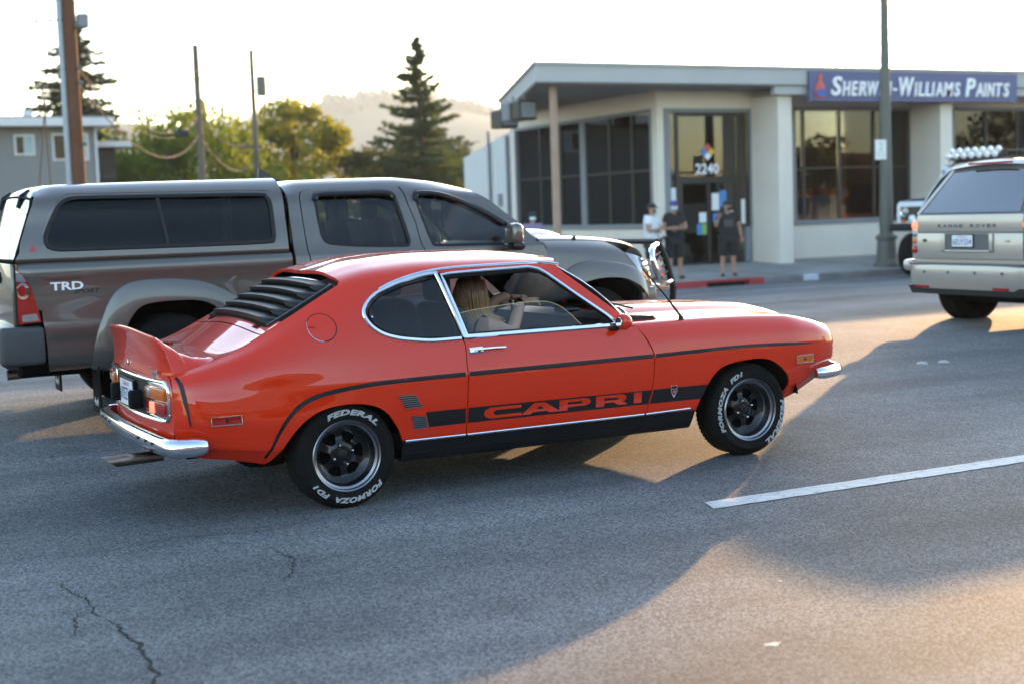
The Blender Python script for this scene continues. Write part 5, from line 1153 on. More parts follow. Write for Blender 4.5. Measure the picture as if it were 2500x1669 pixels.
ra_ = smooth_pts([(.50, .45), (.53, .62), (.64, .78), (.80, .85), (.92, .865), (1.05, .85), (1.2, .78), (1.31, .62), (1.34, .45)], 3)
fa_ = sh(ra_, 2.88)
sp_ = [(.135, t) for t in (5, 4, 3, 2, 1, .05)]+[(.3, .05), (.45, .05)]+SU.xz(ra_, 0, 5)+[(1.5, .05), (3.2, .05)]+SU.xz(fa_, 0, 5)+[(4.4, .05), (4.7, .05), (4.89, .05)]+[(4.895, t) for t in (1, 2, 3, 4, 5)]
cabp = SU.xz([(.155, 1.225), (.30, 1.44), (.43, 1.63)], 5, 8)+[(.475, 8.0), (.50, 8.5), (.51, 9.2), (.515, 10)]+[(3.0, 10), (2.98, 9.2), (2.95, 8.4)]+SU.xz([(3.02, 1.66), (3.35, 1.45), (3.70, 1.225)], 5, 8.3)
wins = [[(.42, 1.26), (.58, 1.58), (1.10, 1.60), (1.16, 1.26)], [(1.24, 1.26), (1.19, 1.60), (2.08, 1.60), (2.12, 1.26)], [(2.20, 1.26), (2.16, 1.60), (2.92, 1.59), (3.45, 1.27)]]
for s_ in (-1, 1): panel('body_side', SU, sp_, 'paint_silver', suv, h=.09, side=s_)
panel('cabin_shell', SU, cabp, 'paint_silver', suv, holes=[SU.xz(q, 5, 8) for q in wins], h=.08, side='both', flange=.02)
panel('headlining', SU, [(.6, 8.3), (2.9, 8.3), (2.95, 10), (.6, 10)], 'lining', suv, h=.2, off=-.04, flange=0, side='both')
for s_ in (-1, 1):
    for q in wins: panel('side_glass', SU, SU.xz(q, 5, 8), 'glass_dark', suv, h=.15, off=-.01, flange=0, side=s_)
    fixn(MB().lathe([(.42, -.95), (.42, -.5), (.05, -.5)], c=(.92, 0, .42), n=18, a0=-.05, a1=math.pi+.05, sgn=-s_).build('wheel_well', 'dark_void', suv))
    fixn(MB().lathe([(.42, -.95), (.42, -.5), (.05, -.5)], c=(3.80, 0, .42), n=18, a0=-.05, a1=math.pi+.05, sgn=-s_).build('wheel_well', 'dark_void', suv))
def rp_(u, v, ins=0.):
    y = u*2-1; z = 1.205+.475*v; hw = .757-.165*v-ins; return Vector((.115+.375*v-.012*(1-y*y), y*hw, z+.035*(1-y*y)*v))
MB().grid(13, 7, lambda u, v: rp_(u, v)).build('hatch_frame', 'grey_trim', suv, 180)
hgl = MB().grid(13, 7, lambda u, v: rp_(.045+.91*u, .03+.86*v)+Vector((-.006, 0, .004))).build('rear_glass', 'glass_privacy', suv, 180)
lip = MB().grid(13, 5, lambda u, v: rp_(u, 1)+Vector((-.045+.09*v, 0, .006+.045*math.sin(v*1.6)))).build('roof_spoiler', 'paint_silver', suv, 180)
MB().box(.395, .43, -.30, .30, 1.722, 1.742, .004).build('high_brake_lamp', 'red_lens', lip)
for s_ in (-1, 1): MB().tube([rp_((s_+1)/2, j/6)+Vector((.012, s_*.008, 0)) for j in range(7)], .024, n=8).build('hatch_pillar', 'paint_silver', suv)
# tail panel, tailgate halves
endp = [(-.80, .45), (.80, .45), (.83, .85), (.825, 1.05), (.795, 1.165), (.755, 1.205), (-.755, 1.205), (-.795, 1.165), (-.825, 1.05), (-.83, .85)]
MB().prism(endp, .125, .16, 'x').build('tail_panel', 'paint_silver', suv)
MB().box(.085, .13, -.745, .745, 1.018, 1.205, .012, 2).build('upper_tailgate', 'paint_silver', suv)
lt = MB().box(.088, .13, -.745, .745, .735, 1.010, .012, 2).build('lower_tailgate', 'paint_silver', suv)
rec = [(-.355, .815), (.355, .815), (.355, 1.0), (-.355, 1.0)]
MB().box(.080, .0895, -.36, .36, .812, 1.004, .003).build('plate_recess', 'grey_trim', lt)
for (a, b, c, d) in ((-.36, -.31, .812, 1.004), (.31, .36, .812, 1.004), (-.36, .36, .812, .832)): MB().box(.066, .082, a, b, c, d, .006, 2).build('plate_surround', 'paint_silver', lt)
pl = MB().box(.070, .079, -.10, .22, .855, 1.0, .003).build('number_plate', 'black_trim', suv)
MB().box(.067, .0705, -.085, .205, .868, .988).build('plate_face', 'plate_white', pl, 0)
V, F = fit_text('6EUY334', .26, .062, offset=.006); mesh('plate_number', [(.0655, .06-a, .918+b) for a, b, c in V], F, 'plate_blue', pl, 0)
V, F = fit_text('California', .13, .022, shear=.3); mesh('plate_script', [(.0655, .06-a, .972+b) for a, b, c in V], F, 'plate_red', pl, 0)
for i, ch in enumerate('RANGE ROVER'):
    if ch == ' ': continue
    V, F = fit_text(ch, .056, .036, offset=.03); mesh('lettering', [(.0835, .40-i*.078-a, 1.085+b) for a, b, c in V], F, 'grey_plastic', suv, 0)
V, F = fit_text('HSE', .07, .022, offset=.008); mesh('lettering', [(.0865, -.55-a, .925+b) for a, b, c in V], F, 'grey_plastic', suv, 0)
ov = MB().lathe([(0, .006), (.8, .005), (1, 0)], axis='x', n=20, sgn=-1); ov.xf(lambda v: Vector((.088+v.x, .63+v.y*.036, .93+v.z*.019))).build('oval_badge', 'grey_plastic', suv)
for s_ in (-1, 1):
    y0, y1 = sorted((s_*.752, s_*.842))
    tl = MB().box(.10, .20, y0, y1, .735, 1.155, .018, 3).build('tail_lamp', 'paint_silver', suv)
    for zc, mm, rr in ((1.09, 'lit_red', .042), (1.0, 'clear_lens', .034), (.92, 'amber_lens', .03), (.83, 'red_lens', .044)):
        fixn(MB().lathe([(0, .016), (rr*.6, .014), (rr, .004), (rr, -.01)], c=(.10, s_*.795, zc), axis='x', n=18, sgn=-1).build('lamp_lens', mm, tl))
bmp = MB().grid(31, 9, lambda u, v: Vector((-.005+.20*abs(u*2-1)**7+(.05*(1-v)**2)+.02*v**4, (u*2-1)*.965, .42+.26*v))).build('rear_bumper', 'paint_silver', suv, 180)
MB().box(.01, .13, -.80, .80, .672, .695, .006).build('bumper_step', 'grey_trim', bmp)
for s_ in (-1, 1): MB().box(.05, .26, min(s_*.80, s_*.955), max(s_*.80, s_*.955), .60, .725, .05, 4).build('bumper_corner', 'paint_silver', bmp)
for y in (-.55, -.18, .2, .55): fixn(MB().lathe([(0, .004), (.014, .003), (.016, 0)], axis='x', n=14, sgn=-1, c=(-.002, y, .60)).build('parking_sensor', 'grey_trim', bmp))
for y in (-.5, .62): MB().box(.03, .06, y-.1, y+.1, .425, .45).build('reflector', 'red_lens', bmp)
MB().prism([(-.80, .36), (.80, .36), (.86, .45), (-.86, .45)], .06, .5, 'x').build('under_valance', 'black_trim', suv)
MB().box(.3, 4.5, -.55, .55, .28, .42, .03).build('chassis', 'dark_void', suv)
MB().tube([(.92, -.75, .375), (.92, .75, .375)], .07, n=10).build('rear_axle', 'dark_void', suv)
MB().box(.14, 4.7, -.82, .82, .42, .50).build('floor_pan', 'dark_void', suv)
for xx in (1.5, 2.4):
    for s_ in (-1, 1):
        b_ = MB().box(-.08, .08, -.27, .27, 0, .62, .05, 2); b_.xf(lambda v: Vector((xx+v.x-.2*v.z, s_*.40+v.y, .82+v.z))).build('seat_back', 'vinyl', suv)
        h_ = MB().box(-.05, .05, -.13, .13, 0, .18, .045, 2); h_.xf(lambda v: Vector((xx-.14+v.x, s_*.40+v.y, 1.42+v.z))).build('head_restraint', 'vinyl', suv)
def sws(u, v):
    y = u*2-1; return Vector((3.72+.12*(1-y*y), y*.78, 1.215)).lerp(Vector((2.98+.06*(1-y*y), y*.62, 1.69+.04*(1-y*y))), v)
MB().grid(9, 5, sws).build('windscreen', 'glass_tint', suv, 180)
MB().grid(9, 9, lambda u, v: Vector((3.72+.12*(1-(v*2-1)**2)+(4.9-3.8)*u, (v*2-1)*(.86-.08*u**3), 1.215-.12*u**2.2+.03*(1-(v*2-1)**2)))).build('hood', 'paint_silver', suv, 180)
MB().box(4.86, 4.95, -.80, .80, .48, 1.06, .04, 2).build('front_panel', 'grey_trim', suv)
for x_ in (.92, 3.80):
    for s_ in (-1, 1): make_wheel(suv, 'wheel', (x_, s_*.94, .375), .375, .27, .24, s_, 'spoke')

# ================================================================== lifted white off-roader at the far kerb
mat('paint_white', (.62, .64, .68), .3, 0, 1., .5, .05)
BZ = -.335
bro = tag(empty('lifted_truck', (23.1, 24.55, BZ), R(190)), 'lifted white off-roader with a roof bar of round lamps behind the silver suv', 'off-roader')
b_ = MB().prism([(0, 1.20), (-.02, 1.66), (-.10, 1.74), (-1.2, 1.86), (-1.25, 1.50), (-1.25, 1.05), (-1.05, 1.05), (-.98, 1.32), (-.30, 1.32), (-.22, 1.1)], -.90, .90); b_.build('front_clip', 'paint_white', bro, 30)
MB().grid(9, 7, lambda u, v: Vector((-.06-1.19*u, (v*2-1)*.86, 1.745+.115*u+.05*(1-(v*2-1)**4)))).build('hood', 'paint_white', bro, 180)
MB().prism([(-1.25, .95), (-4.3, .95), (-4.35, 1.70), (-4.3, 1.86), (-1.22, 1.86)], -.92, .92).build('tub', 'paint_white', bro, 30)
MB().box(.0, .03, -.78, .78, 1.30, 1.62, .01).build('grille', 'black_trim', bro)
for k in range(6): MB().box(.028, .04, -.5, .5, 1.34+k*.045, 1.352+k*.045).build('grille_bar', 'grey_trim', bro)
for s_ in (-1, 1):
    hl = fixn(MB().lathe([(0, .05), (.07, .045), (.1, .02), (.105, 0)], c=(.03, s_*.64, 1.50), axis='x', n=20).build('headlight', 'clear_lens', bro))
    fixn(MB().lathe([(.10, .02), (.115, .03), (.122, 0)], c=(.03, s_*.64, 1.50), axis='x', n=20).build('bezel', 'chrome', hl))
    fg = fixn(MB().lathe([(0, .07), (.06, .065), (.085, .05), (.09, 0), (.05, -.05)], c=(.20, s_*.30, 1.34), axis='x', n=18).build('driving_lamp', 'lamp_white', bro))
    MB().box(-.01, .05, s_*.70-.06, s_*.70+.06, 1.26, 1.33, .01).build('turn_lamp', 'amber_lens', bro)
    MB().prism([(-.02, 1.30), (-.05, 1.42), (-.25, 1.50), (-1.0, 1.50), (-1.2, 1.38), (-1.22, 1.28), (-1.05, 1.34), (-.3, 1.38)], min(s_*.90, s_*1.03), max(s_*.90, s_*1.03)).build('fender_flare', 'black_trim', bro)
MB().box(.10, .26, -.92, .92, 1.06, 1.24, .03, 2).build('front_bumper', 'black_trim', bro)
MB().prism([(-1.22, 1.86), (-1.62, 2.52), (-1.70, 2.58), (-4.2, 2.58), (-4.32, 2.50), (-4.34, 1.86), (-4.22, 1.86), (-4.20, 2.44), (-3.2, 2.46), (-3.2, 1.9), (-3.08, 1.9), (-3.08, 2.46), (-1.74, 2.46), (-1.38, 1.88)], -.80, -.70).build('cab_side', 'paint_white', bro, 30)
MB().prism([(-1.22, 1.86), (-1.62, 2.52), (-1.70, 2.58), (-4.2, 2.58), (-4.32, 2.50), (-4.34, 1.86), (-4.22, 1.86), (-4.20, 2.44), (-3.2, 2.46), (-3.2, 1.9), (-3.08, 1.9), (-3.08, 2.46), (-1.74, 2.46), (-1.38, 1.88)], .70, .80).build('cab_side', 'paint_white', bro, 30)
MB().grid(5, 5, lambda u, v: Vector((-1.62-2.6*u, (v*2-1)*.79, 2.55+.05*(1-(v*2-1)**2)))).build('roof', 'paint_white', bro, 180)
MB().grid(3, 5, lambda u, v: Vector((-1.26-.36*u, (v*2-1)*.72, 1.88+.62*u))).build('windscreen', 'glass_tint', bro, 180)
for s_ in (-1, 1): MB().box(-3.1, -1.5, s_*.73-.005, s_*.73+.005, 1.9, 2.45).build('side_glass', 'glass_tint', bro)
for s_ in (-1, 1):
    for x_ in (-.65, -3.4):
        make_wheel(bro, 'wheel', (x_, s_*1.02, .50), .50, .34, .21, s_, 'spoke')
MB().box(-3.9, -.3, -.4, .4, .62, .95, .02).build('chassis', 'dark_void', bro)
for x_ in (-.65, -3.4): MB().tube([(x_, -.9, .5), (x_, .9, .5)], .07).build('axle', 'dark_void', bro)
rk = MB()
for s_ in (-1, 1): rk.tube([(-1.75, s_*.72, 2.68), (-4.1, s_*.72, 2.68)], .015).tube([(-1.75, s_*.72, 2.84), (-4.1, s_*.72, 2.84)], .015)
for k in range(7): rk.tube([(-1.75-k*.39, -.72, 2.60), (-1.75-k*.39, -.72, 2.84)], .012).tube([(-1.75-k*.39, .72, 2.60), (-1.75-k*.39, .72, 2.84)], .012).tube([(-1.75-k*.39, -.72, 2.68), (-1.75-k*.39, .72, 2.68)], .012)
rk.build('roof_rack', 'black_trim', bro)
for row in range(2):
    for k in range(7):
        y = -.63+k*.21+row*.1-.05; c_ = (-1.66+row*.0, y, 2.76+row*.105)
        lm = fixn(MB().lathe([(0, .05), (.04, .045), (.062, .032), (.068, 0), (.05, -.05), (0, -.065)], c=c_, axis='x', n=16).build('roof_lamp', 'lamp_white', bro))
        fixn(MB().lathe([(.06, .034), (.074, .032), (.076, .0)], c=c_, axis='x', n=16).build('lamp_bezel', 'chrome', lm))
MB().tube([(-1.70, -.74, 2.70), (-1.70, .74, 2.70)], .02).build('lamp_bar', 'black_trim', bro)

# ================================================================== street lamp, poles, wires
mat('pole_metal', (.115, .115, .10), .6, .2, 0, .4, .15); mat('pole_timber', (.13, .06, .035), .9, 0, 0, .2, .3, 4., bump=.4, bscale=30); mat('conduit', (.30, .32, .35), .5, .3); mat('wire', (.025, .022, .02), .8); mat('old_timber', (.10, .085, .07), .9, var=.3)
zs = slab_z(27.6)
lamp = tag(empty('street_lamp', (24.55, 27.6, zs)), 'dark green-grey street lamp column with a flared base on the far pavement', 'street lamp')
fixn(MB().lathe([(.0, .0), (.33, 0), (.33, .06), (.29, .12), (.25, .18), (.23, .66), (.27, .70), (.27, .76), (.20, .80), (.165, .84), (.16, 1.0)], axis='z', n=16).build('base', 'pole_metal', lamp, 30))
fixn(MB().lathe([(.175, .98), (.145, 3.0), (.12, 5.0), (.09, 8.2)], axis='z', n=16).build('column', 'pole_metal', lamp))
ar = MB().tube([(0, 0, 8.0), (-.2, -.5, 8.5), (-.5, -1.5, 8.75)], .045).build('arm', 'pole_metal', lamp)
MB().box(-.7, -.4, -2.1, -1.45, 8.68, 8.82, .05, 2).build('lantern', 'pole_metal', lamp)
sgn = MB().box(-.48, -.12, -.17, -.155, 2.66, 3.15, .01).build('parking_plate', 'paper_white', lamp)
wtext('2', -.30, -.171, 2.99, .12, .18, 'paper_green', sgn); wtext('HOUR', -.30, -.171, 2.84, .22, .05, 'paper_green', sgn); wtext('PARKING', -.30, -.171, 2.76, .26, .05, 'paper_green', sgn)
for z in (2.72, 3.08): fixn(MB().lathe([(.125, -.03), (.135, 0), (.125, .03)], c=(0, 0, z), axis='z', n=14).build('clamp', 'alu_rim', lamp))
def upole(x, y, h, r0_, r1_, m, lbl, z=-.25):
    o = tag(empty('utility_pole', (x, y, z)), lbl, 'utility pole', 'timber utility poles'); MB().tube([(0, 0, 0), (0, 0, h*.5), (0, 0, h)], [r0_, (r0_+r1_)/2, r1_], n=14).build('shaft', m, o); return o
p1 = upole(5.02, 28.0, 10.5, .155, .125, 'pole_timber', 'nearest brown timber pole with a pale conduit up its side', slab_z(28.0))
MB().tube([(-.17, -.05, 0), (-.17, -.05, 9.5)], .055, n=10).build('conduit', 'conduit', p1)
for k, z in enumerate((3.2, 4.35, 4.62, 5.4, 6.1)): MB().box(.08, .18, -.16, -.10, z, z+.07, .01).build('bracket', 'pole_metal', p1)
bxp = MB().box(.16, .36, -.10, .12, 5.42, 5.68, .02).build('junction_box', 'trim_grey', p1)
p2 = upole(13.75, 52, 8.35, .15, .11, 'old_timber', 'bare dark timber pole in front of the willow', -.45)
for z in (5.6, 6.3, 7.1): MB().tube([(-.25, 0, z), (.2, 0, z+.05)], .03).build('peg', 'wire', p2)
p3 = upole(20.1, 66, 9.9, .15, .11, 'old_timber', 'timber pole with a transformer can near its top', -.45)
fixn(MB().lathe([(0, .95), (.2, .93), (.24, .88), (.24, .05), (.2, 0), (0, 0)], c=(.42, 0, 7.75), axis='z', n=16).build('transformer', 'pole_metal', p3))
MB().tube([(.0, 0, 8.0), (.42, 0, 8.0)], .03).build('bracket', 'wire', p3); MB().tube([(0, 0, 9.7), (.35, 0, 10.0)], .03).build('arm', 'wire', p3); MB().box(-.9, .3, -.06, .06, 5.3, 5.42).build('crossarm', 'old_timber', p3)
p4 = upole(29.2, 90, 8.7, .15, .12, 'conduit', 'pale grey pole in front of the golden tree', -.45)
def wire(a, b, sag, r_, lbl, n=14):
    P = []
    for i in range(n+1): t = i/n; q = Vector(a).lerp(Vector(b), t); q.z -= sag*4*t*(1-t); P.append(q)
    return tag(MB().tube(P, r_, n=5).build('overhead_wire', 'wire', None), lbl, 'cable', 'overhead wires')
A1 = (5.06, 27.9, 0); A2 = (13.75, 52, 0); A3 = (20.1, 66, 0); A4 = (29.2, 90, 0)
def at_(a, z): return (a[0], a[1], z)
wire(at_(A1, 4.55), at_(A2, 5.35), .95, .011, 'upper cable from the nearest pole to the bare pole')
wire(at_(A1, 4.50), at_(A2, 5.30), 1.05, .010, 'cable hung just below the upper cable, nearest pole to bare pole')
wire(at_(A1, 4.25), at_(A2, 4.70), 1.15, .016, 'thick sagging cable bundle from the nearest pole to the bare pole')
wire(at_(A1, 6.0), at_(A3, 9.2), 1.2, .016, 'thin top wire from the nearest pole to the transformer pole')
wire(at_(A1, 5.75), at_(A3, 8.9), 1.6, .011, 'hair-thin wire below the top wire from the nearest pole')
for k, (za, zb, sg_, r_) in enumerate(((5.3, 5.4, .7, .018), (4.6, 4.4, .9, .03))): wire(at_(A2, za), at_(A3, zb), sg_, r_, ('upper', 'lower thick')[k]+' cable from the bare pole to the transformer pole')
for k, (za, zb, sg_, r_) in enumerate(((5.2, 4.6, .8, .018), (4.5, 4.0, 1.0, .02), (3.6, 3.2, 1.3, .03))): wire(at_(A3, za), at_(A4, zb), sg_, r_, ('topmost', 'middle', 'lowest')[k]+' cable from the transformer pole to the pale pole')
wire(at_(A1, 5.36), (-16, 30, 4.7), .25, .018, 'upper wire leaving the nearest pole to the left'); wire(at_(A1, 4.45), (-16, 30, 4.0), .3, .014, 'lower wire leaving the nearest pole to the left')
wire(at_(A1, 8.5), (4.0, 27.9, -.1), .0, .012, 'steep guy wire beside the nearest pole', 4); wire((4.35, 27.9, 8.6), (4.55, 27.9, -.1), 0, .012, 'near-upright wire left of the nearest pole', 4)
wire((35.5, 120, 6.9), (58, 120, 8.0), .5, .04, 'distant level wire crossing before the hazy hill')
fb = MB().box(10.2, 10.6, 41.2, 41.4, 3.95, 4.15, .03).build('splice_case', 'wire', None); tag(fb, 'small dark splice case hanging on the sagging cables', 'splice case')

# ================================================================== grey house
mat('house_grey', (.20, .20, .205), .85, 0, 0, .2, .06, 1.); mat('house_trim', (.56, .56, .58), .6); mat('roof_grey', (.22, .22, .23), .85, var=.2, vscale=2.); mat('curtain', (.30, .40, .42), .8)
hs = tag(empty('house', (5, 62, -.45)), 'two-storey grey house with a flat pale eave and white windows', 'house')
def hb(x0, x1, y0, y1, z0, z1, nm, m, par=hs): return MB().box(x0-5, x1-5, y0-62, y1-62, z0+.45, z1+.45).build(nm, m, par, 0)
hb(-6, 11.95, 62, 71, -.45, 5.62, 'wall', 'house_grey'); rf_ = hb(-6.6, 12.55, 61.1, 72, 5.62, 5.95, 'roof', 'house_trim'); hb(-6.5, 12.45, 61.2, 71.9, 5.951, 6.02, 'roof_cover', 'roof_grey', rf_)
hb(9.25, 9.6, 63, 63.35, 6.02, 6.40, 'flue', 'house_trim', rf_)
hb(11.96, 13.3, 65, 71, -.45, 4.9, 'wing_wall', 'shop_dark'); hb(11.8, 13.9, 64.2, 71.5, 4.9, 5.15, 'wing_roof', 'house_trim'); hb(11.88, 11.97, 61.9, 61.99, -.45, 5.6, 'corner_board', 'house_trim')
for x0, x1, z0, z1 in ((8.62, 9.45, 4.46, 5.32), (10.13, 11.62, 4.22, 5.36), (5.0, 6.2, 4.3, 5.3), (8.4, 9.6, 1.2, 2.3)):
    w_ = hb(x0, x1, 61.93, 61.995, z0, z1, 'window', 'house_trim'); m_ = (x0+x1)/2
    hb(x0+.09, m_-.04, 61.90, 61.929, z0+.09, z1-.09, 'pane', 'glass_dark', w_); hb(m_+.04, x1-.09, 61.90, 61.929, z0+.09, z1-.09, 'pane', 'curtain', w_)
hb(12.5, 13.2, 64.3, 64.5, 3.55, 3.75, 'porch_light', 'frame_dark')

# ================================================================== opposite side of the street (behind the camera; seen only in glass and paint)
mat('stucco', (.26, .20, .15), .9, var=.1); mat('awning', (.25, .10, .06), .8)
op = tag(empty('opposite_shops', (6, -16, 0)), 'long low tan shop row across the street, seen in reflections', 'building')
for k, (x0, x1, h) in enumerate(((-34, -12, 3.4), (-12, 8, 4.6), (8, 26, 3.5), (26, 44, 4.2), (44, 58, 3.2), (58, 74, 4.6), (74, 104, 3.8))):
    b_ = MB().box(x0, x1-.02, -6, 2, .0, h).build('shop_wall', ('stucco', 'house_grey', 'fascia_grey', 'stucco', 'house_grey', 'awning', 'stucco')[k], op, 0)
    MB().box(x0, x1-.02, 2.001, 3.2, h-1.5, h-1.2).build('canopy', 'awning', b_, 0)
    for j in range(int((x1-x0)/4)): MB().box(x0+.6+j*4, x0+3.6+j*4, 2.002, 2.03, .5, 2.5).build('shop_window', 'glass_dark', b_, 0)

# ================================================================== plants
def leafmat(name, col, tr, mixf=.55, var=.35):
    m, n, b, o = nodes_of(name); n.nodes.remove(b); L = n.links; M[name] = m
    g = n.nodes.new('ShaderNodeNewGeometry'); cr = n.nodes.new('ShaderNodeValToRGB'); L.new(g.outputs['Random Per Island'], cr.inputs[0])
    c = Vector(col); cr.color_ramp.elements[0].color = (*(c*(1-var)), 1); cr.color_ramp.elements[1].color = (*(c*(1+var)), 1)
    d = n.nodes.new('ShaderNodeBsdfDiffuse'); t = n.nodes.new('ShaderNodeBsdfTranslucent'); t.inputs[0].default_value = (*tr, 1); L.new(cr.outputs[0], d.inputs[0])
    x = n.nodes.new('ShaderNodeMixShader'); x.inputs[0].default_value = mixf; L.new(d.outputs[0], x.inputs[1]); L.new(t.outputs[0], x.inputs[2]); L.new(x.outputs[0], o.inputs[0])
leafmat('leaf_conifer', (.04, .052, .03), (.07, .085, .03), .3); leafmat('leaf_willow', (.08, .105, .022), (.24, .28, .03), .5); leafmat('leaf_gold', (.095, .10, .02), (.33, .31, .02), .55)
leafmat('leaf_cedar', (.055, .075, .038), (.13, .16, .04), .42); leafmat('leaf_dark', (.05, .058, .025), (.13, .13, .03), .4); leafmat('leaf_shrub', (.10, .12, .025), (.28, .30, .04), .5); leafmat('leaf_hill', (.07, .08, .055), (.08, .09, .05), .3)
mat('bark', (.075, .055, .04), .95, 0, 0, .1, .3, 4., bump=.5, bscale=15)
rng = np.random.default_rng(11)
def leaves(P, size, m, parent, nm='crown', elong=1.6, droop=0., dirs=None):
    """one small pointed face per point, randomly turned"""
    n = len(P); d = rng.normal(size=(n, 3)); d[:, 2] -= droop; d = d if dirs is None else d*.45+dirs
    d /= np.linalg.norm(d, axis=1)[:, None]; q = rng.normal(size=(n, 3)); s = np.cross(d, q); s /= np.linalg.norm(s, axis=1)[:, None]
    L = (size*rng.uniform(.6, 1.4, n))[:, None]; Wd = L/elong
    V = np.stack([P-d*L*.5, P+s*Wd*.5, P+d*L*.5, P-s*Wd*.5], 1).reshape(-1, 3)
    me = bpy.data.meshes.new(nm); me.vertices.add(4*n); me.vertices.foreach_set('co', V.astype(np.float32).ravel()); me.loops.add(4*n); me.polygons.add(n)
    me.loops.foreach_set('vertex_index', np.arange(4*n, dtype=np.int32)); me.polygons.foreach_set('loop_start', np.arange(0, 4*n, 4, dtype=np.int32)); me.update(calc_edges=True); me.validate()
    me.materials.append(M[m]); o = bpy.data.objects.new(nm, me); return link(o, parent)
def limbs(parent, h, r, forks, nm='trunk', m='bark'):
    b = MB().tube([(0, 0, 0), (r*.3, 0, h*.3), (-r*.2, r*.2, h*.6), (0, 0, h)], [r, r*.85, r*.6, r*.12], n=9)
    for (z0_, p) in forks: s0 = Vector((0, 0, z0_)); p = Vector(p); b.tube([s0, s0.lerp(p, .5)+Vector((0, 0, .12*(p-s0).length)), p], [r*.45, r*.3, r*.08], n=6)
    return b.build(nm, m, parent)
def broad(name, lbl, loc, w_, h, m, nclump, per, size, droop=0., seed=0, base=.22, cat='tree', trunk=.22, sx=1.):
    global rng
    rng = np.random.default_rng(seed); t = tag(empty(name, loc), lbl, cat, 'trees behind the street')
    C = []
    while len(C) < nclump:
        q = rng.uniform(-1, 1, 3); r_ = np.linalg.norm(q)
        if r_ < 1 and r_ > .35: C.append(q)
    C = np.array(C); C[:, 2] = C[:, 2]*.5+.5
    wid = np.sqrt(np.clip(1-(C[:, 2]*1.5-.62)**2, .12, 1)); C[:, :2] *= wid[:, None]
    C = C*[w_*sx, w_, h*(1-base)]+[0, 0, h*base]
    limbs(t, h*.8, trunk, [(h*rng.uniform(.2, .5), tuple(c*[.8, .8, .92])) for c in C[:12]])
    rad = w_*.26*rng.uniform(.6, 1.3, nclump); pts = []
    for c, r_ in zip(C, rad):
        q = rng.normal(size=(per, 3)); q /= np.linalg.norm(q, axis=1)[:, None]; q *= (r_*rng.uniform(.35, 1, per)**.6)[:, None]; q[:, 2] *= .8
        if droop: q[:, 2] -= np.abs(rng.normal(size=per))*droop*r_
        pts.append(c+q)
    P = np.concatenate(pts); P = P[P[:, 2] > .25]
    leaves(P, size, m, t, 'crown', droop=droop*2); return t
def conifer(name, lbl, loc, h, w_, m, seed, z0_=.12, tiers=26, per=26, lift=.15, power=1.0, gap=.0, cut=None):
    global rng
    rng = np.random.default_rng(seed); t = tag(empty(name, loc), lbl, 'tree', 'trees behind the street')
    limbs(t, h, .05*h**.8*.45, [])
    pts = []; ds = []; br = MB()
    for k in range(tiers):
        f = k/(tiers-1); z = h*(z0_+(1-z0_)*f**.95); R_ = w_*(1-f)**power*(1-.0*f)+.10
        nb = max(3, int(7-3*f))
        for j in range(nb):
            if rng.uniform() < gap: continue
            z = h*(z0_+(1-z0_)*min(1, max(0, (k+rng.uniform(-1.2, 1.2))/(tiers-1)))**.95); a = rng.uniform(0, 2*math.pi); L_ = R_*rng.uniform(.45, 1.2); e = np.array([math.cos(a), math.sin(a), 0])
            n = int(per*max(.35, L_/w_)*2.2); s = rng.uniform(.08, 1, n)
            q = e[None]*(s*L_)[:, None]; q[:, 2] += z-(.32*s*L_*(1-f))+lift*(s**2)*L_
            side = np.array([-e[1], e[0], 0]); spread = rng.normal(size=n)*.13*L_*(1.15-s); q += side[None]*spread[:, None]; q[:, 2] += rng.normal(size=n)*.07*(.4+L_*.25)-.05
            pts.append(q); ds.append(np.tile(e*1.2+np.array([0, 0, -.25]), (n, 1))+side[None]*np.sign(spread)[:, None]*.8)
            br.tube([(0, 0, z), tuple(e*L_*.5+[0, 0, z-.16*L_*(1-f)]), tuple(e*L_*.95+[0, 0, z+(lift-.32*(1-f))*L_])], [.05*(1-f)+.015, .03*(1-f)+.01, .006], n=5)
    struct(br.build('branches', 'bark', t), 'stuff'); leaves(np.concatenate(pts), .30, m, t, 'crown', elong=2.2, dirs=np.concatenate(ds)); return t
conifer('conifer_tree', 'dark conifer rising behind the grey house', (15.2, 84, -.45), 13.6, 4.6, 'leaf_conifer', 3, .15, 52, 110, .10, .75, .02)
conifer('cedar_tree', 'tall open cedar with a bare spiky top by the paint shop', (32.5, 75, -.45), 11.9, 5.4, 'leaf_cedar', 5, .05, 50, 100, .26, 1.12, .06)
broad('willow_tree', 'feathery green willow-like tree beside the grey house', (17.8, 70, -.45), 4.6, 7.8, 'leaf_willow', 90, 140, .30, .9, 2, .08, sx=1.0)
broad('golden_tree', 'broad golden-green tree lit from behind', (26.6, 80, -.45), 3.9, 8.7, 'leaf_gold', 64, 130, .30, .1, 4, .12, sx=1.0)
broad('leafy_tree', 'low dark green tree left of the cedar', (29.8, 77, -.45), 2.9, 5.9, 'leaf_dark', 40, 110, .28, .1, 6, .06)
broad('leafy_tree', 'dark green tree right under the cedar branches', (34.6, 79, -.45), 3.0, 5.4, 'leaf_dark', 40, 110, .28, .1, 7, .06)
broad('leafy_shrub', 'bright yellow-green shrub right of the willow-like tree', (21.6, 68, -.45), 2.4, 4.8, 'leaf_shrub', 40, 110, .24, .2, 8, .05, 'shrub', .1)
broad('leafy_shrub', 'yellow-green shrub in front of the golden tree', (24.2, 72, -.45), 2.2, 4.3, 'leaf_shrub', 34, 110, .24, .2, 9, .05, 'shrub', .1)
broad('hill_tree', 'grey-green tree on the slope beside the shop roof', (52, 118, -.45), 5.0, 10.6, 'leaf_hill', 50, 100, .5, .1, 10, .1)
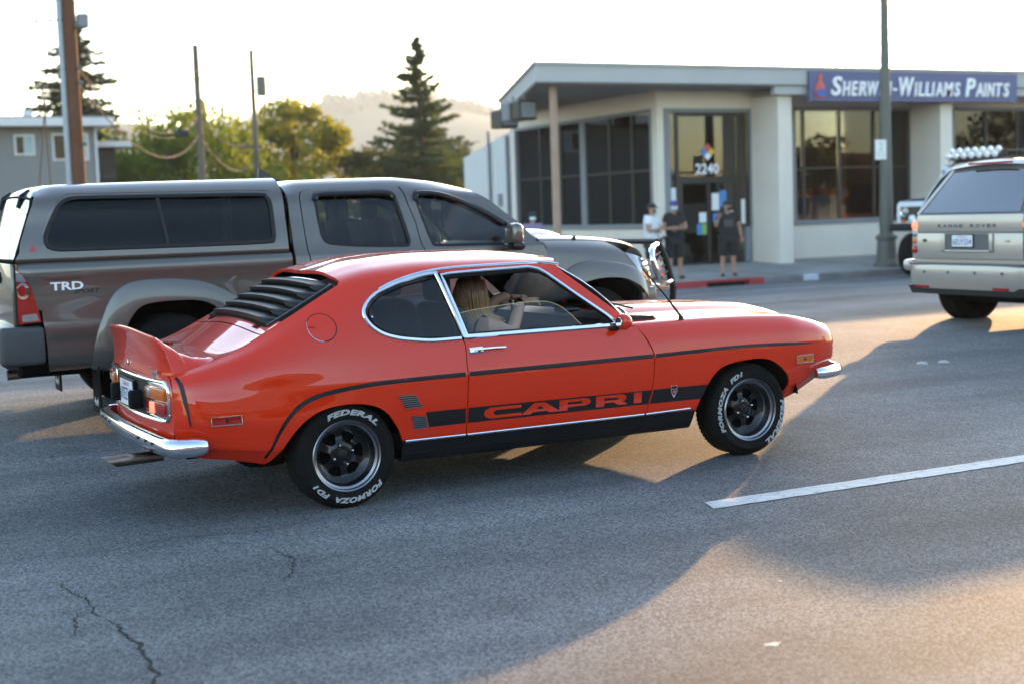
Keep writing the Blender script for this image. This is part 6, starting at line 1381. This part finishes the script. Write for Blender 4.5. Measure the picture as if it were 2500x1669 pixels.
broad('hill_tree', 'rounded dark tree far behind the cedar', (46, 112, -.45), 4.5, 7.0, 'leaf_dark', 40, 100, .5, .1, 12, .1)
broad('street_tree', 'rounded street tree across the road, seen in reflections', (58, -9, .0), 2.6, 6.0, 'leaf_dark', 40, 60, .35, .1, 14, .25)
broad('street_tree', 'tall street tree across the road beside the tan shops, seen in reflections', (73, -9, .0), 3.2, 7.5, 'leaf_dark', 40, 60, .35, .1, 15, .25)
# hazy hill with a wooded crest
mat('hill_grass', (.07, .08, .05), .95, 0, 0, .1, .25, .01)
hx = np.linspace(-900, 1500, 121); r_h = np.random.default_rng(21)
def crest(x): return 66+9*math.exp(-((x-360)/70)**2)+5*math.sin(x*.021)+7*math.sin(x*.0063+1)-14*max(0, (x-430)/260)-13*min(1, max(0, (330-x)/110))
hv = MB().grid(121, 9, lambda u, v: (2*hx[int(round(u*120))], 2*(520+760*v), 2*crest(hx[int(round(u*120))])*(min(1, v*2))**.8*(1 if v <= .5 else 1-.6*(v-.5))-.6)); struct(hv.build('hills', 'hill_grass', None, 180))
P = []
for k in range(240):
    x = r_h.uniform(150, 560); n = 34; c = np.array([x, 895+r_h.uniform(-60, 5), 0]); c[2] = crest(x)*(min(1, (c[1]-520)/380))**.8+r_h.uniform(1, 4); q = r_h.normal(size=(n, 3))*[3.2, 3.2, 2.4]; P.append((c+q)*2)
rng = np.random.default_rng(2); wd = leaves(np.concatenate(P), 6.8, 'leaf_hill', None, 'hill_woodland', elong=1.2); struct(wd, 'stuff'); wd['label'] = 'wooded crest of the hazy hill'

# ================================================================== thin evening haze
m, n, b, o = nodes_of('haze_air'); n.nodes.remove(b); pv_ = n.nodes.new('ShaderNodeVolumePrincipled'); pv_.inputs['Color'].default_value = (.78, .89, 1, 1); pv_.inputs['Density'].default_value = .00021; pv_.inputs['Anisotropy'].default_value = .35
n.links.new(pv_.outputs[0], o.inputs['Volume']); M['haze_air'] = m
hz = struct(MB().box(-1950, 3100, -200, 2650, -2.5, 178).build('haze', 'haze_air', None, 0), 'stuff')

# ================================================================== people
mat('shirt_white', (.66, .67, .72), .85, var=.06); mat('cloth_black', (.016, .015, .015), .9, var=.2); mat('cap_black', (.02, .02, .022), .85); mat('cap_red', (.32, .03, .02), .8); mat('cap_blue', (.04, .06, .25), .8)
mat('mask_blue', (.50, .66, .76), .8); mat('beard', (.03, .022, .018), .9); mat('shoe', (.03, .022, .02), .7); mat('shirt_purple', (.20, .15, .25), .85); mat('print_grey', (.06, .06, .065), .85); mat('phone', (.02, .02, .02), .2); mat('skin_tan', (.36, .19, .125), .55, var=.1, vscale=15.); mat('leash_red', (.5, .04, .04), .6); mat('leash_green', (.05, .10, .07), .6); mat('nail', (.55, .16, .14), .35)
m, n, b, o = nodes_of('hair'); M['hair'] = m; tc = n.nodes.new('ShaderNodeTexCoord'); sp = n.nodes.new('ShaderNodeSeparateXYZ'); mr = n.nodes.new('ShaderNodeMapRange'); cr = n.nodes.new('ShaderNodeValToRGB')
n.links.new(tc.outputs['Object'], sp.inputs[0]); n.links.new(sp.outputs[2], mr.inputs[0]); mr.inputs[1].default_value = .84; mr.inputs[2].default_value = 1.12; n.links.new(mr.outputs[0], cr.inputs[0]); n.links.new(cr.outputs[0], b.inputs['Base Color'])
cr.color_ramp.elements[0].color = (.72, .50, .25, 1); cr.color_ramp.elements[1].color = (.10, .045, .02, 1); e = cr.color_ramp.elements.new(.5); e.color = (.30, .16, .07, 1); b.inputs['Roughness'].default_value = .38  # brown-to-blond hair; ends lightened further in the colour to imitate sun on them
def skin(nodes, edges, sub=2):
    """grow one continuous surface round a joint skeleton; nodes: name -> (position, radius or (rx, ry))"""
    k = list(nodes); me = bpy.data.meshes.new('s'); me.from_pydata([nodes[q][0] for q in k], [(k.index(a), k.index(c)) for a, c in edges], [])
    o = bpy.data.objects.new('s', me); COL.objects.link(o); o.modifiers.new('k', 'SKIN'); ss = o.modifiers.new('u', 'SUBSURF'); ss.levels = ss.render_levels = sub
    for i, q in enumerate(k):
        r_ = nodes[q][1]; me.skin_vertices[0].data[i].radius = r_ if hasattr(r_, '__len__') else (r_, r_)
        me.skin_vertices[0].data[i].use_root = (i == 0)
    bpy.context.view_layer.update(); ev = bpy.data.meshes.new_from_object(o.evaluated_get(bpy.context.evaluated_depsgraph_get()))
    V = [tuple(v.co) for v in ev.vertices]; F = [tuple(p.vertices) for p in ev.polygons]
    bpy.data.objects.remove(o); bpy.data.meshes.remove(me); bpy.data.meshes.remove(ev); return V, F
def add_hand(mb, w_, d, nrm, s=1., curl=.5, point=False):
    """five unequal bent fingers rooted in a palm at wrist w_, pointing along d; nrm is the back of the hand"""
    w_, d, nrm = Vector(w_), Vector(d).normalized(), Vector(nrm).normalized(); sd_ = d.cross(nrm).normalized()
    V, F = skin({'a': (tuple(w_), (.026*s, .019*s)), 'b': (tuple(w_+d*.045*s), (.038*s, .015*s)), 'c': (tuple(w_+d*.085*s), (.040*s, .013*s))}, [('a', 'b'), ('b', 'c')], 2); mb.add(V, F)
    for i, (off, L_) in enumerate(((-.030, .070), (-.010, .080), (.011, .075), (.031, .060))):
        b_ = w_+d*.078*s+sd_*off*s; c_ = 0.1 if point and i == 0 else curl
        p1_ = b_+d*L_*.45*s-nrm*.01*c_*s; p2_ = p1_+(d*(1-c_*.6)-nrm*c_*.9).normalized()*L_*.33*s; p3_ = p2_+(d*(1-c_*1.2)-nrm*c_*1.3).normalized()*L_*.25*s
        mb.tube([b_-d*.02*s, b_, p1_, p2_, p3_], [.0085*s, .009*s, .0085*s, .0075*s, .0055*s], n=6)
    t0 = w_+d*.025*s-sd_*.028*s; t1 = t0+(d*.5-sd_*.8).normalized()*.035*s; mb.tube([t0, t1, t1+(d*.85-sd_*.35-nrm*.2).normalized()*.03*s], [.012*s, .0105*s, .0075*s], n=6)
    return mb
def standing(lbl, loc, rz, H, shirt, bottoms, arms, cap=None, brim=None, mask=False, beard=False, head=0., print_=False, skinm='skin_tan', shoes=True, hair=False):
    t = tag(empty('person', loc, rz), lbl, 'person', 'people on the far pavement'); k = H/1.74
    S = lambda p: tuple(Vector(p)*k)
    hd = Matrix.Rotation(head, 3, 'Z')
    N_ = {'pel': (S((0, 0, .95)), (.15*k, .11*k)), 'wai': (S((0, -.005, 1.10)), (.15*k, .115*k)), 'che': (S((0, 0, 1.30)), (.17*k, .12*k)), 'nb': (S((0, .01, 1.45)), (.085*k, .07*k)), 'nk': (S((0, -.005, 1.51)), .056*k),
          'h1': (S((0, -.02, 1.565)), (.062*k, .075*k)), 'h2': (S((0, -.01, 1.645)), (.076*k, .092*k)), 'h3': (S((0, .0, 1.715)), (.055*k, .068*k)), 'nose': (S(tuple(hd@Vector((0, -.108, 1.625))-hd@Vector((0, 0, 1.625))+Vector((0, -.0, 1.625)))), .013*k)}
    E_ = [('pel', 'wai'), ('wai', 'che'), ('che', 'nb'), ('nb', 'nk'), ('nk', 'h1'), ('h1', 'h2'), ('h2', 'h3'), ('h2', 'nose')]
    hands = []
    for s_, nm in ((-1, 'r'), (1, 'l')):
        N_['hip'+nm] = (S((s_*.095, 0, .88)), .10*k); N_['kn'+nm] = (S((s_*.125, -.015, .49)), .064*k); N_['ca'+nm] = (S((s_*.13, .015, .34)), .058*k); N_['an'+nm] = (S((s_*.135, .02, .10)), .040*k); N_['to'+nm] = (S((s_*.15, -.12, .045)), (.042*k, .032*k))
        N_['sh'+nm] = (S((s_*.185, 0, 1.405)), .066*k)
        el, wr = arms[nm]; N_['el'+nm] = (S(el), .045*k); N_['wr'+nm] = (S(wr), .030*k)
        E_ += [('pel', 'hip'+nm), ('hip'+nm, 'kn'+nm), ('kn'+nm, 'ca'+nm), ('ca'+nm, 'an'+nm), ('an'+nm, 'to'+nm), ('che', 'sh'+nm), ('sh'+nm, 'el'+nm), ('el'+nm, 'wr'+nm)]
        hands.append((Vector(S(wr)), (Vector(wr)-Vector(el)).normalized(), Vector((0, -1, .3))))
    V, F = skin(N_, E_); mb = MB().add(V, F)
    for w_, d, nn in hands: add_hand(mb, w_, d, nn, k, .6)
    for s_ in (-1, 1): mb.lathe([(0, .012), (.016, .008), (.024, 0)], c=(s_*.084*k, .005, 1.63*k), axis='x', n=8, sgn=s_)
    bd = mb.build('body', skinm, t, 180)
    def sub(keys, grow, edges=None): return skin({q: (N_[q][0], tuple(np.array(N_[q][1] if hasattr(N_[q][1], '__len__') else (N_[q][1],)*2)+grow)) for q in keys}, [e_ for e_ in (edges or E_) if e_[0] in keys and e_[1] in keys])
    q = dict(N_)
    for nm in 'rl':
        a, c_ = Vector(N_['sh'+nm][0]), Vector(N_['el'+nm][0]); N_['sl'+nm] = (tuple(a.lerp(c_, .62)), .056*k)
        a, c_ = Vector(N_['hip'+nm][0]), Vector(N_['kn'+nm][0]); N_['hm'+nm] = (tuple(a.lerp(c_, 1.10)), .088*k)
    V, F = sub(['wai', 'pel', 'che', 'nb', 'shr', 'shl', 'slr', 'sll'], .040*k, [('pel', 'wai'), ('wai', 'che'), ('che', 'nb'), ('che', 'shr'), ('che', 'shl'), ('shr', 'slr'), ('shl', 'sll')]); mesh('shirt', V, F, shirt, t, 180)
    V, F = sub(['pel', 'hipr', 'hipl', 'hmr', 'hml'], .036*k, [('pel', 'hipr'), ('pel', 'hipl'), ('hipr', 'hmr'), ('hipl', 'hml')]); mesh('shorts', V, F, bottoms, t, 180)
    if shoes:
        for nm in 'rl':
            V, F = skin({'a': (tuple(Vector(N_['an'+nm][0])-Vector((0, -.03, .045))*k), .042*k), 'b': (tuple(Vector(N_['to'+nm][0])-Vector((0, .03, .0))*k), (.05*k, .038*k))}, [('a', 'b')]); mesh('shoe', V, F, 'shoe', t, 180)
    def onhead(mb_): return mb_.xf(lambda v: hd@(v-Vector((0, 0, 1.64*k)))+Vector((0, -.01*k, 1.64*k)))
    if cap:
        c_ = MB().lathe([(0, .118*k), (.05*k, .112*k), (.085*k, .085*k), (.099*k, .045*k), (.101*k, .01*k)], c=(0, 0, 1.645*k), axis='z', n=18); c_.xf(lambda v: Vector((v.x*.92, v.y*1.08, v.z))); co_ = onhead(c_).build('cap', cap, t, 180)
        br_ = MB().grid(7, 5, lambda u, v: Vector(((u*2-1)*.075*k, -.09*k-.085*k*v*(1-.35*(u*2-1)**2), (1.665-.012*v-.012*(u*2-1)**2)*k))); o_ = onhead(br_).build('cap_peak', brim or cap, co_, 180); o_.modifiers.new('s', 'SOLIDIFY').thickness = .008
    if hair: onhead(MB().lathe([(0, .125*k), (.06*k, .115*k), (.1*k, .06*k), (.108*k, -.02*k), (.1*k, -.10*k)], c=(0, .015, 1.645*k), axis='z', n=18)).build('hair', 'beard', t, 180)
    if mask: onhead(MB().grid(9, 6, lambda u, v: Vector((.078*k*math.sin((u-.5)*2.5), -.105*k*math.cos((u-.5)*2.2)-.012*k*math.sin(math.pi*v), (1.56+.075*v)*k)))).build('face_mask', 'mask_blue', t, 180)
    if beard: onhead(MB().grid(9, 6, lambda u, v: Vector((.076*k*math.sin((u-.5)*2.7), -.098*k*math.cos((u-.5)*2.2)-.006, (1.535+.065*v)*k)))).build('beard', 'beard', t, 180)
    if print_: MB().grid(7, 5, lambda u, v: Vector(((u*2-1)*.11*k, -.165*k+.03*abs(u*2-1)**2, (1.16+.16*v)*k))).build('shirt_print', 'print_grey', t, 180)
    for s_ in (-1, 1): onhead(MB().lathe([(0, .006), (.009, .003), (.011, 0)], axis='y', n=8, sgn=-1).xf(lambda v: Vector((s_*.032*k+v.x, -.090*k+v.y, 1.655*k+v.z)))).build('eye', 'beard', t, 180)
    return t
cross = {'r': ((-.27, -.06, 1.13), (.03, -.215, 1.17)), 'l': ((.27, -.06, 1.14), (-.03, -.235, 1.135))}
gz = slab_z(27.6)
standing('man in white t-shirt and black cap, arms crossed, behind the pickup nose', (17.68, 27.7, gz), R(28), 1.76, 'shirt_white', 'cloth_black', cross, 'cap_black', beard=True, head=R(25))
standing('man in black with a red and blue cap and pale face mask, arms crossed', (18.32, 27.75, gz), R(-14), 1.80, 'cloth_black', 'cloth_black', cross, 'cap_blue', 'cap_red', mask=True)
standing('man in black shirt with grey print raising one hand before the shop door', (19.68, 27.55, gz), R(-22), 1.76, 'cloth_black', 'cloth_black', {'r': ((-.29, -.06, 1.16), (-.25, -.20, 1.36)), 'l': ((.29, .02, 1.14), (.31, -.05, .90))}, 'cap_black', beard=True, head=R(35), print_=True)
standing('masked person in a purple top, mostly hidden behind the pickup mirror', (15.28, 29.0, slab_z(29)), R(-20), 1.60, 'shirt_purple', 'cloth_black', {'r': ((-.24, .02, 1.13), (-.22, -.06, .90)), 'l': ((.24, .02, 1.13), (.22, -.06, .90))}, None, mask=True, hair=True)
ls = tag(MB().tube([(19.98, 27.42, .62+gz), (19.99, 27.40, .86+gz)], .022).build('walking_stick', 'leash_green', None), 'short dark green stick with red grip held by the man in printed shirt', 'stick')
MB().tube([(19.99, 27.40, .86+gz), (19.99, 27.40, .94+gz)], .028).build('grip', 'leash_red', ls)
ls['group'] = 'held things'
# passenger in the coupe: dark vest, long fair hair, both arms forward
pa = tag(empty('person', (XR, YC, 0)), 'passenger with long brown-to-blond hair pointing ahead inside the red coupe', 'person')
N_ = {'pel': ((1.0, -.36, .56), (.15, .13)), 'wai': ((.97, -.36, .68), (.135, .11)), 'che': ((.965, -.36, .80), (.15, .11)), 'nb': ((.965, -.36, .90), (.075, .06)), 'nk': ((.962, -.36, .95), .046), 'h1': ((.972, -.36, 1.0), (.062, .066)), 'h2': ((.962, -.36, 1.065), (.076, .086)), 'h3': ((.955, -.36, 1.12), (.055, .06)), 'nose': ((1.062, -.352, 1.035), .012),
      'shr': ((.985, -.53, .862), .056), 'elr': ((1.13, -.50, .815), .042), 'er2': ((1.20, -.44, .92), .036), 'wrr': ((1.262, -.38, .983), .025), 'shl': ((.985, -.20, .862), .056), 'ell': ((1.12, -.16, .90), .042), 'el2': ((1.20, -.15, .985), .034), 'wrl': ((1.30, -.16, 1.0), .026),
      'hipr': ((1.05, -.45, .53), .10), 'knr': ((1.46, -.46, .56), .075), 'anr': ((1.62, -.46, .30), .045), 'hipl': ((1.05, -.27, .53), .10), 'knl': ((1.46, -.26, .56), .075), 'anl': ((1.62, -.26, .30), .045)}
E_ = [('pel', 'wai'), ('wai', 'che'), ('che', 'nb'), ('nb', 'nk'), ('nk', 'h1'), ('h1', 'h2'), ('h2', 'h3'), ('h2', 'nose'), ('che', 'shr'), ('shr', 'elr'), ('elr', 'er2'), ('er2', 'wrr'), ('che', 'shl'), ('shl', 'ell'), ('ell', 'el2'), ('el2', 'wrl'), ('pel', 'hipr'), ('hipr', 'knr'), ('knr', 'anr'), ('pel', 'hipl'), ('hipl', 'knl'), ('knl', 'anl')]
V, F = skin(N_, E_); mb = MB().add(V, F)
add_hand(mb, N_['wrr'][0], (1, .06, .02), (0, -.25, 1), .88, .55, True); add_hand(mb, N_['wrl'][0], (1, .1, -.1), (0, .2, 1), .88, .6)
mb.build('body', 'skin', pa, 180)
V, F = skin({q: (N_[q][0], tuple(np.array(N_[q][1])+.014)) for q in ('pel', 'wai', 'che')}, [('pel', 'wai'), ('wai', 'che')]); mesh('vest', V, F, 'cloth_black', pa, 180)
for y in (-.47, -.25): MB().tube([(.90, y, .80), (.925, y, .885), (.97, y-.005, .918), (1.02, y, .885), (1.06, y, .80)], .010, n=6).build('vest_strap', 'cloth_black', pa)
MB().lathe([(.027, -.012), (.031, -.01), (.031, .01), (.027, .012)], axis='x', n=16).xf(lambda v: Vector((1.248, -.388, .972))+Matrix.Rotation(R(-35), 3, 'Y')@v).build('wristwatch', 'black_gloss', pa)
MB().lathe([(.029, -.004), (.032, 0), (.029, .004)], axis='x', n=16).xf(lambda v: Vector((1.225, -.41, .95))+Matrix.Rotation(R(-45), 3, 'Y')@v).build('bracelet', 'white_paint', pa)
hm = MB(); random.seed(9); HC = Vector((.952, -.36, 1.062))
hm.grid(20, 12, lambda u, v: HC+Vector((.086*math.sin(math.pi*(.02+.60*v))*math.cos(2*math.pi*u)-.012*(v), .083*math.sin(math.pi*(.02+.60*v))*math.sin(2*math.pi*u), .098*math.cos(math.pi*(.02+.60*v)))) if math.cos(2*math.pi*u) < .62 or v < .45 else HC+Vector((.05, .0, .05)))
for k in range(420):
    a = random.uniform(R(48), R(312)); ph = random.uniform(.05, 1.0); rr = .088+random.uniform(0, .010)
    s0 = HC+Vector((rr*math.sin(ph*1.45)*math.cos(a), rr*.97*math.sin(ph*1.45)*math.sin(a), .100*math.cos(ph*1.45)))
    out = Vector((math.cos(a), math.sin(a), 0)); L_ = random.uniform(.80, .90); e_ = random.uniform(-1, 1)
    if a > R(180): L_ -= .0
    mid = HC+out*(.092+random.uniform(0, .014))+Vector((0, 0, -.02)); low = HC+out*(.082+random.uniform(0, .022))+Vector((.012, 0, -.12))
    sw_ = .055 if math.sin(a) < .2 else .0
    end = HC+out*(.07+random.uniform(0, .035))+Vector((.04+sw_*random.uniform(.3, 1.9), -.03*random.random(), -(1.062-L_)-.02*random.random()))
    P_ = smooth_pts([tuple(s0), tuple(mid), tuple(low), tuple(low.lerp(end, .55)+Vector((.004*e_, .006*e_, 0))), tuple(end)], 3)
    hm.tube(P_, [.0042]*(len(P_)-4)+[.0038, .003, .002, .0008], n=4, caps=False)
hm.build('hair', 'hair', pa, 180)
